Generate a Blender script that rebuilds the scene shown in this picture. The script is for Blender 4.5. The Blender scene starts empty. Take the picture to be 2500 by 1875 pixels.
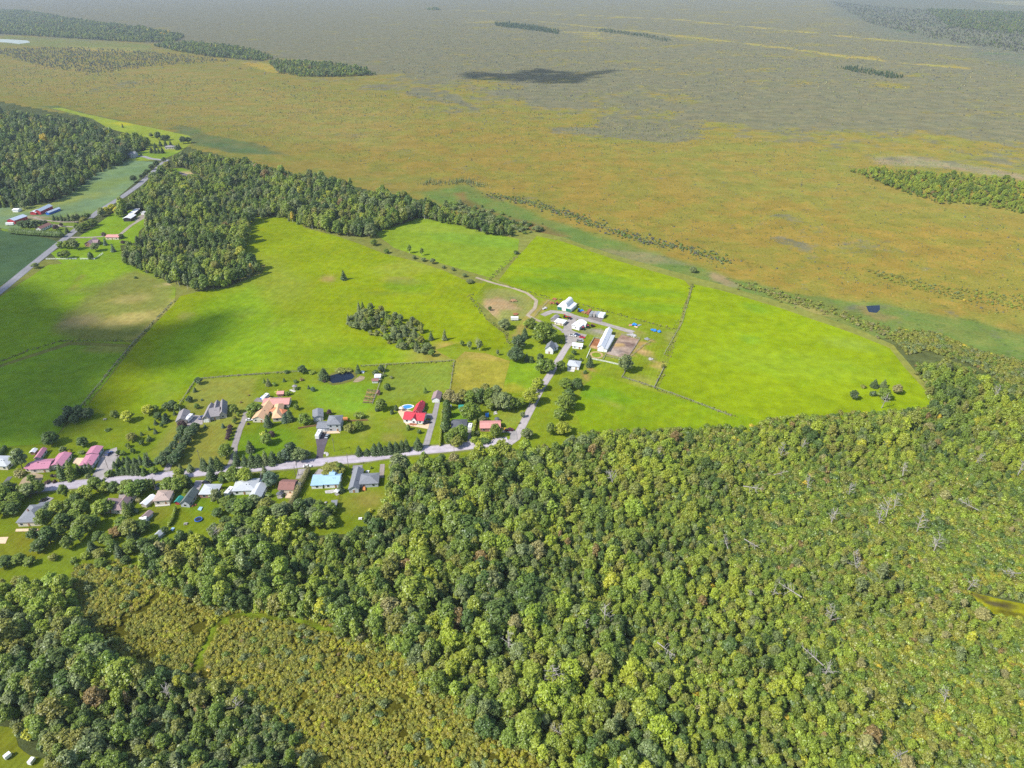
import bpy, bmesh, math, random
import numpy as np
from mathutils import Vector
from mathutils.geometry import delaunay_2d_cdt
R = math.radians
rnd = random.Random(7)
rng = np.random.default_rng(11)
scene = bpy.context.scene
C = scene.collection

# ---------------------------------------------------------------- camera
IW, IH, FPX, YH, CAMH = 2500, 1875, 1735.0, -70.0, 240.0
PITCH = math.atan((IH / 2 - YH) / FPX)
cam = bpy.data.cameras.new("camera"); camo = bpy.data.objects.new("camera", cam); C.objects.link(camo)
cam.sensor_fit = 'HORIZONTAL'; cam.sensor_width = 36.0; cam.lens = 36.0 * FPX / IW
cam.clip_start = 1.0; cam.clip_end = 120000.0
camo.location = (0, 0, CAMH); camo.rotation_euler = (math.pi / 2 - PITCH, 0, 0)
scene.camera = camo

# ---------------------------------------------------------------- sun and sky
SUN_EL, SHADOW_AZ = R(45), R(27)                     # shadows fall to the right and away
to_sun = Vector((-math.cos(SHADOW_AZ) * math.cos(SUN_EL), -math.sin(SHADOW_AZ) * math.cos(SUN_EL), math.sin(SUN_EL)))
world = bpy.data.worlds.new("World"); scene.world = world; world.use_nodes = True
wt = world.node_tree; wt.nodes.clear()
wo = wt.nodes.new("ShaderNodeOutputWorld"); wb = wt.nodes.new("ShaderNodeBackground"); sk = wt.nodes.new("ShaderNodeTexSky")
sk.sky_type = 'NISHITA'; sk.sun_disc = False; sk.sun_elevation = SUN_EL
sk.sun_rotation = math.atan2(to_sun.x, to_sun.y); sk.air_density = 1.0; sk.dust_density = 1.0
wb.inputs[1].default_value = 0.145
wt.links.new(sk.outputs[0], wb.inputs[0]); wt.links.new(wb.outputs[0], wo.inputs[0])
sl = bpy.data.lights.new("sun", 'SUN'); sl.energy = 4.1; sl.angle = R(0.53); sl.color = (1.0, 0.955, 0.87)
slo = bpy.data.objects.new("sun", sl); C.objects.link(slo); slo.location = (0, 0, 900)
slo.rotation_euler = to_sun.to_track_quat('Z', 'Y').to_euler()
scene.view_settings.view_transform = 'Standard'; scene.view_settings.look = 'None'
scene.view_settings.gamma = 1.0; scene.view_settings.use_curve_mapping = False
scene.view_settings.exposure = 0.62
scene.cycles.max_bounces = 6; scene.cycles.transparent_max_bounces = 6; scene.cycles.volume_bounces = 0
scene.cycles.use_denoising = False

# ---------------------------------------------------------------- measuring: where a sight line meets the ground
SC = {'S': (0, 0, 1.0), 'D': (0, 0, 2212 / 2500)}
for i in range(9):
    SC['R%d' % (i + 1)] = ((0, 834, 1666)[i % 3], (0, 625, 1250)[i // 3], 2212 / 834)
for k, (x, y) in dict(A=(0, 1050), B=(240, 1120), C=(420, 960), E=(680, 960), F=(740, 1110), G=(940, 940), H=(1040, 960),
                      Q=(520, 1130), M=(1200, 700), N=(1320, 720), O=(1400, 780), I=(0, 480), K=(200, 280), J=(180, 480), L=(380, 380)).items():
    SC[k] = (x, y, 2212 / 280)
SC['P'] = (600, 860, 2212 / 360)
def at(c, x, y, z=0.0):
    ox, oy, s = SC[c]; px = ox + x / s; py = oy + y / s
    a = (px - IW / 2) / FPX; b = -(py - IH / 2) / FPX
    dx, dy, dz = a, math.cos(PITCH) + b * math.sin(PITCH), -math.sin(PITCH) + b * math.cos(PITCH)
    t = (z - CAMH) / dz
    return Vector((dx * t, dy * t, z))
def pts(c, l): return [at(c, x, y) for x, y in l]
def pix(x, y, z=0.0):                                # inverse, arrays
    dz = z - CAMH
    dep = y * math.cos(PITCH) - dz * math.sin(PITCH); up = y * math.sin(PITCH) + dz * math.cos(PITCH)
    return IW / 2 + FPX * x / dep, IH / 2 - FPX * up / dep

# ---------------------------------------------------------------- numpy noise, polygons
def _h(ix, iy, s):
    n = (ix.astype(np.int64) * 374761393 + iy.astype(np.int64) * 668265263 + s * 974711) & 0x7fffffff
    n = ((n ^ (n >> 13)) * 1274126177) & 0x7fffffff
    return ((n ^ (n >> 16)) & 0xffff) / 65535.0
def vnoise(x, y, s=0):
    ix = np.floor(x); iy = np.floor(y); fx = x - ix; fy = y - iy
    fx = fx * fx * (3 - 2 * fx); fy = fy * fy * (3 - 2 * fy)
    a = _h(ix, iy, s); b = _h(ix + 1, iy, s); c = _h(ix, iy + 1, s); d = _h(ix + 1, iy + 1, s)
    return (a * (1 - fx) + b * fx) * (1 - fy) + (c * (1 - fx) + d * fx) * fy
def fbm(x, y, s=0, o=4):
    v = 0; a = 0.5
    for i in range(o): v = v + a * vnoise(x, y, s + i); x = x * 2.03 + 7; y = y * 2.03 + 3; a *= 0.5
    return v / (1 - 0.5 ** o)
def inside(x, y, P):
    r = np.zeros(x.shape, bool); n = len(P)
    for i in range(n):
        x1, y1 = P[i][0], P[i][1]; x2, y2 = P[(i + 1) % n][0], P[(i + 1) % n][1]
        if y1 == y2: continue
        c = ((y1 > y) != (y2 > y)) & (x < (x2 - x1) * (y - y1) / (y2 - y1) + x1); r ^= c
    return r
def seg_dist(x, y, P, closed=True):
    d = np.full(x.shape, 1e18); n = len(P)
    for i in range(n if closed else n - 1):
        x1, y1 = P[i][0], P[i][1]; x2, y2 = P[(i + 1) % n][0], P[(i + 1) % n][1]
        ex, ey = x2 - x1, y2 - y1; L = ex * ex + ey * ey + 1e-9
        t = np.clip(((x - x1) * ex + (y - y1) * ey) / L, 0, 1)
        d = np.minimum(d, (x - x1 - t * ex) ** 2 + (y - y1 - t * ey) ** 2)
    return np.sqrt(d)
def sdist(x, y, P): return np.where(inside(x, y, P), 1, -1) * seg_dist(x, y, P)   # >0 inside

GAIN = 1.78; HAZE = 6.2e-5
def lin(c): c = c / 255.0; return c / 12.92 if c <= 0.04045 else ((c + 0.055) / 1.055) ** 2.4
def S(r, g, b, k=1.0):
    m = .3 * r + .6 * g + .1 * b; r, g, b = [max(10, (v + (m - v) * .02) * .96) for v in (r, g, b)]
    return (lin(r) / GAIN * k, lin(g) / GAIN * k, lin(b) / GAIN * k)   # a sunlit tone -> base colour

# ---------------------------------------------------------------- materials
M = {}
def nodes(name):
    m = bpy.data.materials.new(name); m.use_nodes = True; m.node_tree.nodes.clear(); M[name] = m
    nt = m.node_tree; out = nt.nodes.new("ShaderNodeOutputMaterial")
    return m, nt, out
def link(nt, a, b): nt.links.new(a, b)
def N(nt, t, **kw):
    n = nt.nodes.new(t)
    for k, v in kw.items():
        if k == 'inp':
            for i, x in v.items(): n.inputs[i].default_value = x
        else: setattr(n, k, v)
    return n
def noise(nt, vec, scale, detail=3, rough=0.55):
    n = N(nt, "ShaderNodeTexNoise", inp={'Scale': scale, 'Detail': detail, 'Roughness': rough}); link(nt, vec, n.inputs['Vector']); return n.outputs['Fac']
def ramp(nt, fac, lo, hi, a, b):
    n = N(nt, "ShaderNodeMapRange", inp={1: lo, 2: hi, 3: a, 4: b}); link(nt, fac, n.inputs[0]); return n.outputs[0]
def mul(nt, a, b):
    n = N(nt, "ShaderNodeMath", operation='MULTIPLY'); link(nt, a, n.inputs[0])
    if hasattr(b, 'links'): link(nt, b, n.inputs[1])
    else: n.inputs[1].default_value = b
    return n.outputs[0]
def scalecol(nt, col, fac):
    n = N(nt, "ShaderNodeVectorMath", operation='SCALE'); link(nt, col, n.inputs[0]); link(nt, fac, n.inputs['Scale']); return n.outputs[0]
def mixcol(nt, fac, a, b):
    n = N(nt, "ShaderNodeMix", data_type='RGBA', blend_type='MIX')
    link(nt, fac, n.inputs['Factor'])
    for s, v in ((6, a), (7, b)):
        if hasattr(v, 'links'): link(nt, v, n.inputs[s])
        else: n.inputs[s].default_value = (*v, 1)
    return n.outputs[2]

def ground_mat(name, fine=0.35, mid=0.3, big=0.25, fs=1.6, ms=0.16, bs=0.02, stripe=0.0, ang=0.0, wl=3.0, hue=(1.0, 0.9, 0.6), huea=0.25, bump=0.0):
    m, nt, out = nodes(name)
    geo = N(nt, "ShaderNodeNewGeometry"); at_ = N(nt, "ShaderNodeAttribute", attribute_name="Col")
    v = geo.outputs['Position']
    f = ramp(nt, noise(nt, v, fs, 3), .3, .7, 1 - fine, 1 + fine)
    f = mul(nt, f, ramp(nt, noise(nt, v, ms, 4), .3, .7, 1 - mid, 1 + mid))
    f = mul(nt, f, ramp(nt, noise(nt, v, bs, 4), .3, .7, 1 - big, 1 + big))
    if stripe:
        mp = N(nt, "ShaderNodeMapping"); mp.inputs['Rotation'].default_value[2] = -ang; link(nt, v, mp.inputs['Vector'])
        w = N(nt, "ShaderNodeTexWave", wave_type='BANDS', bands_direction='Y', inp={'Scale': 6.283 / wl / 20 * 1.0, 'Distortion': 1.2, 'Detail': 2, 'Detail Scale': 0.4})
        link(nt, mp.outputs[0], w.inputs['Vector'])
        amp = ramp(nt, noise(nt, v, 0.012, 2), .35, .65, 0.1, 1.0)
        f = mul(nt, f, ramp(nt, mul(nt, w.outputs['Fac'], amp), 0, 1, 1 + stripe * .5, 1 - stripe))
    c = scalecol(nt, at_.outputs['Color'], f)
    c2 = N(nt, "ShaderNodeVectorMath", operation='MULTIPLY'); link(nt, c, c2.inputs[0]); c2.inputs[1].default_value = hue
    c = mixcol(nt, ramp(nt, noise(nt, v, ms * .45, 5, .65), .46, .68, 0, huea * 3), c, c2.outputs[0])
    d = N(nt, "ShaderNodeBsdfDiffuse", inp={'Roughness': 0.6}); link(nt, c, d.inputs['Color'])
    if bump:
        b = N(nt, "ShaderNodeBump", inp={'Strength': 0.6, 'Distance': bump}); link(nt, noise(nt, v, fs * .6, 3), b.inputs['Height']); link(nt, b.outputs[0], d.inputs['Normal'])
    link(nt, d.outputs[0], out.inputs[0]); return m
ground_mat('forest_floor', .4, .3, .2)
ground_mat('meadow', .18, .17, .14, 1.5, .16, .018, .06, R(76), 5.2, hue=(1.10, .95, .9), huea=.26)
ground_mat('meadow_east', .18, .17, .14, 1.4, .13, .015, .03, R(-20), 4.6, hue=(.84, .93, .95), huea=.26)
ground_mat('lawn', .17, .16, .15, 1.8, .25, .03, .09, R(72), 2.6, hue=(1.15, .93, .8), huea=.2)
ground_mat('crop', .22, .14, .14, 1.3, .07, .014, .16, R(48), 1.6, hue=(1.3, 1.12, .6), huea=.16)
ground_mat('hay', .20, .18, .16, 1.3, .25, .05, .10, R(75), 2.0, hue=(.8, .95, .7), huea=.2)
ground_mat('asphalt', .08, .1, .1, 2.5, .35, .05, hue=(.88, .88, .9), huea=.2)
ground_mat('gravel', .14, .16, .14, 2.2, .3, .06, hue=(.95, .9, .8), huea=.2)
ground_mat('dirt', .2, .25, .2, 1.8, .3, .06, hue=(.8, .75, .72), huea=.3)
def bog_mat():
    m, nt, out = nodes('bog'); geo = N(nt, "ShaderNodeNewGeometry"); v = geo.outputs['Position']; c = N(nt, "ShaderNodeAttribute", attribute_name="Col").outputs['Color']; gw = N(nt, "ShaderNodeAttribute", attribute_name="scrub").outputs['Fac']
    def tinted(col, k):
        n = N(nt, "ShaderNodeVectorMath", operation='MULTIPLY'); link(nt, col, n.inputs[0]); n.inputs[1].default_value = k; return n.outputs[0]
    def add(x, y):
        n = N(nt, "ShaderNodeMath", operation='ADD'); link(nt, x, n.inputs[0]); link(nt, y, n.inputs[1]); return n.outputs[0]
    a = mixcol(nt, ramp(nt, noise(nt, v, .016, 8, .7), .45, .55, 0, 1), tinted(c, (1.05, .975, .90)), tinted(c, (.88, 1.02, .86)))
    a = mixcol(nt, ramp(nt, noise(nt, v, .07, 5, .7), .54, .64, 0, .7), a, tinted(c, (1.2, 1.02, .98)))
    a = mixcol(nt, ramp(nt, noise(nt, v, .11, 5, .7), .56, .64, 0, .85), a, tinted(c, (.56, .66, .66)))
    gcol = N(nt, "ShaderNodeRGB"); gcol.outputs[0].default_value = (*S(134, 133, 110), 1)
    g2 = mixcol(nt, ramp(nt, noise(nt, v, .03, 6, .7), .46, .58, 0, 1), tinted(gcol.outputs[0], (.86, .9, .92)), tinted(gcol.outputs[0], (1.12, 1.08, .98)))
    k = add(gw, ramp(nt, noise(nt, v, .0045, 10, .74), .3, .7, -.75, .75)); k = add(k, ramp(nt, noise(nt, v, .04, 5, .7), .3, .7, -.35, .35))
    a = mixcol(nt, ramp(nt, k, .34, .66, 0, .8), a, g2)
    f = mul(nt, ramp(nt, noise(nt, v, .5, 3), .3, .7, .82, 1.18), ramp(nt, noise(nt, v, .035, 5), .3, .7, .86, 1.14))
    d = N(nt, "ShaderNodeBsdfDiffuse", inp={'Roughness': .6}); link(nt, scalecol(nt, a, f), d.inputs['Color']); link(nt, d.outputs[0], out.inputs[0])
bog_mat()
def foliage_mat(name, attr=True, trans=.3):
    m, nt, out = nodes(name)
    t = N(nt, "ShaderNodeAttribute", attribute_name="tint", attribute_type='INSTANCER')
    lv = N(nt, "ShaderNodeAttribute", attribute_name="lv")
    geo = N(nt, "ShaderNodeNewGeometry")
    nz = ramp(nt, noise(nt, geo.outputs['Position'], .55, 2), .3, .7, .8, 1.2)
    f = mul(nt, ramp(nt, lv.outputs['Fac'], 0, 1, .74, 1.26), nz)
    c = scalecol(nt, t.outputs['Color'], f)
    d = N(nt, "ShaderNodeBsdfDiffuse"); link(nt, c, d.inputs['Color'])
    tr = N(nt, "ShaderNodeBsdfTranslucent")
    c2 = N(nt, "ShaderNodeVectorMath", operation='MULTIPLY'); link(nt, c, c2.inputs[0]); c2.inputs[1].default_value = (1.15, 1.2, .5); link(nt, c2.outputs[0], tr.inputs['Color'])
    g = N(nt, "ShaderNodeBsdfGlossy", inp={'Roughness': .45}); g.inputs['Color'].default_value = (.9, .95, 1, 1)
    mx = N(nt, "ShaderNodeMixShader", inp={0: trans}); link(nt, d.outputs[0], mx.inputs[1]); link(nt, tr.outputs[0], mx.inputs[2])
    mg = N(nt, "ShaderNodeMixShader", inp={0: .03}); link(nt, mx.outputs[0], mg.inputs[1]); link(nt, g.outputs[0], mg.inputs[2])
    link(nt, mg.outputs[0], out.inputs[0]); return m
foliage_mat('foliage', trans=.28)
def plain(name, col, rough=.7, var=.12, sc=.8, metal=0.0, spec=.3, ribs=0.0, ribdir='X', coat=0.0):
    m, nt, out = nodes(name)
    tc = N(nt, "ShaderNodeTexCoord"); v = tc.outputs['Object']
    f = ramp(nt, noise(nt, v, sc, 4), .3, .7, 1 - var, 1 + var)
    f = mul(nt, f, ramp(nt, noise(nt, v, sc * 6, 2), .3, .7, 1 - var * .5, 1 + var * .5))
    p = N(nt, "ShaderNodeBsdfPrincipled", inp={'Roughness': rough, 'Metallic': metal, 'Specular IOR Level': spec, 'Coat Weight': coat})
    cn = N(nt, "ShaderNodeRGB"); cn.outputs[0].default_value = (*col, 1)
    link(nt, scalecol(nt, cn.outputs[0], f), p.inputs['Base Color'])
    if ribs:
        w = N(nt, "ShaderNodeTexWave", wave_type='BANDS', bands_direction=ribdir, inp={'Scale': ribs, 'Distortion': 0})
        link(nt, v, w.inputs['Vector'])
        b = N(nt, "ShaderNodeBump", inp={'Strength': .5, 'Distance': .04}); link(nt, w.outputs['Fac'], b.inputs['Height']); link(nt, b.outputs[0], p.inputs['Normal'])
    link(nt, p.outputs[0], out.inputs[0]); return m
plain('bark', (.13, .105, .085), .95, .3); plain('dead_bark', (.33, .30, .27), .9, .25); plain('birch_bark', (.5, .48, .44), .9, .3)
plain('white_paint', (.75, .75, .74), .55, .05); plain('white_metal', (.66, .67, .69), .45, .06, ribs=.8)
plain('cream', (.6, .54, .43), .8, .07); plain('grey_siding', (.42, .44, .46), .75, .07); plain('brick', (.3, .16, .12), .9, .2)
plain('taupe_siding', (.4, .37, .34), .8, .08); plain('red_siding', (.36, .035, .045), .7, .12); plain('dark_green', (.02, .15, .1), .6, .1)
plain('glass', (.02, .025, .035), .12, .1, spec=.6); plain('dark_trim', (.03, .03, .035), .6, .1); plain('rubber', (.02, .02, .02), .8, .1)
plain('wood', (.3, .17, .08), .85, .2); plain('tan_deck', (.62, .45, .3), .85, .12); plain('orange_deck', (.55, .22, .07), .8, .12)
plain('grey_wood', (.3, .28, .26), .9, .2); plain('concrete', (.5, .47, .43), .9, .1); plain('rust', (.28, .1, .05), .85, .3)
plain('r_taupe', (.235, .215, .22), .85, .12, 1.2); plain('r_grey', (.19, .2, .22), .85, .12, 1.2); plain('r_dark', (.10, .105, .12), .85, .12, 1.2)
plain('r_light', (.42, .44, .46), .8, .08, 1.2); plain('r_brown', (.24, .12, .10), .85, .12, 1.2); plain('r_mauve', (.27, .19, .19), .85, .12, 1.2)
plain('r_tan', (.38, .29, .25), .85, .1, 1.2); plain('r_pink', (.43, .18, .25), .5, .06, ribs=.8); plain('r_orange', (.60, .37, .21), .6, .07, ribs=.8)
plain('r_salmon', (.55, .25, .22), .7, .1); plain('r_red', (.50, .04, .06), .5, .06, ribs=.8); plain('r_blue', (.30, .46, .60), .5, .05, ribs=.8)
plain('r_white', (.72, .72, .74), .5, .05, ribs=.8); plain('r_metal', (.4, .46, .55), .45, .08, ribs=.8); plain('r_teal', (.03, .25, .2), .6, .1)
plain('r_grn', (.13, .155, .14), .8, .12, 1.2); plain('r_rust', (.55, .19, .09), .7, .1)
plain('p_white', (.72, .72, .72), .3, .04, coat=.5); plain('p_black', (.015, .015, .02), .25, .1, coat=.6); plain('p_blue', (.02, .12, .5), .3, .06, coat=.5)
plain('p_navy', (.02, .04, .14), .3, .06, coat=.5); plain('p_red', (.5, .02, .03), .35, .06, coat=.5); plain('p_silver', (.4, .43, .46), .3, .05, metal=.4)
plain('p_yellow', (.75, .48, .02), .4, .06); plain('p_maroon', (.12, .01, .035), .3, .06, coat=.5); plain('tarp_blue', (.03, .22, .6), .5, .15, 3)
plain('pool_water', (.05, .25, .62), .08, .08, .6, spec=.5); plain('pond_water', (.004, .008, .018), .05, .2, .05, spec=.35)
plain('stone', (.4, .38, .36), .95, .25); plain('cloud_white', (.85, .86, .88), 1.0, .02); plain('grey_metal', (.25, .26, .27), .5, .1)
plain('flowers_red', (.5, .05, .07), .8, .3, 4); plain('utility_pole', (.2, .16, .13), .95, .2)
# ---------------------------------------------------------------- object helpers
def tag(o, label=None, cat=None, group=None, kind=None):
    if label: o['label'] = label
    if cat: o['category'] = cat
    if group: o['group'] = group
    if kind: o['kind'] = kind
    return o
def empty(name, loc, rz=0.0):
    o = bpy.data.objects.new(name, None); C.objects.link(o); o.location = loc; o.rotation_euler = (0, 0, rz); o.empty_display_size = .5; return o
def obj(name, me, parent=None):
    o = bpy.data.objects.new(name, me); C.objects.link(o); o.parent = parent; return o
def mesh(name, v, f, mats, mi=None, smooth=False):
    me = bpy.data.meshes.new(name); me.from_pydata([tuple(p) for p in v], [], [tuple(q) for q in f])
    for m in (mats if isinstance(mats, (list, tuple)) else [mats]): me.materials.append(M[m] if isinstance(m, str) else m)
    if mi is not None: me.polygons.foreach_set('material_index', mi)
    if smooth: me.polygons.foreach_set('use_smooth', [True] * len(me.polygons))
    me.update(); return me
class MB:
    def __init__(s): s.v = []; s.f = []
    def add(s, v, f):
        n = len(s.v); s.v += [tuple(p) for p in v]; s.f += [tuple(i + n for i in q) for q in f]; return s
    def box(s, x0, y0, z0, x1, y1, z1, tx=0, ty=0):   # tx, ty: taper of the top
        v = [(x0, y0, z0), (x1, y0, z0), (x1, y1, z0), (x0, y1, z0), (x0 + tx, y0 + ty, z1), (x1 - tx, y0 + ty, z1), (x1 - tx, y1 - ty, z1), (x0 + tx, y1 - ty, z1)]
        return s.add(v, [(3, 2, 1, 0), (4, 5, 6, 7), (0, 1, 5, 4), (1, 2, 6, 5), (2, 3, 7, 6), (3, 0, 4, 7)])
    def prism(s, prof, y0, y1):                       # profile in x,z extruded along y
        n = len(prof); v = [(x, y0, z) for x, z in prof] + [(x, y1, z) for x, z in prof]
        f = [tuple(range(n)), tuple(range(2 * n - 1, n - 1, -1))] + [(i, i + n, (i + 1) % n + n, (i + 1) % n) for i in range(n)]
        return s.add(v, f)
    def tube(s, p, q, r0, r1, n=6):
        p = Vector(p); q = Vector(q); d = (q - p).normalized(); a = d.orthogonal().normalized(); b = d.cross(a)
        v = [p + (a * math.cos(t) + b * math.sin(t)) * r0 for t in [2 * math.pi * i / n for i in range(n)]] + [q + (a * math.cos(t) + b * math.sin(t)) * r1 for t in [2 * math.pi * i / n for i in range(n)]]
        f = [(i, (i + 1) % n, (i + 1) % n + n, i + n) for i in range(n)] + [tuple(range(n - 1, -1, -1)), tuple(range(n, 2 * n))]
        return s.add(v, f)
    def disc(s, c, r, h, n=20, ry=None):
        ry = ry or r; v = [(c[0] + r * math.cos(2 * math.pi * i / n), c[1] + ry * math.sin(2 * math.pi * i / n), z) for z in (c[2], c[2] + h) for i in range(n)]
        return s.add(v, [tuple(range(n - 1, -1, -1)), tuple(range(n, 2 * n))] + [(i, (i + 1) % n, (i + 1) % n + n, i + n) for i in range(n)])
    def mesh(s, name, mat, smooth=False): return mesh(name, s.v, s.f, mat, smooth=smooth)
    def obj(s, name, mat, parent=None, smooth=False): return obj(name, s.mesh(name, mat, smooth), parent)

# ---------------------------------------------------------------- ground sheets
def resample(P, step, jit, seed, closed=True):
    out = []; n = len(P)
    for i in range(n if closed else n - 1):
        a, b = P[i], P[(i + 1) % n]; L = math.hypot(b[0] - a[0], b[1] - a[1]); k = max(1, int(L / step))
        for j in range(k): t = j / k; out.append((a[0] + (b[0] - a[0]) * t, a[1] + (b[1] - a[1]) * t))
    if not closed: out.append((P[-1][0], P[-1][1]))
    A = np.array(out)
    if jit:
        A = A + jit * 2 * np.stack([fbm(A[:, 0] / (step * 3), A[:, 1] / (step * 3), seed) - .5, fbm(A[:, 0] / (step * 3) + 91, A[:, 1] / (step * 3), seed + 5) - .5], 1)
    return A
def paint(x, y, base, zones, seed=3):
    col = np.tile(np.array(base), (len(x), 1))
    for z in zones:
        kind, shape, c, soft, warp = z[:5]; k = z[5] if len(z) > 5 else 1.0
        ws = max(soft, 4.0)
        wx = x + warp * 2 * (fbm(x / (ws * 2), y / (ws * 2), seed, 6) - .5); wy = y + warp * 2 * (fbm(x / (ws * 2) + 50, y / (ws * 2), seed + 9, 6) - .5)
        if kind == 'poly': d = sdist(wx, wy, shape)
        elif kind == 'line': d = z[6] - seg_dist(wx, wy, shape, False)
        else:
            (cx, cy), rx, ry, a = shape; u = (wx - cx) * math.cos(a) + (wy - cy) * math.sin(a); v = -(wx - cx) * math.sin(a) + (wy - cy) * math.cos(a)
            d = (1 - np.sqrt((u / rx) ** 2 + (v / ry) ** 2)) * min(rx, ry)
        w = np.clip(d / soft + .5, 0, 1); w = (w * w * (3 - 2 * w) * k)[:, None]
        col = col * (1 - w) + np.array(c) * w
    return col
def setcol(me, col):
    a = me.attributes.new("Col", 'FLOAT_COLOR', 'POINT'); a.data.foreach_set('color', np.concatenate([col, np.ones((len(col), 1))], 1).astype(np.float32).ravel())
def sheet(name, P, z, base, mat, zones=(), step=6.0, jit=.8, fill=None, parent=None, top=True, seed=1):
    B = resample(P, step, jit, seed); fill = fill or step * 1.5
    x0, y0 = B.min(0); x1, y1 = B.max(0)
    gx, gy = np.meshgrid(np.arange(x0 + fill / 2, x1, fill), np.arange(y0 + fill / 2, y1, fill)); gx = gx.ravel(); gy = gy.ravel()
    k = sdist(gx, gy, B) > fill * .4 if len(B) < 400 else inside(gx, gy, B); G = np.stack([gx[k], gy[k]], 1)
    allp = [Vector((float(p[0]), float(p[1]))) for p in B] + [Vector((float(p[0]), float(p[1]))) for p in G]
    vs, es, fs, *_ = delaunay_2d_cdt(allp, [], [list(range(len(B)))], 1, 1e-4)
    V = np.array([(p.x, p.y) for p in vs]); me = mesh(name, [(p.x, p.y, z) for p in vs], fs, mat)
    setcol(me, paint(V[:, 0], V[:, 1], base, list(zones), seed))
    bm = bmesh.new(); bm.from_mesh(me); bmesh.ops.recalc_face_normals(bm, faces=bm.faces)
    if bm.faces and sum(f.normal.z for f in bm.faces) < 0: bmesh.ops.reverse_faces(bm, faces=bm.faces)
    bm.to_mesh(me); bm.free()
    o = obj(name, me, parent)
    if parent is None and top: tag(o, kind='structure')
    return o
def ribbon(name, L, w, z, base, mat, zones=(), step=4.0, jit=.25, seed=2, w1=None):
    A = resample(L, step, 0, seed, False); T = np.gradient(A, axis=0); T /= np.linalg.norm(T, axis=1)[:, None]; Nn = np.stack([-T[:, 1], T[:, 0]], 1)
    K = 5; ww = np.linspace(w, w1 if w1 else w, len(A)) / 2; v = []; n = len(A)
    for i in range(n):
        for j in range(K):
            s = (j / (K - 1) * 2 - 1); jj = jit * (fbm(np.array([A[i, 0] / 6 + j * 13]), np.array([A[i, 1] / 6]), seed)[0] - .5) * 2 if j in (0, K - 1) else 0
            p = A[i] + Nn[i] * (s * ww[i] + jj); v.append((p[0], p[1], z))
    f = [(i * K + j, (i + 1) * K + j, (i + 1) * K + j + 1, i * K + j + 1) for i in range(n - 1) for j in range(K - 1)]
    me = mesh(name, v, f, mat); V = np.array(v)
    col = paint(V[:, 0], V[:, 1], base, list(zones), seed); lane = np.array([[.86, 1.06, .95, 1.06, .86][j] for i in range(n) for j in range(K)])[:, None]
    setcol(me, col * lane)
    if me.polygons[0].normal.z < 0: me.flip_normals()
    return tag(obj(name, me), kind='structure')

# ---------------------------------------------------------------- plants: meshes
def ico(sub):
    bm = bmesh.new(); bmesh.ops.create_icosphere(bm, subdivisions=sub, radius=1.0)
    v = np.array([p.co[:] for p in bm.verts]); f = [tuple(q.index for q in p.verts) for p in bm.faces]; bm.free(); return v, f
ICO1 = ico(1); ICO2 = ico(2)
class Plant:
    def __init__(s, seed): s.v = []; s.f = []; s.lv = []; s.mi = []; s.n = 0; s.g = np.random.default_rng(seed)
    def add(s, v, f, lv, mi): s.v.append(np.asarray(v, float)); s.f += [tuple(i + s.n for i in q) for q in f]; s.lv.append(np.broadcast_to(lv, len(v)).astype(float)); s.mi += [mi] * len(f); s.n += len(v)
    def cards(s, P, Nrm, size, asp=.65, mi=0):
        n = len(P); r = s.g.normal(size=(n, 3)); t = np.cross(Nrm, r); t /= np.linalg.norm(t, axis=1)[:, None] + 1e-9; b = np.cross(Nrm, t); b /= np.linalg.norm(b, axis=1)[:, None] + 1e-9
        sz = np.asarray(size)[:, None]; v = np.stack([P - t * sz, P - b * sz * asp + Nrm * .0, P + t * sz, P + b * sz * asp], 1).reshape(-1, 3)
        lv = np.repeat(s.g.random(n), 4); s.add(v, [(4 * i, 4 * i + 1, 4 * i + 2, 4 * i + 3) for i in range(n)], lv, mi)
    def core(s, c, r, sub=1, mi=0):
        V, F = ICO1 if sub == 1 else ICO2; k = 1 + .25 * (s.g.random(len(V)) - .5); s.add(V * np.array(r) * k[:, None] + np.array(c), F, .35, mi)
    def lobes(s, L, n, smin, smax, out=.6, up=.38):
        L = [(np.array(c), np.array(r)) for c, r in L]; w = np.array([r.prod() ** (2 / 3) for c, r in L]); w /= w.sum()
        idx = s.g.choice(len(L), n, p=w); d = s.g.normal(size=(n, 3)); d /= np.linalg.norm(d, axis=1)[:, None]
        Cc = np.array([L[i][0] for i in idx]); Rr = np.array([L[i][1] for i in idx]); P = Cc + Rr * d * (.72 + .5 * s.g.random((n, 1)))
        keep = np.ones(n, bool)
        for i, (c, r) in enumerate(L): keep &= ~((np.linalg.norm((P - c) / r, axis=1) < .74) & (idx != i))
        P = P[keep]; d = d[keep]; m = len(P); nr = d * out + s.g.normal(size=(m, 3)) * .27 + np.array([0, 0, up]); nr /= np.linalg.norm(nr, axis=1)[:, None]
        s.cards(P, nr, smin + (smax - smin) * s.g.random(m))
        for c, r in L: s.core(c, r * .72)
    def mesh(s, name, mats):
        v = np.concatenate(s.v); me = mesh(name, v, s.f, mats, s.mi)
        a = me.attributes.new("lv", 'FLOAT', 'POINT'); a.data.foreach_set('value', np.concatenate(s.lv).astype(np.float32)); return me
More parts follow.
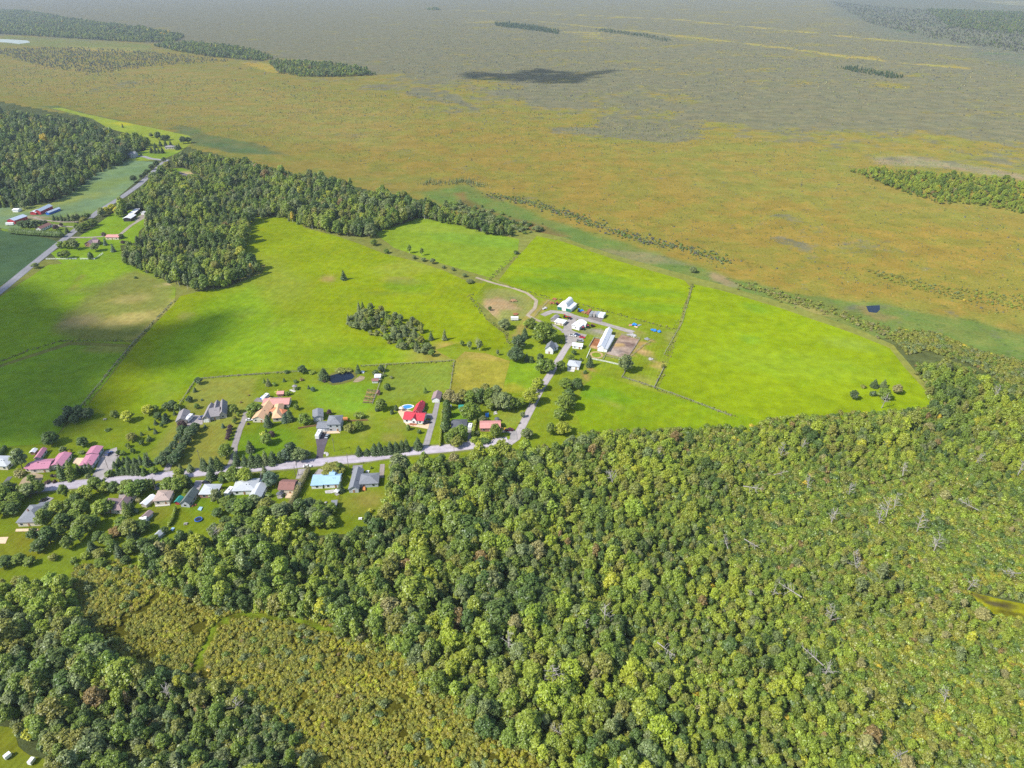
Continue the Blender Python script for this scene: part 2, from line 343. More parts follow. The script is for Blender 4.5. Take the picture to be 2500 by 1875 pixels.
def broad_crown(p, H, rad, z0, nl, n, flat=1.0):
    g = p.g; L = [((0, 0, (H + z0) / 2), (rad * .62, rad * .62, (H - z0) * .42))]
    for i in range(nl):
        a = 2 * math.pi * (i * .618 + g.random() * .2); t = (i + .5) / nl; zz = z0 + (H - z0) * (.14 + .74 * t)
        prof = math.sin(math.pi * min(1, .22 + .70 * t)) ** .6; rr = rad * (.20 + .22 * g.random()) * (1.08 - .3 * t); q = max(0, rad * prof - rr * .7) * (.7 + .5 * g.random())
        L.append(((q * math.cos(a), q * math.sin(a), zz), (rr, rr, rr * (.75 + .25 * g.random()) * flat)))
    p.lobes(L, n, .24, .52)
def cone_crown(p, H, rad, z0, n, power=.9, smin=.22, smax=.5, droop=.35):
    g = p.g; t = 1 - np.sqrt(g.random(n)) * .98; z = z0 + (H - z0) * t; a = g.random(n) * 2 * math.pi
    lay = .82 + .18 * np.sin(z * 2 * math.pi / (H / 9)); bl = .72 + .5 * vnoise(a * 1.3 + 7, z * .55, 3); r = rad * (1 - t) ** power * lay * bl * (.62 + .45 * g.random(n)) + .05
    P = np.stack([r * np.cos(a), r * np.sin(a), z - droop * r * .4], 1); nr = np.stack([np.cos(a) * .45, np.sin(a) * .45, np.full(n, .8)], 1) + g.normal(size=(n, 3)) * .3; nr /= np.linalg.norm(nr, axis=1)[:, None]
    p.cards(P, nr, (smin + (smax - smin) * g.random(n)) * (1.1 - .5 * t), .6)
    k = 7; v = [(rad * .5 * math.cos(2 * math.pi * i / k), rad * .62 * math.sin(2 * math.pi * i / k), z0) for i in range(k)] + [(0, 0, H * .9)]; p.add(v, [(i, (i + 1) % k, k) for i in range(k)], .3, 0)
def col_crown(p, H, rad, n):
    g = p.g; t = g.random(n); a = g.random(n) * 2 * math.pi; r = rad * np.sin(np.pi * (.12 + .88 * t)) ** .55 * (.85 + .2 * g.random(n)); z = H * t
    nr = np.stack([np.cos(a), np.sin(a), np.full(n, .35)], 1) + g.normal(size=(n, 3)) * .35; nr /= np.linalg.norm(nr, axis=1)[:, None]
    p.cards(np.stack([r * np.cos(a), r * np.sin(a), z], 1), nr, .14 + .2 * g.random(n)); p.core((0, 0, H * .5), (rad * .85, rad * .85, H * .5), 2)
def trunk(mb, H, r, g, limbs=4, top=.75):
    mb.tube((0, 0, -.3), (g.uniform(-.15, .15), g.uniform(-.15, .15), H * top), r, r * .35, 7)
    for i in range(limbs):
        a = g.uniform(0, 6.28); z = H * g.uniform(.3, .6); L = H * g.uniform(.14, .24); mb.tube((0, 0, z), (L * math.cos(a), L * math.sin(a), z + L * .9), r * .4, r * .12, 5)
VAR = {}                                              # kind -> list of (crown mesh, trunk mesh or None, joined mesh, height, radius)
def reg(kind, p, H, rad, tr=None, bark='bark', fol='foliage'):
    i = len(VAR.setdefault(kind, [])); crown = p.mesh('%s_crown' % kind, [fol]); tm = None
    if tr:
        mb = MB(); trunk(mb, *tr); tm = mb.mesh('%s_trunk' % kind, bark); p.add(np.array(mb.v), mb.f, .5, 1)
    j = p.mesh('%s_whole' % kind, [fol, bark]); VAR[kind].append((crown, tm, j, H, rad))
for i in range(6):
    g = random.Random(i); p = Plant(i); H = 12; rad = (3.5, 3.9, 3.2, 3.6, 4.1, 3.0)[i]; broad_crown(p, H, rad, (2.2, 2.6, 3, 2, 2.4, 2.6)[i], (24, 27, 20, 25, 29, 18)[i], 2200); reg('broadleaf_tree', p, H, rad, (H, .26, g))
for i in range(3):                                    # slender, loose crown
    g = random.Random(20 + i); p = Plant(40 + i); H = 12; rad = 2.1 + .25 * i; broad_crown(p, H, rad, 3.2, 16, 900); reg('poplar_tree', p, H, rad, (H, .16, g), 'birch_bark')
for i in range(3):
    g = random.Random(30 + i); p = Plant(60 + i); cone_crown(p, 11, 2.6 + .25 * i, .5, 1200, .72); reg('spruce_tree', p, 11, 2.5 + .25 * i, (11, .2, g, 0, .9))
for i in range(2):
    g = random.Random(50 + i); p = Plant(80 + i); col_crown(p, 6, 1.25 + .2 * i, 620); reg('cedar_tree', p, 6, 1.25 + .2 * i, (6, .12, g, 0, .5))
for i in range(4):                                    # dome shrub
    p = Plant(100 + i); g = p.g; L = [((g.uniform(-.5, .5), g.uniform(-.5, .5), .55 + .35 * g.random()), (.62, .62, .6)) for _ in range(5)]; p.lobes(L, 260, .13, .26); reg('shrub', p, 1.5, 1.1, (1.2, .06, random.Random(i), 3, .5))
for i in range(3):                                    # stunted bog spruce
    p = Plant(120 + i); cone_crown(p, 4, .75 + .1 * i, .2, 90, .85, .14, .3); reg('bog_spruce', p, 4, .8, (4, .05, random.Random(i), 0, .9))
for i in range(3):                                    # low clump of bog shrubs, few faces
    p = Plant(140 + i); g = p.g; n = 46; d = g.normal(size=(n, 3)); d[:, 2] = np.abs(d[:, 2]) * .8; d /= np.linalg.norm(d, axis=1)[:, None]; p.cards(d * np.array([1.0, 1.0, .9]) * (.6 + .5 * g.random((n, 1))), d, .22 + .22 * g.random(n)); reg('bog_clump', p, 1.0, 1.1)
def dead(seed, H):
    g = random.Random(seed); t = MB(); t.tube((0, 0, -.3), (g.uniform(-.5, .5), g.uniform(-.5, .5), H), .22, .05, 6); b = MB()
    for i in range(13):
        a = g.uniform(0, 6.28); z = H * g.uniform(.3, .95); L = (H - z * .75) * g.uniform(.2, .45); e = (L * math.cos(a), L * math.sin(a), z + L * g.uniform(.2, .9)); b.tube((0, 0, z), e, .09, .035, 4)
        for k in range(2): q = g.uniform(.4, .9); s = (e[0] * q, e[1] * q, z + (e[2] - z) * q); b.tube(s, (s[0] + g.uniform(-.9, .9), s[1] + g.uniform(-.9, .9), s[2] + g.uniform(.2, 1.1)), .05, .02, 4)
    return t.mesh('dead_trunk', 'dead_bark'), b.mesh('dead_branches', 'dead_bark')
DEAD = [dead(i, 10) for i in range(4)]

# ---------------------------------------------------------------- planting
TINT = {k: tuple(c * q for c, q in zip(v, (1.66, 1.74, 1.36))) for k, v in dict(dk=(.064, .094, .024), md=(.108, .142, .023), lt=(.165, .195, .026), yl=(.26, .25, .025), pu=(.06, .034, .038), bl=(.085, .120, .090), gy=(.124, .142, .062),
            ol=(.150, .150, .034), rd=(.17, .115, .05), tn=(.19, .165, .08), gd=(.34, .25, .03), sp=(.062, .088, .038), br=(.200, .220, .024), th=(.215, .190, .026), tg=(.168, .164, .028)).items()}
def jitter(t, g, a=.16): k = 1 + g.uniform(-a, a); return tuple(max(.005, c * k * (1 + g.uniform(-a * .5, a * .5))) for c in t)
def plant(kind, loc, width, height, tint, label, cat=None, group=None, var=None, rz=None, name=None, parts=True):
    V = VAR[kind]; cr, tm, j, H, rad = V[rnd.randrange(len(V)) if var is None else var % len(V)]
    o = empty(name or kind, loc, rnd.uniform(0, 6.28) if rz is None else rz); s = (width / (2 * rad), width / (2 * rad), height / H); o.scale = s
    c = obj('crown', cr, o); c['tint'] = list(jitter(TINT[tint] if isinstance(tint, str) else tint, rnd, .08))
    if tm and parts: obj('trunk', tm, o)
    return tag(o, label, cat or ('shrub' if kind == 'shrub' else 'tree'), group)
def scatter(name, kinds, XY, scl, rot, idx, tint, label=None, z=0.0):
    col = bpy.data.collections.new(name + "_set"); k = 0
    for kd in kinds:
        for (cr, tm, j, H, rad) in VAR[kd]: q = bpy.data.objects.new('%s_%03d' % (name, k), j); col.objects.link(q); k += 1
    n = len(XY); me = bpy.data.meshes.new(name); me.vertices.add(n); P = np.zeros((n, 3), np.float32); P[:, :2] = XY; P[:, 2] = z; me.vertices.foreach_set('co', P.ravel())
    for nm, ty, key, arr in (('scl', 'FLOAT_VECTOR', 'vector', scl), ('rot', 'FLOAT_VECTOR', 'vector', rot), ('tint', 'FLOAT_VECTOR', 'vector', tint)):
        a = me.attributes.new(nm, ty, 'POINT'); a.data.foreach_set(key, np.asarray(arr, np.float32).ravel())
    a = me.attributes.new('idx', 'INT', 'POINT'); a.data.foreach_set('value', np.asarray(idx, np.int32)); me.update()
    o = obj(name, me); me.materials.append(M['foliage'])
    gt = bpy.data.node_groups.new(name, 'GeometryNodeTree'); gt.interface.new_socket('Geometry', in_out='INPUT', socket_type='NodeSocketGeometry'); gt.interface.new_socket('Geometry', in_out='OUTPUT', socket_type='NodeSocketGeometry')
    gi = gt.nodes.new('NodeGroupInput'); go = gt.nodes.new('NodeGroupOutput'); ip = gt.nodes.new('GeometryNodeInstanceOnPoints'); ci = gt.nodes.new('GeometryNodeCollectionInfo')
    ci.inputs['Collection'].default_value = col; ci.inputs['Separate Children'].default_value = True; ci.inputs['Reset Children'].default_value = True
    def na(nm, ty): q = gt.nodes.new('GeometryNodeInputNamedAttribute'); q.data_type = ty; q.inputs[0].default_value = nm; return q.outputs[0]
    e = gt.nodes.new('FunctionNodeEulerToRotation'); gt.links.new(na('rot', 'FLOAT_VECTOR'), e.inputs[0])
    gt.links.new(gi.outputs[0], ip.inputs['Points']); gt.links.new(ci.outputs[0], ip.inputs['Instance']); ip.inputs['Pick Instance'].default_value = True
    gt.links.new(na('idx', 'INT'), ip.inputs['Instance Index']); gt.links.new(e.outputs[0], ip.inputs['Rotation']); gt.links.new(na('scl', 'FLOAT_VECTOR'), ip.inputs['Scale']); gt.links.new(ip.outputs[0], go.inputs[0])
    md = o.modifiers.new('scatter', 'NODES'); md.node_group = gt
    return tag(o, label, None, None, 'stuff')
def jgrid(P, sp, seed, jit=.42, keep=None, row=True):
    g = np.random.default_rng(seed); A = np.array([(p[0], p[1]) for p in P]); x0, y0 = A.min(0); x1, y1 = A.max(0)
    xs = np.arange(x0, x1 + sp, sp); ys = np.arange(y0, y1 + sp, sp * .87); X, Y = np.meshgrid(xs, ys); X = X + (np.arange(len(ys)) % 2)[:, None] * sp * .5 * row
    X = (X + g.uniform(-jit, jit, X.shape) * sp).ravel(); Y = (Y + g.uniform(-jit, jit, Y.shape) * sp).ravel(); k = inside(X, Y, A); X, Y = X[k], Y[k]
    if keep is not None: k = keep(X, Y, g); X, Y = X[k], Y[k]
    return X, Y
def field_tints(X, Y, pal, g, seed, sc=22.0, a=.10):    # neighbours share a tone: pal is ordered dark to bright
    q = .62 * fbm(X / sc, Y / sc, seed, 3) + .28 * g.random(len(X)); q = np.argsort(np.argsort(q)) / max(1, len(q)); w = np.cumsum([p[1] for p in pal], dtype=float); w /= w[-1]
    T = np.array([TINT[p[0]] for p in pal])[np.minimum(np.searchsorted(w, q), len(pal) - 1)]; k = 1 + g.uniform(-a, a, (len(X), 1)); T = T * k * (1 + g.uniform(-.05, .05, (len(X), 3)))
    odd = g.random(len(X)) < .022; T[odd] = np.array([TINT[('rd', 'tn', 'yl', 'gd')[i]] for i in g.choice(4, odd.sum(), p=[.25, .3, .35, .1])]); return T
def pick_tints(n, pal, g, a=.16):                     # pal: [(name, weight)]
    names = [p[0] for p in pal]; w = np.array([p[1] for p in pal], float); w /= w.sum(); i = g.choice(len(names), n, p=w)
    T = np.array([TINT[m] for m in names])[i]; k = 1 + g.uniform(-a, a, (n, 1)); return T * k * (1 + g.uniform(-a * .5, a * .5, (n, 3)))
# ---------------------------------------------------------------- the ground, the bog
def graded(name, ys, xs, z, mat, base, zones, clip=None, seed=4, scrub=()):
    V = []; 
    for y in ys:
        for x in xs: p = at('S', x, y); V.append((p.x, p.y))
    V = np.array(V); n = len(xs); F = []
    ins = inside(V[:, 0], V[:, 1], clip) if clip is not None else np.ones(len(V), bool)
    for i in range(len(ys) - 1):
        for j in range(n - 1):
            q = (i * n + j, i * n + j + 1, (i + 1) * n + j + 1, (i + 1) * n + j)
            if ins[list(q)].any(): F.append(q)
    me = mesh(name, [(x, y, z) for x, y in V], F, mat); setcol(me, paint(V[:, 0], V[:, 1], base, zones, seed)); at2 = me.attributes.new('scrub', 'FLOAT', 'POINT'); at2.data.foreach_set('value', paint(V[:, 0], V[:, 1], (0, 0, 0), [(*q[:2], (0, 0, 0) if q[2] is YEL else (1, 1, 1), *q[3:]) for q in scrub], seed)[:, 0].astype(np.float32))
    if me.polygons[0].normal.z < 0: me.flip_normals()
    return tag(obj(name, me), kind='structure')
FLOOR = (.07, .085, .03)
me = mesh('ground', [(-30000, -12000, 0), (30000, -12000, 0), (30000, 30000, 0), (-30000, 30000, 0)], [(0, 1, 2, 3)], 'forest_floor')
setcol(me, np.tile(np.array(FLOOR), (4, 1))); tag(obj('ground', me), kind='structure')
W = lambda c, l: [(p.x, p.y) for p in pts(c, l)]
bogP = W('D', [(2700, 900), (2212, 800), (2000, 745), (1850, 718), (1680, 662), (1560, 625), (1497, 607), (1330, 562), (1215, 522), (1130, 503), (1000, 470), (870, 425), (700, 385), (560, 355), (420, 318), (330, 285), (200, 252), (120, 240), (0, 215), (-500, 130), (-900, -35), (3100, -35)])
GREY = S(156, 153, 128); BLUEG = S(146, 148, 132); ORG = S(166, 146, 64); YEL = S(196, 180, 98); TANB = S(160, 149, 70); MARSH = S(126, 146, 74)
bz = [('poly', W('D', [(700, 300), (1100, 250), (1500, 380), (2212, 500), (2700, 620), (2700, 900), (2212, 740), (1500, 600), (1000, 430)]), ORG, 110, 150, .7),
      ('poly', W('D', [(0, 130), (400, 150), (820, 240), (900, 330), (400, 260), (0, 195)]), S(172, 156, 82), 120, 60, .7),
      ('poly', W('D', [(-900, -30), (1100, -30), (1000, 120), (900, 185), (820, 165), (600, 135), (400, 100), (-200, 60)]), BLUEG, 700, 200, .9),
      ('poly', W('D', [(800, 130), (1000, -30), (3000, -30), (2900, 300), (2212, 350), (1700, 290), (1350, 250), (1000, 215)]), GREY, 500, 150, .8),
      ('poly', W('D', [(330, 20), (650, 10), (800, 60), (760, 150), (600, 120), (420, 90)]), S(132, 138, 124), 300, 200, .8),  # top-left cloud shade, painted into the bog colour as extra grey scrub tone
      ('poly', W('R2', [(380, 570), (560, 580), (800, 620), (860, 690), (600, 650), (430, 640)]), S(136, 140, 108), 22, 60, .8),
      ('poly', W('R2', [(1200, 640), (1400, 640), (1700, 670), (1600, 710), (1280, 690)]), S(128, 132, 112), 22, 60, .8),
      ('poly', W('R2', [(1440, 830), (1700, 740), (2212, 680), (2400, 900), (1900, 920), (1500, 880)]), S(146, 146, 122), 35, 90, .8),
      ('poly', W('R3', [(-300, 480), (300, 540), (1000, 560), (1700, 640), (2212, 640), (2400, 900), (1500, 860), (900, 780), (400, 830), (0, 740)]), S(144, 146, 120), 200, 80, .75),
      ('poly', W('R3', [(1200, 1020), (1500, 1010), (2212, 1130), (2300, 1180), (1700, 1090), (1250, 1060)]), S(170, 156, 124), 14, 10, .9),
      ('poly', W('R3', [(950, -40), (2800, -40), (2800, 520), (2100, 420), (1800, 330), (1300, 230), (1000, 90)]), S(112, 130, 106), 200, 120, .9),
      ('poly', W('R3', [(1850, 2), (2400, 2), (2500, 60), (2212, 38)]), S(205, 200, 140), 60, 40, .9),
      ('line', W('R3', [(-1600, 60), (-700, 95), (0, 130), (600, 190), (1200, 250), (1850, 305)]), YEL, 60, 30, .8, 22),
      ('line', W('R3', [(-1000, 130), (0, 235), (700, 315), (1300, 395), (1800, 440)]), YEL, 60, 30, .7, 22),
      ('poly', W('R2', [(1400, 200), (1700, 205), (2050, 270), (1900, 280), (1500, 230)]), S(196, 178, 80), 40, 30, .8),
      ('poly', W('R2', [(740, 130), (880, 118), (1000, 125), (1000, 145), (800, 150)]), S(190, 174, 84), 40, 30, .8),
      ('poly', W('R1', [(370, 295), (560, 300), (940, 315), (900, 335), (500, 325)]), S(205, 182, 88), 25, 15, .9),
      ('poly', W('R1', [(0, 230), (500, 250), (980, 290), (1000, 340), (500, 310), (0, 290)]), S(140, 152, 84), 30, 20, .6),
      ('poly', W('R1', [(1550, 400), (1700, 405), (1900, 480), (1750, 470)]), S(196, 172, 70), 20, 12, .9),
      ('poly', W('D', [(900, 415), (1010, 400), (1045, 420), (1160, 465), (1350, 525), (1500, 575), (1600, 605), (1720, 635), (1900, 652), (2212, 715), (2500, 790), (2700, 950), (2212, 850), (1900, 740), (1480, 612), (1200, 530), (1080, 490), (960, 445)]), MARSH, 14, 10, .95),
      ('poly', W('R2', [(720, 1250), (780, 1240), (900, 1350), (1260, 1450), (1500, 1540), (1350, 1540), (1000, 1400), (760, 1330)]), S(150, 122, 76), 9, 7, .8),
      ('poly', W('R2', [(1650, 1610), (2000, 1640), (2300, 1720), (1900, 1700)]), S(158, 152, 112), 8, 6, .7),
      ('poly', W('R6', [(160, 100), (240, 120), (380, 200), (300, 210), (190, 160)]), S(176, 156, 122), 5, 4, .8),
      ('poly', W('R6', [(560, 250), (700, 280), (1000, 400), (900, 390), (650, 290)]), S(176, 166, 96), 5, 4, .8),
      ('poly', W('R6', [(1120, 330), (1200, 320), (1380, 400), (1300, 430)]), S(160, 142, 92), 6, 5, .8),
      ('poly', W('R1', [(260, 690), (380, 690), (900, 810), (1300, 900), (1500, 940), (1780, 1000), (1500, 990), (1100, 900), (600, 760)]), S(112, 130, 84), 6, 8, .85),
      ('poly', W('R1', [(1090, 830), (1180, 810), (1420, 890), (1680, 930), (1860, 1010), (1500, 990), (1200, 880)]), S(112, 130, 84), 8, 14, .8)]
GI = (2, 3, 4, 5, 6, 7, 8)
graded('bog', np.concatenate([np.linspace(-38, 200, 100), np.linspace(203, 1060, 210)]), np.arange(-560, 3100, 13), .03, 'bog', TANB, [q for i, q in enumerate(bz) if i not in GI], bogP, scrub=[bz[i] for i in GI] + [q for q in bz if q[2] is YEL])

# ---------------------------------------------------------------- lawns and fields
LAWN = S(146, 167, 36); LIME = S(156, 177, 16)
lawnP = W('D', [(-60, 960), (110, 955), (190, 870), (340, 885), (385, 880), (430, 815), (640, 795), (830, 785), (980, 735), (1095, 740), (1100, 715), (1020, 640), (1050, 600), (1150, 640), (1300, 670), (1470, 715), (1420, 845), (1660, 905), (1640, 930), (1400, 950), (1250, 960), (1130, 985), (1000, 1010), (850, 1020), (835, 1090), (790, 1150), (640, 1160), (480, 1190), (330, 1200), (300, 1240), (190, 1290), (200, 1310), (90, 1290), (-60, 1300)])
z_ = lambda c, x, y, rx, ry, a, col, k=1.0, soft=None: ('ell', ((at(c, x, y).x, at(c, x, y).y), rx, ry, R(a)), col, soft or min(rx, ry) * .8, min(rx, ry) * .35, k)
DRY = S(168, 172, 74); TAN = S(190, 170, 110); BRN = S(160, 145, 90)
lawnZ = [('poly', W('R4', [(1250, 800), (1660, 775), (1640, 1000), (1480, 1180), (1500, 1380), (1150, 1420), (960, 1310), (1180, 1000)]), DRY, 5, 3, .8),
         ('poly', W('C', [(500, 700), (1050, 690), (1090, 1000), (950, 1250), (250, 1480), (430, 1000)]), S(158, 158, 62), 6, 3, .7),
         ('poly', W('R5', [(270, 720), (720, 690), (700, 870), (560, 900), (260, 940)]), S(150, 172, 62), 6, 3, .8),
         ('poly', W('P', [(950, 480), (1800, 480), (1900, 1000), (1000, 800)]), S(148, 190, 46), 10, 4, .8),
         ('poly', W('R5', [(0, 830), (220, 800), (200, 1000), (0, 1000)]), S(140, 182, 44), 6, 3, .7),
         z_('F', 1100, 950, 12, 9, 0, S(152, 156, 56), .8), z_('F', 1300, 850, 8, 6, 0, S(168, 150, 80), .5), z_('G', 300, 750, 10, 7, 0, S(158, 164, 70), .7), z_('G', 130, 1000, 7, 5, 0, S(172, 164, 80), .7),
         z_('R7', 120, 230, 16, 12, 0, S(156, 160, 44), .8), z_('R7', 550, 320, 18, 12, 0, S(140, 162, 44), .7), z_('B', 1150, 1050, 7, 7, 0, S(156, 162, 52), .8),
         ('poly', W('M', [(-100, 60), (300, 40), (860, 250), (700, 560), (400, 640), (100, 820), (-220, 400)]), S(164, 166, 92), 6, 4, .85),
         ('poly', W('M', [(-100, 240), (100, 210), (350, 290), (530, 420), (450, 480), (200, 420), (0, 640), (-150, 480)]), S(202, 174, 128), 5, 4, .95),
         ('poly', W('M', [(330, 190), (500, 190), (520, 300), (360, 310)]), S(140, 150, 96), 2, 2, .8),
         ('line', W('M', [(1130, 260), (850, 500), (600, 760), (450, 960)]), S(190, 164, 100), 4, 2, .8, 3.5),
         ('poly', W('N', [(1050, 740), (1700, 640), (2000, 720), (1850, 1000), (1700, 1200), (1300, 1250)]), S(168, 158, 96), 5, 3, .6),
         ('poly', W('O', [(1280, 440), (1480, 400), (1560, 390), (1450, 470), (1250, 600), (1050, 740), (1090, 640)]), S(196, 164, 100), 2, 1.5, .95),
         z_('O', 1390, 640, 3.2, 3.2, 0, S(222, 184, 130), 1.), z_('O', 1390, 690, 4, 2, 0, S(190, 162, 108), .8), z_('O', 1500, 770, 4, 3, 0, S(168, 158, 110), .8),
         ('poly', W('O', [(1470, 940), (1600, 840), (1760, 760), (1780, 860), (1700, 970)]), S(204, 180, 104), 4, 3, .9),
         ('poly', W('O', [(1750, 230), (1990, 230), (1930, 480), (1820, 440)]), S(164, 168, 84), 4, 3, .8), z_('O', 1300, 1180, 9, 8, 0, S(166, 170, 76), .8),
         ('line', W('O', [(320, 930), (230, 1120), (160, 1250)]), S(186, 152, 92), 1.5, 1, .9, 1.6),
         z_('N', 1000, 720, 9, 5, -20, S(170, 166, 150), .6), z_('N', 1130, 700, 6, 3, -20, S(178, 174, 168), .8), z_('E', 1650, 640, 5, 16, 0, S(172, 170, 84), .4),
         z_('R4', 700, 1330, 30, 14, 0, S(128, 168, 36), .5), z_('R4', 1720, 1200, 18, 16, 0, S(124, 176, 34), .6), z_('R4', 1450, 1560, 26, 10, 0, S(128, 170, 34), .6), z_('H', 700, 450, 10, 8, 0, S(122, 176, 40), .7), z_('H', 1650, 500, 10, 8, 0, S(160, 176, 66), .8)]
sheet('field_margin', W('D', [(-80, 640), (100, 560), (260, 540), (330, 560), (500, 560), (520, 480), (600, 450), (800, 480), (900, 455), (1000, 470), (1130, 495), (1215, 512), (1330, 552), (1500, 598), (1680, 650), (1850, 710), (1930, 745), (2040, 880), (1960, 900), (1660, 930), (1400, 960), (1000, 960), (100, 980), (-80, 980)]), .045, S(150, 156, 72), 'meadow', (), 8, 1.5, 10)
sheet('lawn', lawnP, .06, LAWN, 'lawn', lawnZ, 5, 1.0, 4.5)
fieldP = W('D', [(545, 470), (600, 463), (640, 473), (660, 493), (720, 508), (765, 523), (830, 548), (900, 565), (960, 585), (1015, 610), (1050, 612), (1025, 640), (1050, 690), (1090, 722), (1095, 752), (1040, 757), (985, 742), (940, 755), (982, 779), (830, 789), (640, 799), (450, 814), (432, 819), (386, 884), (340, 889), (240, 899), (193, 873), (290, 748), (378, 655), (388, 640), (430, 630), (490, 622), (565, 592), (575, 572), (515, 560), (530, 505)])
fz = [z_('R4', 1720, 150, 30, 70, 30, S(166, 180, 60), .6), z_('R4', 1800, 560, 40, 80, 40, S(160, 190, 36), .7), z_('R4', 1270, 560, 22, 60, -10, S(158, 192, 30), .5), z_('R4', 1210, 390, 7, 9, 0, S(176, 176, 90), .7), z_('R4', 1600, 370, 9, 10, 0, S(178, 178, 88), .5),
      z_('R4', 1740, 480, 5, 20, -10, S(174, 178, 80), .5), z_('R4', 1060, 880, 10, 14, 30, S(170, 176, 70), .6), z_('R5', 390, 160, 17, 9, -10, S(182, 176, 80), .9), z_('R5', 420, 80, 30, 20, 0, S(170, 182, 64), .6), z_('R5', 430, 190, 22, 14, -5, S(120, 168, 34), .5),
      z_('R5', 680, 590, 12, 6, 0, S(204, 180, 96), .9), z_('R5', 640, 640, 26, 12, 0, S(180, 172, 80), .8), z_('R4', 2130, 150, 6, 9, 20, S(196, 172, 96), .9), z_('R5', 100, 640, 40, 12, 0, S(140, 186, 26), .5),
      ('line', W('R5', [(0, 260), (300, 240), (560, 245), (760, 190), (880, 170)]), S(140, 160, 50), 3, 2, .6, 1.5), ('poly', W('R4', [(1300, 320), (1650, 200), (1900, 500), (1700, 700), (1300, 740), (1100, 900), (900, 960), (1000, 700)]), S(148, 196, 28), 30, 18, .6)]
sheet('hay_field', fieldP, .10, LIME, 'meadow', fz, 6, .8, 6)
sheet('north_pasture', W('D', [(808, 503), (850, 490), (905, 470), (960, 477), (1050, 502), (1122, 517), (1117, 550), (1065, 602), (1000, 583), (930, 562), (850, 535)]), 0.104, S(152, 178, 40), 'meadow_east', [z_('R2', 700, 1500, 50, 18, -20, S(166, 186, 60), .6), z_('R2', 900, 1560, 60, 16, -20, S(134, 176, 52), .6)], 6, .8, 7)
sheet('paddock', W('D', [(1160, 510), (1215, 522), (1330, 562), (1478, 606), (1490, 620), (1463, 712), (1300, 672), (1150, 637), (1076, 607), (1120, 552)]), 0.108, LIME, 'meadow_east', [z_('R5', 1700, 200, 70, 12, -17, S(112, 158, 32), .6), z_('R5', 1500, 120, 60, 10, -17, S(120, 168, 34), .5), z_('R5', 1300, 180, 30, 14, -17, S(110, 158, 30), .5), z_('R5', 2000, 330, 40, 10, -17, S(128, 176, 34), .5)], 6, .8, 7)
sheet('east_field', W('D', [(1498, 614), (1560, 628), (1680, 664), (1850, 723), (1920, 752), (1950, 790), (2030, 878), (1960, 900), (1850, 905), (1660, 925), (1540, 882), (1422, 843), (1467, 720)]), 0.112, S(154, 177, 18), 'meadow_east', [z_('R6', 430, 540, 7, 9, 0, S(124, 168, 44), .6), z_('R6', 1080, 570, 20, 10, -20, S(150, 172, 60), .6), z_('R6', 470, 340, 10, 12, 0, S(128, 176, 46), .5), z_('R6', 700, 700, 60, 20, -15, S(160, 188, 40), .6)], 6, .8, 7)
sheet('south_field', W('D', [(1262, 832), (1290, 808), (1380, 838), (1450, 856), (1540, 882), (1655, 910), (1640, 922), (1520, 930), (1400, 940), (1260, 935), (1240, 880)]), 0.116, S(144, 174, 22), 'meadow', [('line', W('R5', [(1540, 870), (1750, 950), (1960, 1040)]), S(166, 176, 70), 2, 1, .8, 1.2), z_('R5', 1700, 900, 20, 8, -20, S(112, 166, 30), .6)], 6, .8, 6)
sheet('golden_field', W('R5', [(730, 680), (800, 620), (930, 630), (1090, 680), (1040, 880), (900, 900), (700, 890)]), .11, S(180, 172, 62), 'hay', [z_('R5', 900, 640, 40, 6, -10, S(190, 166, 84), .7), z_('R5', 760, 700, 8, 12, 0, S(178, 172, 72), .6)], 4, .5, 4)
sheet('green_strip', W('R5', [(1091, 681), (1270, 700), (1290, 760), (1230, 900), (1042, 880)]), .11, S(140, 174, 34), 'meadow', [z_('R5', 1100, 860, 9, 7, 0, S(196, 186, 60), .7)], 4, .5, 5)
BRNF = S(156, 160, 76)
sheet('weedy_field', W('D', [(105, 572), (260, 562), (330, 590), (380, 622), (376, 658), (287, 744), (150, 738), (0, 788), (-60, 800), (-60, 660), (0, 642)]), 0.120, S(150, 186, 34), 'meadow',
      [('poly', W('R4', [(870, 90), (1130, 170), (1130, 290), (880, 545), (560, 550), (330, 480), (400, 380), (560, 260)]), BRNF, 9, 6, .9), z_('R4', 850, 280, 16, 10, 20, S(206, 190, 110), .7), z_('R4', 830, 410, 22, 12, 30, S(214, 196, 112), .9), z_('R4', 530, 420, 16, 12, 20, S(190, 172, 112), .8),
       z_('R4', 1065, 185, 8, 3, 10, S(226, 206, 150), 1.), ('line', W('R4', [(1130, 290), (1000, 450), (880, 545)]), S(200, 186, 104), 6, 3, .8, 4), ('line', W('R4', [(540, 130), (460, 220), (340, 320)]), S(160, 156, 70), 3, 2, .7, 2), z_('R4', 690, 200, 30, 12, 20, S(138, 146, 70), .6)], 6, .8, 6)
sheet('west_field', W('D', [(-60, 805), (0, 794), (150, 746), (285, 750), (190, 873), (150, 905), (112, 958), (-60, 968)]), 0.124, S(146, 186, 40), 'meadow', [z_('R4', 700, 600, 20, 7, -5, S(176, 168, 96), .6)], 6, .8, 6)
CROP = S(138, 166, 116); 
sheet('crop_field_near', W('D', [(-60, 490), (0, 498), (100, 514), (128, 523), (60, 580), (-10, 625), (-60, 660)]), 0.128, S(88, 118, 78), 'crop', (), 8, .5, 10)
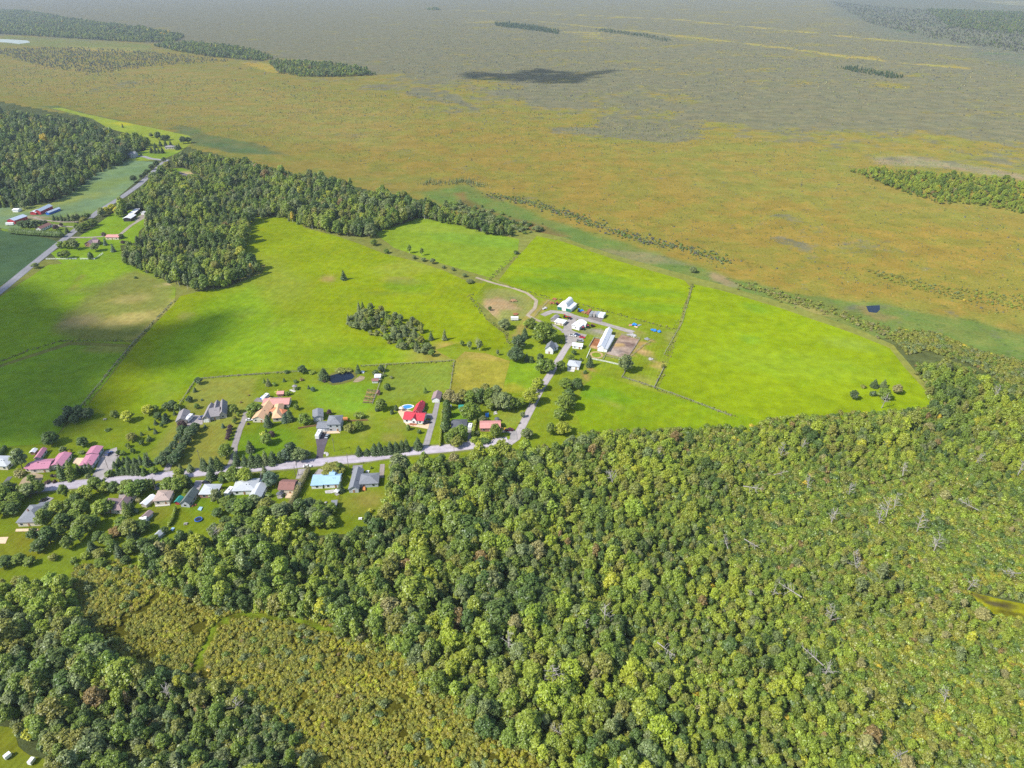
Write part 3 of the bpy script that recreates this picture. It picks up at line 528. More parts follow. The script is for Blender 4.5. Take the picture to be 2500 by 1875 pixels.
sheet('crop_field_far', W('D', [(-60, 436), (60, 445), (110, 440), (140, 420), (205, 372), (262, 345), (338, 350), (322, 368), (248, 432), (216, 458), (150, 470), (60, 466), (40, 500), (-60, 480)]), 0.132, CROP, 'crop', [z_('R1', 650, 1200, 60, 20, 60, S(146, 168, 80), .7), z_('R1', 380, 1310, 60, 16, 50, S(170, 176, 70), .7), z_('R1', 550, 1390, 50, 14, 40, S(146, 170, 70), .6), z_('R1', 900, 1100, 40, 20, 40, S(120, 152, 90), .5)], 10, .6, 14)
sheet('far_meadow', W('R1', [(330, 700), (400, 698), (560, 740), (900, 810), (1230, 880), (1240, 930), (1150, 990), (1060, 1030), (960, 1040), (740, 1045), (700, 1030), (880, 950), (960, 900), (700, 830), (600, 770)]), .09, S(168, 186, 60), 'meadow', [z_('R1', 810, 800, 26, 12, -10, S(216, 206, 40), .8), z_('R1', 1000, 1000, 60, 25, 0, S(140, 178, 50), .8)], 12, 1, 14)
sheet('far_lawn', W('R1', [(590, 1480), (760, 1360), (960, 1360), (970, 1440), (900, 1500), (890, 1570), (780, 1590), (800, 1700), (420, 1720), (330, 1640), (460, 1570)]), .09, S(148, 184, 40), 'lawn', (), 7, .8, 8)
sheet('far_clearing', W('L', [(250, 260), (500, 235), (650, 280), (720, 350), (900, 420), (1050, 500), (1000, 560), (700, 480), (350, 460)]), .09, S(140, 176, 44), 'lawn', [z_('L', 620, 340, 12, 12, 0, S(226, 200, 150), .9)], 7, .8, 8)
sheet('farmyard_grass', W('I', [(0, 640), (100, 560), (150, 400), (400, 330), (560, 280), (820, 330), (1020, 400), (1300, 480), (1500, 480), (1480, 620), (1200, 790), (800, 740), (200, 720)]), .09, S(140, 166, 60), 'lawn', [z_('I', 650, 380, 24, 14, 0, S(196, 180, 150), .8)], 8, .8, 9)

# ---------------------------------------------------------------- roads, drives, yards
ROAD = S(242, 231, 240); PALE = S(226, 216, 210); DRIVE = S(218, 208, 206)
ribbon('gravel_verge', W('S', [(-60, 1222), (110, 1190), (300, 1172), (500, 1152), (700, 1136), (900, 1118), (1000, 1103), (1080, 1096), (1150, 1088), (1240, 1076)]), 10.5, .12, S(164, 170, 96), 'gravel', (), 5, .5)
ribbon('road', W('S', [(-60, 1222), (110, 1190), (300, 1172), (500, 1152), (700, 1136), (900, 1118), (1000, 1103), (1080, 1096), (1150, 1088), (1240, 1076)]), 7.6, .16, ROAD, 'asphalt', (), 4, .15)
ribbon('farm_lane', W('R5', [(1080, 1215), (1130, 1180), (1180, 1080), (1240, 960), (1290, 860), (1350, 770), (1400, 680), (1450, 600), (1500, 530)]), 5.0, .14, DRIVE, 'asphalt', (), 4, .25)
ribbon('west_road', W('D', [(-40, 660), (0, 630), (60, 580), (150, 508), (215, 455), (265, 425), (300, 400), (360, 345)]), 8.0, .16, S(188, 186, 190), 'asphalt', (), 5, .2)
ribbon('field_track', W('R5', [(870, 140), (980, 175), (1100, 205), (1200, 240), (1262, 290), (1250, 340), (1205, 385), (1250, 410), (1300, 430)]), 3.2, .13, S(206, 190, 166), 'gravel', (), 3, .3)
ribbon('farm_drive', W('R5', [(1300, 385), (1360, 360), (1450, 370), (1530, 400), (1600, 415), (1700, 440), (1800, 470), (1890, 495)]), 5.5, .135, S(196, 188, 182), 'gravel', (), 3, .6)
ribbon('farm_link', W('R5', [(1500, 400), (1480, 440), (1450, 500)]), 7, .13, S(194, 186, 180), 'gravel', (), 3, .6)
ribbon('farm_spur', W('M', [(1150, 720), (1290, 800), (1400, 870)]), 3, .128, S(196, 188, 180), 'gravel', (), 3, .4)
sheet('farm_yard', W('M', [(1380, 830), (1500, 760), (1520, 830), (1700, 900), (1840, 930), (1760, 1030), (1560, 1080), (1440, 1130), (1420, 980)]), .15, S(198, 190, 184), 'gravel', (), 3, .6, 3)
sheet('trailer_pad', W('N', [(900, 450), (950, 410), (1210, 460), (1160, 530)]), .145, S(160, 152, 150), 'gravel', (), 3, .4, 3)
def drive(l, c, w, col=DRIVE, mat='asphalt', z=.15, name='driveway', w1=None): return ribbon(name, W(c, l), w, z, col, mat, (), 2.5, .15, w1=w1)
drive([(640, 1440), (690, 1350), (720, 1280), (760, 1270)], 'R4', 8, PALE, w1=11)
sheet('driveway', W('A', [(1900, 720), (2000, 480), (2180, 410), (2212, 500), (2150, 900), (2140, 960), (1960, 970), (1960, 800)]), .142, PALE, 'gravel', (), 3, .3, 3)
sheet('driveway', W('A', [(340, 1100), (430, 950), (560, 840), (680, 830), (840, 870), (800, 1020), (600, 1060), (420, 1130)]), .14, S(232, 208, 172), 'gravel', (), 3, .3, 3)
drive([(10, 1180), (90, 1030), (200, 900)], 'A', 2.6, S(160, 156, 160))
sheet('driveway', W('C', [(290, 590), (310, 440), (440, 420), (590, 440), (590, 600), (470, 640), (300, 700)]), .14, DRIVE, 'gravel', (), 3, .2, 3)
drive([(350, 680), (220, 900), (60, 1200), (-60, 1400), (-110, 1500)], 'C', 3.4, DRIVE)
drive([(1110, 1420), (1190, 1240), (1200, 1040), (1300, 720), (1390, 520), (1440, 360)], 'C', 3.6, S(202, 192, 186))
sheet('driveway', W('C', [(1570, 160), (1640, 90), (2110, 80), (2080, 180), (1740, 180)]), .14, S(176, 170, 168), 'gravel', (), 3, .3, 3)
sheet('driveway', W('E', [(690, 1330), (740, 1180), (740, 1040), (715, 880), (740, 700), (860, 720), (990, 770), (950, 900), (890, 1060), (860, 1200), (870, 1320)]), .15, S(128, 118, 126), 'asphalt', (), 3, .15, 3)
sheet('driveway', W('E', [(690, 570), (870, 535), (900, 560), (760, 620)]), .14, S(196, 176, 150), 'gravel', (), 2, .2, 2)
drive([(840, 1470), (700, 1640)], 'E', 4.2, DRIVE); drive([(470, 1460), (420, 1650)], 'E', 5, DRIVE)
drive([(1530, 1390), (1500, 1560)], 'E', 5.4, S(190, 186, 190)); drive([(2005, 1370), (1985, 1640)], 'E', 2.6, S(200, 186, 176), 'gravel')
drive([(700, 1300), (800, 1130), (900, 780), (960, 560), (1010, 350)], 'G', 3.8, S(196, 190, 188), w1=3.2); drive([(760, 600), (920, 600)], 'G', 5.5, S(190, 186, 184), z=.145)
drive([(1600, 1240), (1640, 1050), (1640, 880)], 'G', 3, S(184, 180, 180)); drive([(1700, 900), (1690, 760), (1600, 720), (1440, 720)], 'H', 4.5, S(196, 190, 188))
drive([(1960, 420), (1850, 640), (1830, 720)], 'B', 4.5, DRIVE); drive([(550, 560), (480, 680), (470, 760)], 'B', 4, DRIVE); drive([(1150, 480), (1140, 600)], 'B', 3, DRIVE); drive([(980, 1300), (820, 1420)], 'A', 4.5, DRIVE)
drive([(980, 180), (960, 340)], 'Q', 3.5, DRIVE)
drive([(560, 760), (900, 730), (1100, 560), (1400, 380)], 'J', 4, S(206, 194, 176), 'gravel'); drive([(-60, 790), (300, 790), (560, 770)], 'J', 4, S(206, 194, 176), 'gravel', .152)
sheet('driveway', W('J', [(1170, 480), (1240, 380), (1330, 340), (1420, 370), (1280, 460)]), .14, S(200, 188, 172), 'gravel', (), 5, .3, 5)
drive([(1600, 490), (1200, 490), (800, 450), (650, 400)], 'I', 4, S(206, 190, 170), 'gravel'); drive([(1550, 590), (1200, 575), (1000, 540)], 'I', 4, S(206, 196, 176), 'gravel')
drive([(1080, 800), (1200, 810), (1330, 850), (1600, 880)], 'K', 7, S(196, 192, 194), 'gravel'); ribbon('clearing_lane', W('L', [(310, 300), (480, 360), (620, 400), (850, 450), (1000, 500)]), 12, .14, S(150, 140, 146), 'asphalt', (), 8, .5)
# yards of dirt at the barn
sheet('barnyard', W('N', [(1270, 1140), (1480, 850), (1560, 770), (1900, 860), (1830, 990), (1700, 1180), (1560, 1210)]), .14, S(196, 172, 152), 'dirt', [z_('N', 1680, 960, 6, 4, -20, S(128, 104, 98), .8), z_('N', 1540, 1100, 3.5, 2.5, 0, S(140, 126, 122), .8), z_('N', 1500, 970, 4, 3, 0, S(206, 176, 110), .9), z_('N', 1420, 1100, 5, 6, 0, S(196, 182, 170), .8), z_('N', 1650, 830, 9, 4, -20, S(168, 134, 112), .6)], 2.5, .4, 2.5)
sheet('sand_pen', W('N', [(930, 1010), (1030, 840), (1150, 860), (1140, 930), (1200, 960), (1100, 1060)]), .14, S(196, 134, 92), 'dirt', [z_('N', 1000, 1020, 5, 3, 0, S(224, 190, 140), .8)], 2, .3, 2)
cc = at('N', 1075, 1160); ring = [(cc.x + 5.0 * math.cos(t), cc.y + 5.6 * math.sin(t)) for t in np.linspace(0, 6.28, 40)[:-1]]
sheet('sand_track', ring, .13, S(222, 194, 138), 'dirt', (), 1, .15, 1.2)
sheet('track_infield', [(cc.x + 3.3 * math.cos(t), cc.y + 3.8 * math.sin(t)) for t in np.linspace(0, 6.28, 30)[:-1]], .15, S(148, 178, 46), 'lawn', (), 1, .12, 1.2)
sheet('pond', W('P', [(1250, 430), (1280, 350), (1400, 315), (1560, 292), (1610, 330), (1640, 370), (1600, 405), (1500, 430), (1420, 455), (1300, 470)]), .14, (0, 0, 0), 'pond_water', (), 3, .5, 4)
sheet('pond_bank', W('P', [(1220, 460), (1250, 340), (1400, 270), (1600, 265), (1680, 340), (1660, 420), (1480, 470), (1300, 500)]), .12, S(138, 140, 70), 'lawn', (), 3, .6, 3)
sheet('beach', W('P', [(1605, 450), (1650, 400), (1720, 350), (1790, 375), (1770, 415), (1690, 450)]), .13, S(206, 186, 150), 'dirt', (), 2, .3, 3)
sheet('far_pond', W('K', [(1000, 690), (1060, 645), (1180, 640), (1250, 665), (1200, 700), (1040, 720)]), .13, (0, 0, 0), 'pond_water', (), 5, .5, 8)
sheet('marsh_pool', W('R6', [(1190, 325), (1230, 320), (1275, 318), (1282, 345), (1255, 368), (1210, 365)]), .06, (0, 0, 0), 'pond_water', (), 2, .8, 3)
sheet('far_lake', W('R1', [(-60, 250), (60, 255), (180, 262), (195, 275), (120, 285), (40, 275), (-60, 270)]), .08, (0, 0, 0), 'pond_water', (), 15, 2, 30)
sheet('corner_lawn', W('R7', [(-60, 1380), (80, 1400), (120, 1520), (200, 1570), (320, 1610), (340, 1700), (-60, 1700)]), .06, S(152, 164, 46), 'lawn', (), 3, .5, 3)
sheet('swamp_pool', W('R9', [(1850, 510), (1950, 540), (2080, 570), (2230, 600), (2300, 640), (2230, 690), (2100, 680), (1980, 655), (1920, 600)]), .05, S(176, 178, 30), 'dirt', [z_('R9', 2040, 600, 6, 1.6, -20, S(92, 84, 66), .9), z_('R9', 1900, 540, 5, 1.6, -25, S(104, 92, 60), .8), z_('R9', 2150, 665, 8, 2, -15, S(82, 74, 40), .7), z_('R9', 2110, 600, 5, 1.5, -20, S(90, 80, 60), .6)], 2, .8, 1.6)
TINT['gg'] = (.165, .17, .125)
# ---------------------------------------------------------------- woods
G = np.random.default_rng(5)
yard_keep = [W('R8', [(1390, 320), (1600, 320), (1620, 390), (1400, 370)]), W('R6', [(1150, 1060), (1230, 1050), (1290, 1180), (1220, 1200)]), W('R7', [(520, 420), (680, 380), (680, 440), (560, 560)])]
def woods(P, sp, seed, hmin, hmax, wk, kinds, pal, thin=None, extra=()):
    keep = lambda X, Y, g: ~np.any([inside(X, Y, q) for q in list(yard_keep) + list(extra)], axis=0) if len(yard_keep) else None
    X, Y = jgrid(P, sp, seed, .58, keep); n = len(X); g = np.random.default_rng(seed + 1)
    big = fbm(X / 40, Y / 40, seed); patch = np.clip((fbm(X / 26, Y / 26, seed + 7, 5) - .36) / .2, 0, 1); h = hmin + (hmax - hmin) * np.clip(.55 * big + .6 * g.random(n) ** 1.3, 0, 1); 
    names = [k for k, w in kinds]; w = np.array([w for k, w in kinds], float); ki = g.choice(len(names), n, p=w / w.sum())
    off = np.cumsum([0] + [len(VAR[k]) for k in names]); vi = np.array([off[i] + g.integers(len(VAR[names[i]])) for i in ki]); 
    HH = np.array([VAR[k][0][3] for k in names])[ki]; s = h / HH; q = g.lognormal(0, .24, n); s = s * np.clip(q, .55, 1.45) * (.62 + .44 * patch); sx = s * wk * g.uniform(.8, 1.3, n)
    t = field_tints(X, Y, pal, g, seed + 3)
    return dict(XY=np.stack([X, Y], 1), scl=np.stack([sx, sx, s], 1), rot=np.stack([g.normal(0, .05, n), g.normal(0, .05, n), g.uniform(0, 6.28, n)], 1), idx=vi, tint=t, names=names, off=off, h=h)
def take(d, k): return {q: (v[k] if isinstance(v, np.ndarray) and q != 'off' else v) for q, v in d.items()}
def lay(name, d, label=None): return scatter(name, d['names'], d['XY'], d['scl'], d['rot'], d['idx'], d['tint'], label)
poolP = W('R9', [(1830, 500), (1950, 530), (2080, 560), (2260, 590), (2330, 640), (2230, 705), (2100, 695), (1960, 660), (1900, 600)])
PAL = [('dk', 2.2), ('gy', .8), ('md', 3.6), ('ol', 1.2), ('lt', 3.0), ('br', 1.3)]
PALR = [('dk', 1), ('gy', .8), ('md', 2.6), ('ol', 2.0), ('lt', 3.4), ('br', 2.2)]
PALD = [('sp', 1.6), ('dk', 3), ('gy', 1.8), ('md', 3), ('ol', .8), ('lt', .8)]
woodA = W('D', [(838, 1065), (858, 1016), (1000, 1003), (1090, 990), (1160, 978), (1210, 968), (1330, 955), (1530, 955), (1640, 960), (1650, 935), (1840, 925), (1900, 915), (2010, 905), (2000, 830), (1975, 805), (2040, 800), (2212, 870), (2400, 950), (2400, 1200), (2212, 1120), (2010, 1010), (1850, 1050), (1830, 1130), (1850, 1260), (1790, 1400), (1850, 1560), (1880, 1720), (1240, 1720), (1160, 1640), (1040, 1590), (980, 1520), (905, 1460), (830, 1400), (745, 1375), (690, 1345), (600, 1330), (480, 1318), (400, 1290), (300, 1245), (340, 1200), (460, 1175), (560, 1160), (640, 1160), (700, 1170), (760, 1165), (815, 1130)])
woodB = W('D', [(-120, 1275), (100, 1270), (165, 1300), (175, 1360), (240, 1420), (330, 1470), (420, 1460), (560, 1520), (600, 1575), (680, 1650), (720, 1740), (125, 1740), (110, 1625), (40, 1590), (15, 1555), (-120, 1560)])
a = woods(woodA, 3.75, 21, 6.0, 12.0, .98, [('broadleaf_tree', 7), ('poplar_tree', 2.6), ('spruce_tree', .3)], PAL)
b = woods(woodB, 4.0, 31, 5.5, 11.5, 1.0, [('broadleaf_tree', 8), ('poplar_tree', 1.2), ('spruce_tree', .6)], [('dk', 2), ('gy', 2.2), ('md', 3), ('ol', 1.8), ('lt', 1.6)])
lo = np.clip((a['XY'][:, 0] + 20) / 160, 0, 1) * np.clip((430 - a['XY'][:, 1]) / 120, .4, 1); k_ = (1 - .5 * lo)[:, None] * np.array([1, 1, 1]); nb = len(b['XY']); a['scl'] = a['scl'] * k_
right = a['XY'][:, 0] > 20
a['tint'] = np.where(right[:, None] & (G.random(len(right)) < .55)[:, None], field_tints(a['XY'][:, 0], a['XY'][:, 1], PALR, G, 8), a['tint'])
a = {k: (np.concatenate([a[k], b[k]]) if isinstance(a[k], np.ndarray) and k != 'off' else a[k]) for k in a}
px, py = pix(a['XY'][:, 0], a['XY'][:, 1], 8.0); vis = (px > 0) & (px < IW) & (py > 0) & (py < IH)
order = np.argsort(np.where(vis, a['XY'][:, 1], 1e9)); solo = order[:300]; rest = np.setdiff1d(np.arange(len(px)), solo)
LBL = [('bright yellow-green', np.array(TINT['br'])), ('dark green', np.array(TINT['dk'])), ('mid green', np.array(TINT['md'])), ('light green', np.array(TINT['lt'])), ('olive green', np.array(TINT['ol'])), ('grey-green', np.array(TINT['gy'])), ('golden yellow', np.array(TINT['yl'])), ('russet', np.array(TINT['rd']))]
for i in solo:
    vi = int(a['idx'][i]); k = int(np.searchsorted(a['off'], vi, 'right') - 1); kind = a['names'][k]; cr, tm, j, H, rad = VAR[kind][vi - a['off'][k]]
    x, y = a['XY'][i]; o = empty('woodland_tree' if kind == 'broadleaf_tree' else kind, (x, y, 0)); o.rotation_euler = [float(q) for q in a['rot'][i]]; o.scale = [float(q) for q in a['scl'][i]]
    c = obj('crown', cr, o); c['tint'] = [float(q) for q in a['tint'][i]]; obj('trunk', tm, o)
    shade = min(LBL, key=lambda q: np.abs(q[1] - a['tint'][i]).sum())[0]; wd = {'broadleaf_tree': 'broadleaf tree', 'poplar_tree': 'slender poplar', 'spruce_tree': 'pointed spruce'}[kind]
    X_, Y_ = px[i], py[i]; hh = H * a['scl'][i][2]; ww = 2 * rad * a['scl'][i][0]; size = ('tall ' if hh > 12.2 else ('short ' if hh < 9 else '')) + ('broad' if ww > 8.4 else ('narrow' if ww < 5.6 else 'middling'))
    side = 'in the bottom left corner' if X_ < 330 else ('left of the olive thicket' if X_ < 900 else ('on the thicket right edge' if X_ < 1330 else ('in the lower woods' if X_ < 1720 else 'toward the right swamp'))); side += ', near the bottom edge' if Y_ > 1700 else ''
    tag(o, '%s %s %s %s' % (size.replace('middling', '').strip(), shade, wd, side.replace(' the olive', ' olive').replace(', near the bottom edge', ' by bottom edge')), 'tree', 'trees of the near woods')
lay('woodland', take(a, rest), 'dense leafy woods behind the nearest trees')
# undergrowth filling the gaps of the woods
def shrubs(name, P, sp, seed, smin, smax, pal, kinds=('shrub',), keep=None, label=None, zs=1.0, jit=.45):
    X, Y = jgrid(P, sp, seed, jit, keep); n = len(X); g = np.random.default_rng(seed + 2); s = smin + (smax - smin) * g.random(n) * (.5 + fbm(X / 15, Y / 15, seed))
    m = sum(len(VAR[k]) for k in kinds); t = field_tints(X, Y, pal, g, seed + 4, 9.0)
    return scatter(name, kinds, np.stack([X, Y], 1), np.stack([s, s, s * zs * g.uniform(.75, 1.3, n)], 1), np.stack([np.zeros(n), np.zeros(n), g.uniform(0, 6.28, n)], 1), g.integers(0, m, n), t, label)
shrubs('undergrowth', woodA, 3.0, 71, 1.2, 2.4, [('dk', 1), ('md', 3), ('ol', 2), ('lt', 2)], label='leafy undergrowth between the trees of the woods')
shrubs('undergrowth', W('D', [(1250, 935), (1640, 922), (1660, 905), (1850, 893), (2030, 884), (1995, 810), (1975, 790), (2060, 785), (2400, 920), (2400, 1740), (1850, 1740), (1700, 1400), (1500, 1100), (1250, 1000)]), 2.9, 74, 1.0, 2.2, [('dk', .6), ('md', 3), ('ol', 2.5), ('lt', 2)], keep=lambda X, Y, g: ~inside(X, Y, poolP), label='low bushes round the right-hand woods and field corner')
shrubs('undergrowth', woodB, 3.4, 72, 1.2, 2.6, [('dk', 2), ('md', 2), ('gy', 2), ('ol', 2)], label='tangled bushes under the lower left woods')
thick = W('D', [(180, 1235), (260, 1220), (400, 1290), (560, 1330), (700, 1365), (830, 1425), (900, 1485), (1000, 1560), (1070, 1625), (1200, 1740), (720, 1740), (650, 1640), (560, 1530), (450, 1475), (330, 1480), (230, 1420), (165, 1370), (160, 1300)])
thick2 = W('D', [(160, 1225), (260, 1210), (420, 1275), (580, 1315), (720, 1345), (850, 1405), (930, 1460), (1020, 1525), (1100, 1590), (1300, 1740), (700, 1740), (630, 1640), (540, 1520), (440, 1465), (320, 1470), (220, 1410), (150, 1370), (150, 1300)])
trail = W('R7', [(1270, 990), (1330, 880), (1400, 740), (1500, 680), (1600, 665), (1760, 690), (1930, 700), (2080, 760), (2212, 780)])
off_trail = lambda X, Y, g: (seg_dist(X, Y, trail, False) > 1.6) & (fbm(X / 5, Y / 5, 77) > .30)
sheet('thicket_floor', thick2, .05, S(120, 118, 40, .8), 'forest_floor', [('line', trail, S(150, 176, 46), 2.5, 1, 1., 1.8), z_('R7', 1100, 650, 3, 6, 20, S(120, 92, 78), .9), z_('R7', 1040, 780, 3, 4, 20, S(112, 90, 76), .9)], 4, 1, 4)
shrubs('shrub_thicket', thick2, 1.12, 81, .42, 1.0, [('tg', 2.5), ('th', 4), ('yl', .6)], keep=off_trail, label='low olive shrub thicket filling the wet hollow')
shrubs('thicket_bushes', thick2, 4.6, 83, .9, 1.9, [('dk', .6), ('gy', 2), ('md', 1.5), ('ol', 2)], keep=lambda X, Y, g: off_trail(X, Y, g) & (fbm(X / 14, Y / 14, 55) + .25 * (np.abs(sdist(X, Y, thick2)) < 9) > .56), label='taller grey-green bushes scattered through the thicket')
swamp = W('D', [(1830, 1070), (2000, 1030), (2212, 1135), (2400, 1230), (2400, 1740), (1870, 1740), (1850, 1560), (1785, 1400), (1845, 1260), (1825, 1140)])
poolP = W('R9', [(1830, 500), (1950, 530), (2080, 560), (2260, 590), (2330, 640), (2230, 705), (2100, 695), (1960, 660), (1900, 600)])
nopool = lambda X, Y, g: ~inside(X, Y, poolP)
shrubs('swamp_shrubs', swamp, 1.9, 91, .9, 1.7, [('gy', 1.0), ('md', 2.2), ('tg', 2.2), ('th', 1.4), ('lt', 2.0)], keep=nopool, label='low swamp bushes on the lower right')
d = woods(swamp, 6.2, 95, 3.5, 7.5, 1.15, [('poplar_tree', 4), ('broadleaf_tree', 1.2)], [('md', 1.5), ('gy', 1.5), ('ol', 3), ('tn', 1.6), ('lt', 2.4)], extra=[poolP, W('D', [(1815, 1055), (1900, 1045), (2060, 1110), (2300, 1210), (2300, 1320), (2050, 1235), (1870, 1160)])]); lay('swamp_saplings', d, 'thin leaning saplings over the swamp bushes')
midP = W('D', [(255, 470), (300, 430), (335, 395), (365, 365), (420, 345), (470, 345), (560, 370), (700, 400), (870, 440), (930, 450), (1000, 478), (1090, 503), (1120, 512), (1070, 512), (990, 490), (905, 472), (840, 497), (800, 515), (730, 510), (665, 495), (605, 470), (550, 473), (520, 560), (570, 590), (490, 622), (430, 632), (395, 622), (330, 600), (268, 570), (310, 520), (320, 490), (300, 470)])
clr = [W('L', [(250, 250), (500, 235), (650, 280), (720, 350), (920, 420), (1050, 500), (1000, 560), (700, 520), (350, 480)]), W('J', [(960, 250), (1430, 270), (1500, 500), (1000, 560)])]
d = woods(midP, 4.6, 41, 8.5, 14, .9, [('broadleaf_tree', 7), ('poplar_tree', 2.4), ('spruce_tree', .5)], [('dk', 2.2), ('gy', 1.6), ('md', 3.6), ('ol', 1.2), ('lt', 1.8)], extra=clr); lay('far_woods', d, 'mixed woods behind the hay field')
upP = W('D', [(-160, 232), (0, 245), (80, 258), (140, 268), (225, 285), (250, 300), (325, 312), (310, 325), (262, 355), (205, 382), (140, 430), (60, 450), (-160, 450)])
d = woods(upP, 6.2, 51, 11, 16, .9, [('broadleaf_tree', 6), ('spruce_tree', 2.2), ('poplar_tree', 2)], PALD, extra=[W('K', [(300, 240), (560, 240), (640, 330), (500, 400), (250, 400)])]); lay('upper_left_woods', d, 'dark mixed woods in the upper left')
far = [(W('R1', [(-300, 60), (0, 70), (150, 72), (280, 92), (420, 122), (640, 150), (800, 168), (1000, 198), (1200, 240), (1130, 275), (900, 275), (700, 265), (380, 245), (0, 222), (-300, 220)]), 10, 7, 13, 'wooded ridge beyond the far lake'),
       (W('R1', [(1000, 300), (1120, 288), (1250, 285), (1450, 302), (1620, 322), (1770, 380), (1700, 398), (1560, 388), (1350, 368), (1150, 335)]), 9, 7, 12, 'small wood standing in the upper left bog'),
       (W('R1', [(1740, 405), (1900, 405), (2212, 425), (2330, 450), (2440, 488), (2200, 500), (1950, 498), (1800, 475)]), 8, 7, 11, 'strip of wood along the bog margin'),
       (W('R2', [(990, 150), (1080, 150), (1250, 170), (1410, 205), (1400, 222), (1250, 200), (1000, 170)]), 11, 7, 13, 'spruce island in the middle of the bog'),
       (W('R2', [(1640, 190), (1700, 190), (1960, 220), (2140, 262), (2100, 275), (1950, 240), (1660, 205)]), 13, 5, 9, 'thin row of trees right of the spruce island'),
       (W('R3', [(1000, 440), (1100, 440), (1350, 475), (1440, 505), (1360, 510), (1100, 465)]), 8, 5, 9, 'narrow dark spruce island on the right'),
       (W('R3', [(1060, 1110), (1250, 1100), (1500, 1110), (1900, 1150), (2300, 1200), (2500, 1350), (2212, 1390), (1900, 1330), (1650, 1320), (1350, 1220), (1150, 1140)]), 6, 3.5, 7, 'bright leafy island on the right of the bog'),
       (W('D', [(2000, 20), (2300, 30), (2300, 85), (2050, 60)]), 22, 7, 12, 'wooded horizon at the upper right'), (W('R2', [(550, 55), (620, 50), (640, 65), (560, 68)]), 12, 5, 8, 'tiny clump of trees in the far bog')]
for i, (P, sp, h0, h1, lb) in enumerate(far):
    con = i in (3, 4, 5); pal = [('sp', 3), ('dk', 1), ('bl', .8)] if con else ([('lt', 3), ('br', 2), ('md', 2)] if i == 6 else [('dk', 1.5), ('gy', 2.5), ('md', 3), ('ol', 1), ('lt', 1)])
    d = woods(P, sp, 60 + i, h0, h1, 1.1 if not con else .9, [('spruce_tree', 4), ('poplar_tree', .6)] if con else [('broadleaf_tree', 6), ('spruce_tree', .8)], pal); lay('bog_island', d, lb)
# ---------------------------------------------------------------- bog plants
def bogscatter(name, P, n, seed, kinds, s0, s1, pal, dens, label):
    g = np.random.default_rng(seed); A = np.array(P); x0, y0 = A.min(0); x1, y1 = A.max(0); X = g.uniform(x0, x1, n * 3); Y = np.exp(g.uniform(np.log(max(y0, 300)), np.log(y1), n * 3)); X = X
    k = inside(X, Y, A) & (g.random(len(X)) < dens(X, Y)); X, Y = X[k][:n], Y[k][:n]; m = len(X); s = (s0 + (s1 - s0) * g.random(m) ** 1.5) * np.clip(Y / 900, 1, 2.2); q = sum(len(VAR[v]) for v in kinds)
    return dict(XY=np.stack([X, Y], 1), scl=np.stack([s, s, s * g.uniform(.7, 1.2, m)], 1), rot=np.stack([np.zeros(m), np.zeros(m), g.uniform(0, 6.28, m)], 1), idx=g.integers(0, q, m), tint=pick_tints(m, pal, g), names=list(kinds), off=None, label=label, name=name)
nearbog = W('D', [(2600, 800), (2212, 690), (1900, 640), (1720, 625), (1500, 565), (1200, 465), (1050, 410), (700, 340), (420, 290), (200, 240), (0, 200), (-300, 150), (0, 140), (600, 180), (1200, 240), (2600, 420)])
near = bogscatter('bog_spruces', nearbog, 3600, 201, ['bog_spruce'], .3, .85, [('sp', 2), ('gy', 3), ('dk', 1)], lambda X, Y: .3 + .7 * (fbm(X / 90, Y / 90, 9) > .5), None)
o_ = np.argsort(-near['scl'][:, 2] / near['XY'][:, 1]); px, py = pix(near['XY'][:, 0], near['XY'][:, 1]); v_ = [i for i in o_ if 0 < px[i] < IW and 0 < py[i] < IH][:300]; r_ = np.setdiff1d(np.arange(len(px)), v_)
for i in v_:
    cr, tm, j, H, rad = VAR['bog_spruce'][int(near['idx'][i])]; o = empty('bog_spruce', (near['XY'][i][0], near['XY'][i][1], 0), float(near['rot'][i][2])); o.scale = [float(q) for q in near['scl'][i]]
    c = obj('crown', cr, o); c['tint'] = [float(q) for q in near['tint'][i]]; obj('trunk', tm, o); tag(o, 'stunted dark spruce standing alone on the rusty bog', 'tree', 'stunted spruces on the bog')
near = take(near, r_); lay('bog_spruces', near, 'sprinkling of small spruces over the farther bog')
greyP = [bz[i][1] for i in (3, 5, 6, 7, 8)]
def gd(X, Y): return np.where(np.any([inside(X, Y, q) for q in greyP], axis=0), .9, .12) * (.25 + 1.5 * np.clip(fbm(X / 120, Y / 120, 31) - .3, 0, 1))
allbog = W('D', [(2700, 780), (2212, 690), (1720, 620), (1200, 460), (700, 345), (420, 295), (0, 205), (-500, 130), (-700, 45), (2900, 45)])
d = bogscatter('bog_thicket', allbog, 70000, 211, ['bog_clump'], .5, 1.3, [('gg', 4), ('tn', 2), ('ol', 1)], gd, None); lay('bog_thicket', d, 'grey scrub patches over the open bog')
d = bogscatter('bog_tussocks', nearbog, 45000, 231, ['bog_clump'], .3, .85, [('th', 2), ('gg', 1.2), ('tg', 2.4), ('ol', 1.5), ('rd', .5)], lambda X, Y: .3 + .9 * (fbm(X / 60, Y / 60, 19) > .48), None); lay('bog_tussocks', d, 'tussocks of sedge and low shrub on the rusty bog')
marshline = W('D', [(1130, 490), (1240, 500), (1350, 525), (1500, 575), (1600, 608), (1720, 640), (1800, 650)]); 
g = np.random.default_rng(5)
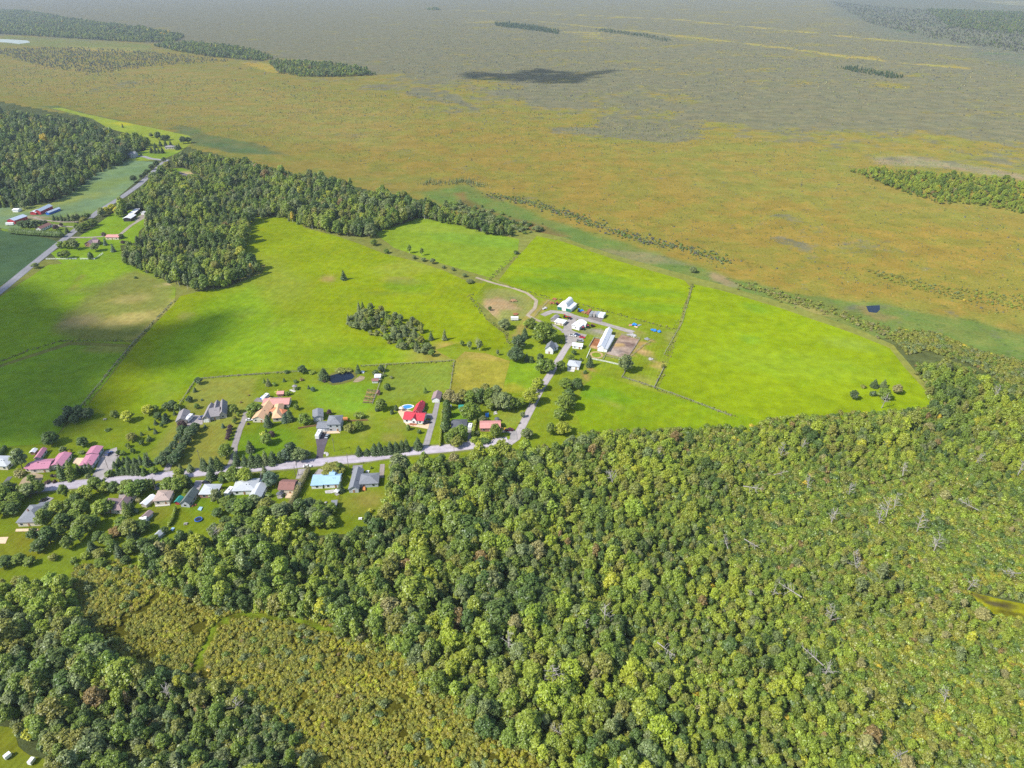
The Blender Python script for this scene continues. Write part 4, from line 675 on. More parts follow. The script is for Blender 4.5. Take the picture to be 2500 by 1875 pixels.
def line_scatter(name, L, n, wid, s0, s1, kinds, pal, seed, label, zs=1.0):
    g = np.random.default_rng(seed); A = resample(L, 2.0, 0, 1, False); i = g.integers(0, len(A), n); XY = A[i] + g.normal(0, wid, (n, 2)); s = s0 + (s1 - s0) * g.random(n) ** 1.6; q = sum(len(VAR[v]) for v in kinds)
    return scatter(name, kinds, XY, np.stack([s, s, s * zs], 1), np.stack([np.zeros(n), np.zeros(n), g.uniform(0, 6.28, n)], 1), g.integers(0, q, n), pick_tints(n, pal, g), label)
line_scatter('marsh_shrubs', W('R2', [(950, 1260), (1200, 1310), (1500, 1400), (1750, 1500), (2000, 1570), (2212, 1610), (2500, 1700)]), 800, 6, .5, 1.5, ['shrub'], [('gy', 3), ('md', 1.5), ('gg', 1)], 301, 'grey-green bushes between marsh and bog')
line_scatter('marsh_shrubs', W('R6', [(400, 190), (640, 260), (800, 310), (1000, 380), (1200, 450), (1400, 540)]), 380, 5, .6, 1.6, ['shrub'], [('ol', 3), ('lt', 1), ('tn', 1)], 302, 'olive bushes along the top edge of the east field')
shrubs('marsh_bushes', W('R6', [(1380, 470), (1650, 500), (1900, 610), (2212, 690), (2500, 800), (2500, 1020), (2212, 900), (1900, 720), (1600, 620), (1450, 640), (1360, 540)]), 2.3, 305, .8, 1.7, [('gy', 1.5), ('md', 1), ('ol', 3), ('tg', 2)], label='yellowish bushes between east field and marsh')
shrubs('bog_hedge', W('R6', [(1150, 80), (1400, 130), (1700, 200), (2212, 260), (2500, 300), (2500, 380), (2212, 350), (1900, 310), (1500, 220), (1300, 150)]), 4.2, 306, .6, 1.3, [('gy', 1), ('ol', 2.5), ('tg', 2), ('lt', 1)], label='band of pale green bushes beside the right bog')
line_scatter('marsh_shrubs', W('R2', [(700, 1330), (900, 1400), (1050, 1450), (1200, 1480)]), 260, 9, 1.2, 3.0, ['shrub'], [('md', 2), ('gy', 2), ('dk', 1)], 307, 'bushes below the north pasture corner')
line_scatter('reeds', W('R2', [(520, 1190), (700, 1190), (800, 1175), (900, 1210)]), 160, 6, .8, 1.6, ['bog_spruce'], [('gy', 3), ('tn', 1)], 308, 'pale dead saplings at the marsh head')
far2 = W('R3', [(950, 10), (1500, 60), (2212, 90), (2700, 150), (2700, 420), (2100, 330), (1600, 250), (1200, 150)])
d = bogscatter('far_scrub', far2, 6000, 221, ['spruce_tree', 'broadleaf_tree'], .2, .42, [('gg', 4), ('gy', 2), ('md', .5)], lambda X, Y: .7 + 0 * X, None); lay('far_scrub', d, 'scattered far trees at the upper right')
sc = W('R1', [(0, 320), (500, 310), (1100, 350), (1500, 400), (1000, 430), (600, 480), (300, 440), (0, 360)]); d = bogscatter('far_scrub', sc, 2600, 222, ['spruce_tree', 'poplar_tree'], .16, .34, [('gg', 4), ('gy', 2), ('md', .5)], lambda X, Y: .7 + 0 * X, None); lay('far_scrub', d, 'thin scrub of trees below the far lake')
# ---------------------------------------------------------------- overgrown field edges
for i, (c, l, n, w, lb) in enumerate([('R4', [(530, 970), (640, 840), (750, 700), (860, 570), (1000, 420), (1130, 290)], 420, .8, 'weeds along the fence west of the hay field'), ('R4', [(0, 685), (200, 610), (400, 550), (640, 548), (860, 552)], 300, .8, 'weeds along the ditch between the west fields'),
        ('R4', [(1160, 970), (1270, 800), (1500, 775), (1850, 755)], 240, .5, 'weeds along the back fence of the houses'), ('R5', [(130, 715), (400, 700), (730, 680)], 200, .5, 'weeds along the fence by the pond'), ('R5', [(960, 155), (1040, 70), (1120, 0)], 160, 1.6, 'weeds between north pasture and paddock'),
        ('R5', [(2180, 420), (2130, 600), (2090, 720), (2030, 850)], 200, 1.2, 'weeds along the east field fence'), ('R6', [(60, 200), (30, 300), (0, 400)], 120, 1.2, 'bushes on the paddock corner fence'), ('R5', [(1030, 180), (1340, 270), (1500, 300), (1700, 355), (2170, 480)], 340, .7, 'weeds along the paddock fence'),
        ('R5', [(850, 240), (830, 260), (900, 360), (980, 440), (1060, 500), (1090, 580)], 260, 1.0, 'weeds round the sandy pasture'), ('R5', [(1820, 780), (2030, 855), (2212, 920), (2550, 1040)], 260, .7, 'weeds along the south fence'), ('R5', [(700, 890), (715, 780), (725, 690)], 90, .4, 'weeds on the golden field edge')]):
    line_scatter('fence_weeds', W(c, l), int(n * .8), w, .2, .75, ['shrub'], [('ol', 3), ('tn', 2), ('md', 1.5), ('lt', 1)], 400 + i, lb, .8)
# ---------------------------------------------------------------- buildings
def wall_prof(w, h, kind, rise):
    if kind == 'gy': return [(0, 0), (w, 0), (w, h), (w / 2, h + rise), (0, h)]
    return [(0, 0), (w, 0), (w, h), (0, h)]
def roof_mesh(w, d, h, kind, rise, o=.45, t=.18):
    mb = MB()
    if kind == 'gy':
        s = rise / (w / 2); pr = [(-o, h - o * s), (w / 2, h + rise), (w + o, h - o * s)]; mb.prism(pr + [(x, z + t) for x, z in reversed(pr)], -o, d + o)
    elif kind == 'gx':
        s = rise / (d / 2); pr = [(-o, h - o * s), (d / 2, h + rise), (d + o, h - o * s)]; q = MB().prism(pr + [(x, z + t) for x, z in reversed(pr)], -o, w + o); mb.add([(y, x, z) for x, y, z in q.v], [f[::-1] for f in q.f])
    elif kind in ('hip', 'hipy'):
        a, b = -o, -o; W2, D2 = w + o, d + o; z0 = h - .05; z1 = h + rise
        if kind == 'hip': e = min(d / 2, w / 2 - .3); r0, r1 = (e, d / 2), (w - e, d / 2)
        else: e = min(w / 2, d / 2 - .3); r0, r1 = (w / 2, e), (w / 2, d - e)
        v = [(a, b, z0), (W2, b, z0), (W2, D2, z0), (a, D2, z0)] + [(x, y, z + t) for x, y, z in [(a, b, z0), (W2, b, z0), (W2, D2, z0), (a, D2, z0)]] + [(*r0, z1), (*r1, z1)]
        f = [(3, 2, 1, 0), (0, 1, 5, 4), (1, 2, 6, 5), (2, 3, 7, 6), (3, 0, 4, 7)]
        f += [(4, 5, 9, 8), (5, 6, 9), (6, 7, 8, 9), (7, 4, 8)] if kind == 'hip' else [(4, 5, 8), (5, 6, 9, 8), (6, 7, 9), (7, 4, 8, 9)]
        mb.add(v, f)
    elif kind == 'shed':                             # rises to the back
        pr = [(-o, h - .1), (d + o, h + rise)]; q = MB().prism(pr + [(x, z + t) for x, z in reversed(pr)], -o, w + o); mb.add([(y, x, z) for x, y, z in q.v], [f[::-1] for f in q.f])
    elif kind == 'arch':                             # half-round middle between two lean-tos
        a = w * .27; pr = [(-.3, h - .3), (a, h + 1.0)] + [(a + (w - 2 * a) * (.5 - .5 * math.cos(k * math.pi / 12)), h + 1.0 + rise * math.sin(k * math.pi / 12)) for k in range(13)] + [(w - a, h + 1.0), (w + .3, h - .3)]
        pr = [pr[0]] + pr[2:-2] + [pr[-1]]; mb.prism(pr, -.3, d + .3)
    return mb
def opening(root, name, wall, u, z, w, h, frame, pane, sub='pane'):   # wall: (origin, along, outward)
    o, al, out = wall; ang = math.atan2(al.y, al.x); e = obj(name, BOXF(w + .22, h + .22, .06, frame), root); e.location = o + al * u + Vector((0, 0, z)) + out * .03; e.rotation_euler = (0, 0, ang)
    p = obj(sub, BOXF(w, h, .05, pane), e); p.location = (0, -.045, .0)
    return e
_bc = {}
def BOXF(w, h, t, mat):
    k = (round(w, 2), round(h, 2), t, mat)
    if k not in _bc: _bc[k] = MB().box(-w / 2, -t / 2, -h / 2, w / 2, t / 2, h / 2).mesh('panel', mat)
    return _bc[k]
def house(name, label, c, wings, wall, roof, cat='house', side=None, chimney=0, garage=(), door=True, win=1.2, trim='white_paint', group=None):
    # wing: (xL, yL, xR, yR, depth, wall height, roof kind, rise [, roof material [, wall material]]) with the front base corners measured in the photograph
    root = None
    for wi, wg in enumerate(wings):
        a = at(c, wg[0], wg[1]); b = at(c, wg[2], wg[3]); w = (b - a).length; al = (b - a).normalized(); inn = Vector((-al.y, al.x, 0)); ang = math.atan2(al.y, al.x); d, h, kind, rise = wg[4:8]
        rm = wg[8] if len(wg) > 8 and wg[8] else roof; wm = wg[9] if len(wg) > 9 and wg[9] else wall
        if root is None: root = empty(name, a, 0); tag(root, label, cat, group)
        rel = a - root.location
        q = MB().prism(wall_prof(w, h - .02, kind, rise - .02), 0, d)
        if kind == 'gx':
            q = MB(); p5 = MB().prism([(0, 0), (d, 0), (d, h - .02), (d / 2, h + rise - .04), (0, h - .02)], 0, w); q.add([(y, x, z) for x, y, z in p5.v], [f[::-1] for f in p5.f])
        if kind == 'shed':
            q = MB(); p5 = MB().prism([(0, 0), (d, 0), (d, h + rise - .1), (0, h - .12)], 0, w); q.add([(y, x, z) for x, y, z in p5.v], [f[::-1] for f in p5.f])
        e = q.obj('wall', wm, root); e.location = rel; e.rotation_euler = (0, 0, ang)
        r = roof_mesh(w, d, h, kind, rise).obj('roof', rm, root); r.location = rel + Vector((0, 0, .005 * wi)); r.rotation_euler = (0, 0, ang)
        if wi < chimney: ch = MB().box(w * .3, d * .42, h, w * .3 + .5, d * .42 + .5, h + rise + .5).obj('chimney', 'brick', r)
        if kind in ('gx', 'gy', 'hip', 'hipy') and w * d > 45 and wi == 0:
            for k, f_ in enumerate((.55, .68)): MB().box(w * f_, d * .33, h + rise * .45, w * f_ + .3, d * .33 + .3, h + rise * .66 + .35).obj('roof_vent', 'dark_trim', r)
        front = (rel, al, -inn); rt = (rel + al * w, inn, al); lf = (rel + inn * d, -inn, -al)
        vis = [(front, w)] + ([(rt, d)] if (a.x < 0) else [(lf, d)])
        for fi, (wl, L) in enumerate(vis):
            n = max(1, int(L / 3.4)); zz = [h * .55] if h < 4.2 else [h * .28, h * .75]
            if win <= 0: continue
            for k in range(n):
                u = L * (k + .5) / n
                for lz, zc in enumerate(zz):
                    if fi == 0 and (wi, k) in garage and lz == 0: opening(root, 'garage_door', wl, u, 1.15, min(2.9, L * .8), 2.2, trim, 'white_paint', 'door_panel')
                    elif fi == 0 and door and wi == 0 and k == n // 2 and lz == 0: opening(root, 'door', wl, u, 1.05, .95, 2.05, trim, 'wood', 'door_leaf')
                    else: opening(root, 'window', wl, u, zc, win, min(1.1, h * .42), trim, 'glass')
    return root
house('pink_roofed_house', 'long house with bright pink metal roofs behind twin spruces', 'A', [(600, 835, 960, 812, 8.5, 2.9, 'gx', 1.3), (505, 800, 598, 812, 6, 2.4, 'gx', .8), (985, 770, 1215, 760, 11.5, 2.8, 'gy', 1.0)], 'cream', 'r_pink', chimney=1)
house('pink_roofed_garage', 'long pink-roofed garage beside the pale gravel yard', 'A', [(1562, 762, 1795, 748, 9.2, 2.8, 'gy', .8), (1700, 545, 1912, 535, 6.8, 3.0, 'gy', .8)], 'grey_siding', 'r_pink', 'garage', garage=((0, 0),), door=False)
house('pink_roofed_shed', 'narrow pink-roofed shed behind the tall grey-green tree', 'A', [(690, 605, 790, 597, 9, 2.3, 'gy', .8)], 'grey_siding', 'r_pink', 'shed', door=False)
house('garden_shed', 'tiny white-roofed shed left of the narrow pink shed', 'A', [(600, 482, 685, 478, 3, 2, 'gy', .6)], 'brick', 'r_white', 'shed', win=0)
house('pale_roofed_house', 'house with pale hip roof cut off by the left edge', 'A', [(-190, 765, 160, 772, 9, 2.8, 'hip', 1.7)], 'cream', 'r_light', chimney=1)
house('grey_hipped_house', 'house with broad grey hip roof at the lower left', 'R7', [(122, 96, 262, 90, 13, 2.9, 'hipy', 3.0), (225, 40, 300, 36, 9, 2.7, 'gx', 1.6)], 'cream', 'r_grey', chimney=1)
house('mauve_roofed_house', 'L-shaped house with mauve brown roof among trees', 'B', [(60, 1045, 445, 1062, 8, 2.8, 'hip', 1.8), (330, 1063, 476, 1068, 15, 2.8, 'hipy', 1.9)], 'cream', 'r_mauve', chimney=1)
house('beige_house', 'beige bungalow with square tan hip roof', 'B', [(1098, 902, 1385, 882, 8.2, 3.1, 'hip', 1.5)], 'cream', 'r_tan')
house('white_roofed_shed', 'long shed with white metal roof left of the beige bungalow', 'B', [(840, 925, 938, 948, 7, 2.2, 'gy', .7)], 'taupe_siding', 'r_white', 'shed', win=0)
house('brown_roofed_shed', 'brown-roofed shed on the lawn below the beige bungalow', 'B', [(838, 1198, 935, 1218, 5, 2.2, 'gy', .9)], 'grey_siding', 'r_mauve', 'shed', win=0)
house('grey_roofed_shed', 'grey-roofed shed at the edge of the lower trees', 'B', [(1042, 1590, 1130, 1612, 6, 2.2, 'gy', .9)], 'grey_siding', 'r_light', 'shed', win=0)
house('green_roofed_shed', 'small red shed with green roof beside the slate garage', 'B', [(1492, 885, 1568, 891, 4, 2.0, 'gy', .7)], 'red_siding', 'r_teal', 'shed', win=0)
house('slate_garage', 'garage with steep slate grey gable roof by the drive', 'B', [(1602, 930, 1768, 940, 10.5, 2.6, 'gy', 2.0)], 'grey_siding', 'r_grn', 'garage', door=False)
house('white_hipped_house', 'small house with whitish hip roof near the road', 'R4', [(1298, 1568, 1405, 1568, 8, 2.7, 'hip', 1.5)], 'brick', 'r_light')
house('light_grey_house', 'wide house with light grey roof and parked camper', 'Q', [(398, 625, 830, 605, 9.5, 2.9, 'hip', 1.6), (715, 745, 930, 748, 10.5, 2.9, 'gy', 1.5)], 'white_paint', 'r_light', chimney=0)
house('russet_roofed_house', 'house with russet brown roof and tan back terrace', 'Q', [(1282, 598, 1562, 604, 8, 3.2, 'gx', 1.8), (1572, 580, 1684, 570, 7, 2.6, 'gx', 1.2, 'r_dark')], 'cream', 'r_brown')
house('blue_roofed_house', 'house with sky blue metal roof and dormer', 'F', [(418, 652, 706, 642, 8.5, 3.0, 'gx', 2.0), (520, 470, 665, 466, 5.5, 3.0, 'gy', 2.2), (520, 560, 604, 558, 3.5, 4.3, 'shed', .5)], 'white_paint', 'r_blue', chimney=0)
house('blue_roofed_garage', 'flat sky blue garage left of the blue-roofed house', 'F', [(170, 662, 378, 656, 7.5, 2.6, 'shed', .8)], 'white_paint', 'r_blue', 'garage', door=False)
house('slate_ranch_house', 'L-shaped ranch house with slate roof at the wood edge', 'F', [(892, 738, 1074, 735, 17, 2.7, 'gy', 1.7), (1084, 642, 1452, 622, 8.5, 2.7, 'hip', 1.8)], 'grey_siding', 'r_grey')
house('lawn_shed', 'small white shed with grey roof on the lawn behind the blue-roofed house', 'F', [(560, 1042, 648, 1036, 3, 2.1, 'shed', .6)], 'white_paint', 'r_grey', 'shed', win=0)
house('taupe_house', 'large house with taupe gables and a front porch', 'C', [(740, 530, 925, 505, 11, 2.9, 'gx', 2.4), (600, 568, 742, 560, 15, 2.9, 'gy', 2.1), (922, 496, 1062, 474, 15, 2.9, 'gy', 2.3), (800, 420, 930, 405, 9, 3.0, 'gy', 2.2)], 'taupe_siding', 'r_taupe', garage=((1, 0),))
house('taupe_garage', 'detached garage with taupe gable roof beside white camper', 'C', [(95, 612, 292, 592, 11, 2.6, 'gy', 1.8)], 'taupe_siding', 'r_taupe', 'garage', door=False)
house('orange_roofed_house', 'sprawling house with orange tan roofs round a court', 'P', [(112, 1050, 282, 1056, 22, 2.8, 'gy', 1.7), (412, 1046, 542, 1034, 16, 2.8, 'hipy', 2.2), (270, 845, 650, 835, 7.5, 3.0, 'gx', 1.6, 'r_salmon'), (560, 980, 625, 930, 9, 2.8, 'hipy', 1.6, 'r_rust')], 'cream', 'r_orange', chimney=1)
house('red_shed', 'small red shed by the gravel pad behind the orange roofs', 'P', [(480, 668, 568, 664, 3.5, 2.2, 'gx', .9)], 'brick', 'r_salmon', 'shed', win=0)
house('grey_garage', 'tall grey garage with white door behind the grey two-storey house', 'E', [(682, 552, 868, 528, 8.5, 3.1, 'gy', 1.0)], 'grey_siding', 'r_grey', 'garage', garage=((0, 0),), door=False)
house('grey_two_storey_house', 'two-storey house with grey hip roof at the black driveway', 'E', [(955, 742, 1207, 735, 9.5, 5.2, 'hip', 2.2), (752, 742, 952, 744, 7, 2.8, 'gx', 1.3)], 'grey_siding', 'r_grey', garage=((1, 0), (1, 1)))
house('red_roofed_house', 'house with bright red metal gables next to the pool', 'G', [(362, 724, 742, 758, 8.5, 2.8, 'gx', 2.2), (500, 745, 612, 756, 7, 2.8, 'gy', 2.1), (540, 600, 690, 612, 9.5, 2.8, 'gy', 2.2)], 'white_paint', 'r_red', chimney=0)
house('red_pool_shed', 'small red gambrel shed beside the pool', 'G', [(655, 438, 752, 440, 3.6, 2.0, 'gy', 1.2)], 'red_siding', 'r_red', 'shed', win=0)
house('brown_garage', 'white garage with mauve brown gable at the end of a drive', 'G', [(908, 336, 1052, 342, 8.5, 2.6, 'gy', 1.5)], 'white_paint', 'r_mauve', 'garage', garage=((0, 0),), door=False)
house('dark_hipped_house', 'house with charcoal hip roof behind two front trees', 'G', [(1290, 892, 1576, 886, 8.2, 2.8, 'hip', 1.6)], 'white_paint', 'r_dark')
house('salmon_roofed_house', 'long low house with salmon pink roof', 'H', [(1050, 742, 1430, 738, 7.5, 2.7, 'gx', 1.1)], 'brick', 'r_salmon')
house('teal_roofed_shed', 'little wooden shed with teal roof under the maple', 'H', [(642, 350, 722, 348, 3, 2, 'shed', .6)], 'wood', 'r_teal', 'shed', win=0)
ab = house('arched_barn', 'white barn with round arched roof and green doors', 'N', [(322, 282, 580, 336, 12, 3.2, 'arch', 3.6)], 'white_paint', 'white_paint', 'barn', door=False, win=0)
a_ = at('N', 322, 282); b_ = at('N', 580, 336); al_ = (b_ - a_).normalized(); L_ = (b_ - a_).length; wl_ = (Vector((0, 0, 0)), al_, Vector((al_.y, -al_.x, 0)))
for u_, w_2 in ((.06, 1.6), (.22, 2.6), (.74, 2.6), (.93, 1.8)): opening(ab, 'barn_door', wl_, L_ * u_, 1.35, w_2, 2.5, 'white_paint', 'dark_green', 'door_leaf')
house('grey_farm_shed', 'low weathered grey shed beside the small white farm shed', 'N', [(192, 512, 280, 530, 8, 2.2, 'gy', .9)], 'grey_wood', 'r_taupe', 'shed', win=0)
house('white_farm_shed', 'small white shed with pale roof between the farm tracks', 'N', [(268, 565, 432, 602, 6.5, 2.3, 'hip', 1.0)], 'cream', 'r_white', 'shed', win=.8)
house('white_metal_garage', 'square white metal garage beside the red tractors', 'N', [(598, 648, 742, 688, 11, 3.0, 'gy', 1.0)], 'white_paint', 'r_white', 'garage', door=False, win=.8)
house('white_cottage', 'narrow white cottage by the farm yard', 'N', [(610, 1030, 792, 1052, 5, 2.4, 'gx', 1.0)], 'white_paint', 'r_white', 'cottage', win=.8)
house('farmhouse', 'white farmhouse with steep grey gable beside the huge tree', 'N', [(88, 1130, 236, 1146, 8, 4.0, 'gy', 2.6), (236, 1090, 330, 1060, 6, 3.0, 'gx', 1.5)], 'white_paint', 'r_grey', 'farmhouse', win=.9)
house('pale_hipped_bungalow', 'bungalow with pale grey hip roof below the farm', 'N', [(515, 1425, 735, 1452, 8, 2.7, 'hip', 1.6)], 'white_paint', 'r_light')
house('long_white_barn', 'long white barn with lean-to beside the dirt yard', 'N', [(1095, 1085, 1212, 1102, 31, 3.6, 'gy', 1.8), (1214, 1100, 1274, 1110, 23, 3.0, 'shed', .02, 'r_light'), (1150, 925, 1190, 932, 5, 2.6, 'gy', .6)], 'white_paint', 'r_white', 'barn', door=True, win=0)
house('red_barn', 'deep red barn with pale metal roof at the left edge', 'I', [(155, 520, 300, 534, 17, 4.2, 'gy', 1.5)], 'red_siding', 'r_metal', 'barn', win=0, door=False)
house('red_cattle_barn', 'red barn with bluish roof and white lean-to', 'I', [(590, 352, 705, 356, 9, 3.0, 'gy', 1.2, 'r_white'), (690, 350, 800, 352, 22, 4.2, 'gy', 1.8)], 'red_siding', 'r_metal', 'barn', win=0, door=False)
house('blue_shed', 'long blue shed behind the red cattle barn', 'I', [(890, 350, 952, 354, 18, 2.6, 'gy', .9)], 'p_blue', 'r_metal', 'shed', win=0)
house('white_field_shed', 'white shed in the crop field above the red barn', 'I', [(250, 302, 352, 304, 7, 2.6, 'gx', .9)], 'white_paint', 'r_white', 'shed', win=0)
house('brown_bungalow', 'bungalow with brown roof and white gable behind the windbreak', 'I', [(700, 668, 800, 672, 17, 2.8, 'gy', 1.6)], 'white_paint', 'r_brown', win=1)
house('brick_house', 'brick house with mauve roof on the west road', 'I', [(1645, 966, 1775, 968, 13, 3.2, 'gy', 2.0), (1775, 950, 1890, 945, 8, 3.0, 'gx', 1.6)], 'brick', 'r_mauve')
house('pink_bungalow', 'low bungalow with pale pink roof by the curving drive', 'J', [(625, 828, 872, 832, 8, 2.7, 'gx', 1.2)], 'cream', 'r_salmon', win=1)
house('pole_barn', 'white open pole barn in the far clearing', 'J', [(968, 482, 1112, 482, 13, 3.6, 'gy', 1.2), (1070, 400, 1160, 398, 20, 3.4, 'shed', .5)], 'dark_trim', 'r_white', 'barn', win=0, door=False)
house('track_shed', 'tiny white shed at the end of the clearing drive', 'J', [(1300, 350, 1362, 352, 4, 2.4, 'gy', .8)], 'white_paint', 'r_white', 'shed', win=0)
house('white_gabled_house', 'white-roofed house at the far wood edge', 'K', [(360, 345, 490, 347, 10, 3, 'gx', 2.4), (480, 346, 562, 340, 14, 3, 'gy', 2.6)], 'white_paint', 'r_white', win=1.2)
house('white_far_garage', 'small white garage left of the white-roofed far house', 'K', [(270, 388, 358, 389, 7, 2.5, 'gx', 1.2)], 'white_paint', 'r_white', 'garage', win=0)
house('grey_manor', 'large grey house with twin gables by the blue pond', 'K', [(815, 835, 1030, 830, 13, 4.4, 'gx', 3.2), (840, 842, 925, 840, 8, 4.4, 'gy', 2.6), (945, 842, 1025, 838, 8, 4.4, 'gy', 2.6)], 'grey_siding', 'r_grey', win=1.4)
house('hidden_house', 'grey-roofed house half hidden by dark far trees', 'K', [(1605, 668, 1780, 662, 9, 3, 'hip', 2)], 'cream', 'r_taupe', win=1.2)
# ---------------------------------------------------------------- vehicles
_wheel = {}
def wheel(r, w):
    k = (r, w)
    if k not in _wheel: _wheel[k] = MB().tube((0, -w / 2, 0), (0, w / 2, 0), r, r, 12).mesh('wheel', 'rubber')
    return _wheel[k]
def wheels(root, xs, y, r=.34, w=.24):
    for x in xs:
        for s in (-1, 1): q = obj('wheel', wheel(r, w), root); q.location = (x, s * y, r)
def vehicle(kind, c, x, y, ang, paint, label, name=None, L=None, group=None):
    p = at(c, x, y); p.z = .17; cat = {'pickup': 'pickup', 'car': 'car', 'camper': 'camper', 'van': 'van', 'tractor': 'tractor', 'trailer': 'trailer', 'truck': 'truck'}[kind]
    r = empty(name or {'car': 'parked_car', 'pickup': 'pickup_truck', 'camper': 'camper_van', 'van': 'parked_van', 'tractor': 'farm_tractor', 'trailer': 'box_trailer', 'truck': 'box_truck'}[kind], p, R(ang)); tag(r, label, cat, group)
    if kind == 'car':
        b = MB().prism([(-2.2, .3), (2.2, .3), (2.25, .7), (1.2, .88), (-1.9, .92), (-2.25, .7)], -.86, .86).obj('body', paint, r); g = MB().box(-1.7, -.76, .89, .95, .76, 1.42, .5, .12).obj('cabin', 'glass', r); MB().box(-1.05, -.62, 1.4, .3, .62, 1.45).obj('roof', paint, g); wheels(r, (-1.35, 1.35), .8)
        for s in (-1, 1): MB().box(2.18, s * .6 - .16, .58, 2.28, s * .6 + .16, .72).obj('headlight', 'p_white', r)
    elif kind == 'pickup':
        MB().prism([(-2.7, .45), (2.6, .45), (2.65, .85), (2.5, 1.05), (.9, 1.1), (-2.7, 1.05)], -.95, .95).obj('body', paint, r); MB().box(-2.5, -.8, 1.0, -.7, .8, 1.13).obj('bed', 'dark_trim', r); g = MB().box(-.6, -.86, 1.08, 1.5, .86, 1.75, .4, .12).obj('cabin', 'glass', r); MB().box(-.15, -.7, 1.73, 1.0, .7, 1.79).obj('roof', paint, g); wheels(r, (-1.75, 1.75), .88, .4, .28)
    elif kind in ('camper', 'van'):
        L = L or 6.5; MB().prism([(-L / 2, .45), (L / 2, .45), (L / 2 + .1, 1.2), (L / 2 - .6, 2.0), (L / 2 - .5, 2.85), (-L / 2, 2.9)], -1.15, 1.15).obj('body', paint, r)
        MB().box(L / 2 - .58, -1.0, 1.28, L / 2 - .2, 1.0, 1.95, .0, .1).obj('windshield', 'glass', r)
        for k in (-.25, .1): MB().box(L * k, -1.18, 1.5, L * k + .9, 1.18, 2.1).obj('side_window', 'glass', r)
        MB().box(-.4, -.35, 2.86, .5, .35, 3.08).obj('roof_vent', 'grey_metal', r); wheels(r, (-L * .28, L * .32), 1.02, .4, .28)
    elif kind in ('trailer', 'truck'):
        L = L or 6; MB().box(-L / 2, -1.15, .6, L / 2, 1.15, 2.9).obj('box', paint, r); MB().box(L / 2, -.12, .55, L / 2 + 1.1, .12, .7).obj('hitch', 'grey_metal', r); wheels(r, (-L * .25, -L * .08), 1.0, .38, .26)
        if kind == 'truck': MB().prism([(L / 2 + .1, .5), (L / 2 + 1.9, .5), (L / 2 + 1.9, 1.2), (L / 2 + 1.4, 2.2), (L / 2 + .1, 2.2)], -1.0, 1.0).obj('cab', paint, r)
    elif kind == 'tractor':
        MB().box(0, -.38, .75, 1.9, .38, 1.45, .05, .05).obj('hood', paint, r); g = MB().box(-1.1, -.65, 1.1, .1, .65, 2.5, .12, .1).obj('cab', 'glass', r); MB().box(-1.05, -.7, 2.5, .1, .7, 2.62).obj('cab_roof', paint, g)
        for s in (-1, 1):
            q = obj('rear_wheel', wheel(.8, .45), r); q.location = (-.6, s * .95, .8); q = obj('front_wheel', wheel(.45, .3), r); q.location = (1.45, s * .7, .45)
    return r
V = vehicle
V('car', 'A', 2115, 468, 70, 'p_navy', 'navy blue car at the back of the pink garage yard'); V('car', 'A', 850, 1370, 60, 'p_black', 'black car in the shaded drive by the grey hip roof'); V('camper', 'C', 345, 520, 82, 'p_white', 'white camper parked between taupe garage and taupe house', L=7)
V('car', 'C', 570, 485, 80, 'p_navy', 'navy car half behind the taupe house corner'); V('car', 'C', 1500, 530, 12, 'p_white', 'white car at the left end of the orange roofs'); V('car', 'C', 1755, 95, 75, 'p_blue', 'bright blue car on the gravel pad'); V('van', 'C', 1815, 110, 75, 'p_white', 'white van beside the bright blue car', L=6)
V('camper', 'E', 785, 830, 86, 'p_white', 'white motorhome at the top of the black driveway', L=7.5); V('car', 'E', 940, 845, 85, 'p_silver', 'silver white car right of the motorhome'); V('camper', 'Q', 330, 600, 78, 'p_white', 'white camper against the light grey house', L=6.5); V('car', 'Q', 905, 405, 72, 'p_white', 'white car behind the light grey house'); V('car', 'Q', 955, 450, 65, 'p_maroon', 'dark maroon car by the light grey house hedge')
V('car', 'B', 2085, 478, -15, 'p_black', 'black car parked at the drive mouth'); V('pickup', 'G', 805, 745, 25, 'p_black', 'black pickup in the red house drive'); V('car', 'G', 720, 555, 20, 'p_black', 'dark car behind the red house'); V('van', 'H', 855, 690, 85, 'p_white', 'white van beside the charcoal hip roof', L=5.2)
V('car', 'H', 1478, 708, 5, 'p_yellow', 'yellow car by the salmon roof'); V('pickup', 'H', 1605, 725, 5, 'p_maroon', 'maroon pickup behind the yellow car'); V('pickup', 'N', 760, 905, -18, 'p_silver', 'silver blue pickup in the farm yard'); V('truck', 'N', 850, 615, 72, 'p_white', 'white box truck beside the metal garage', L=4.5)
V('tractor', 'N', 815, 675, 75, 'p_red', 'red tractor in front of the white box truck'); V('tractor', 'N', 912, 640, 70, 'p_red', 'red tractor right of the white box truck'); V('tractor', 'N', 470, 440, -20, 'p_red', 'red tractor on the grass behind the white farm shed')
for i, (x, y, m, t) in enumerate([(930, 365, 'rust', 'rust red'), (982, 405, 'grey_metal', 'dark grey'), (1045, 408, 'grey_wood', 'brown grey'), (1105, 410, 'p_silver', 'blue grey'), (1155, 425, 'p_white', 'tall white'), (1205, 432, 'white_metal', 'rounded pale')]): V('trailer', 'N', x, y, 66, m, '%s trailer in the row by the paddock fence' % t, L=6.5, group='trailers parked beside the paddock fence')
for x, y, a, m, t in [(560, 470, 60, 'p_red', 'small red tractor on the yard side of the white farm shed'), (1000, 620, 20, 'rust', 'rusty tractor on the gravel right of the metal garage'), (745, 330, -30, 'p_blue', 'blue tractor beside the arched barn'), (325, 195, 20, 'p_red', 'red combine-like harvester left of the arched barn')]: V('tractor', 'N', x, y, a, m, t)
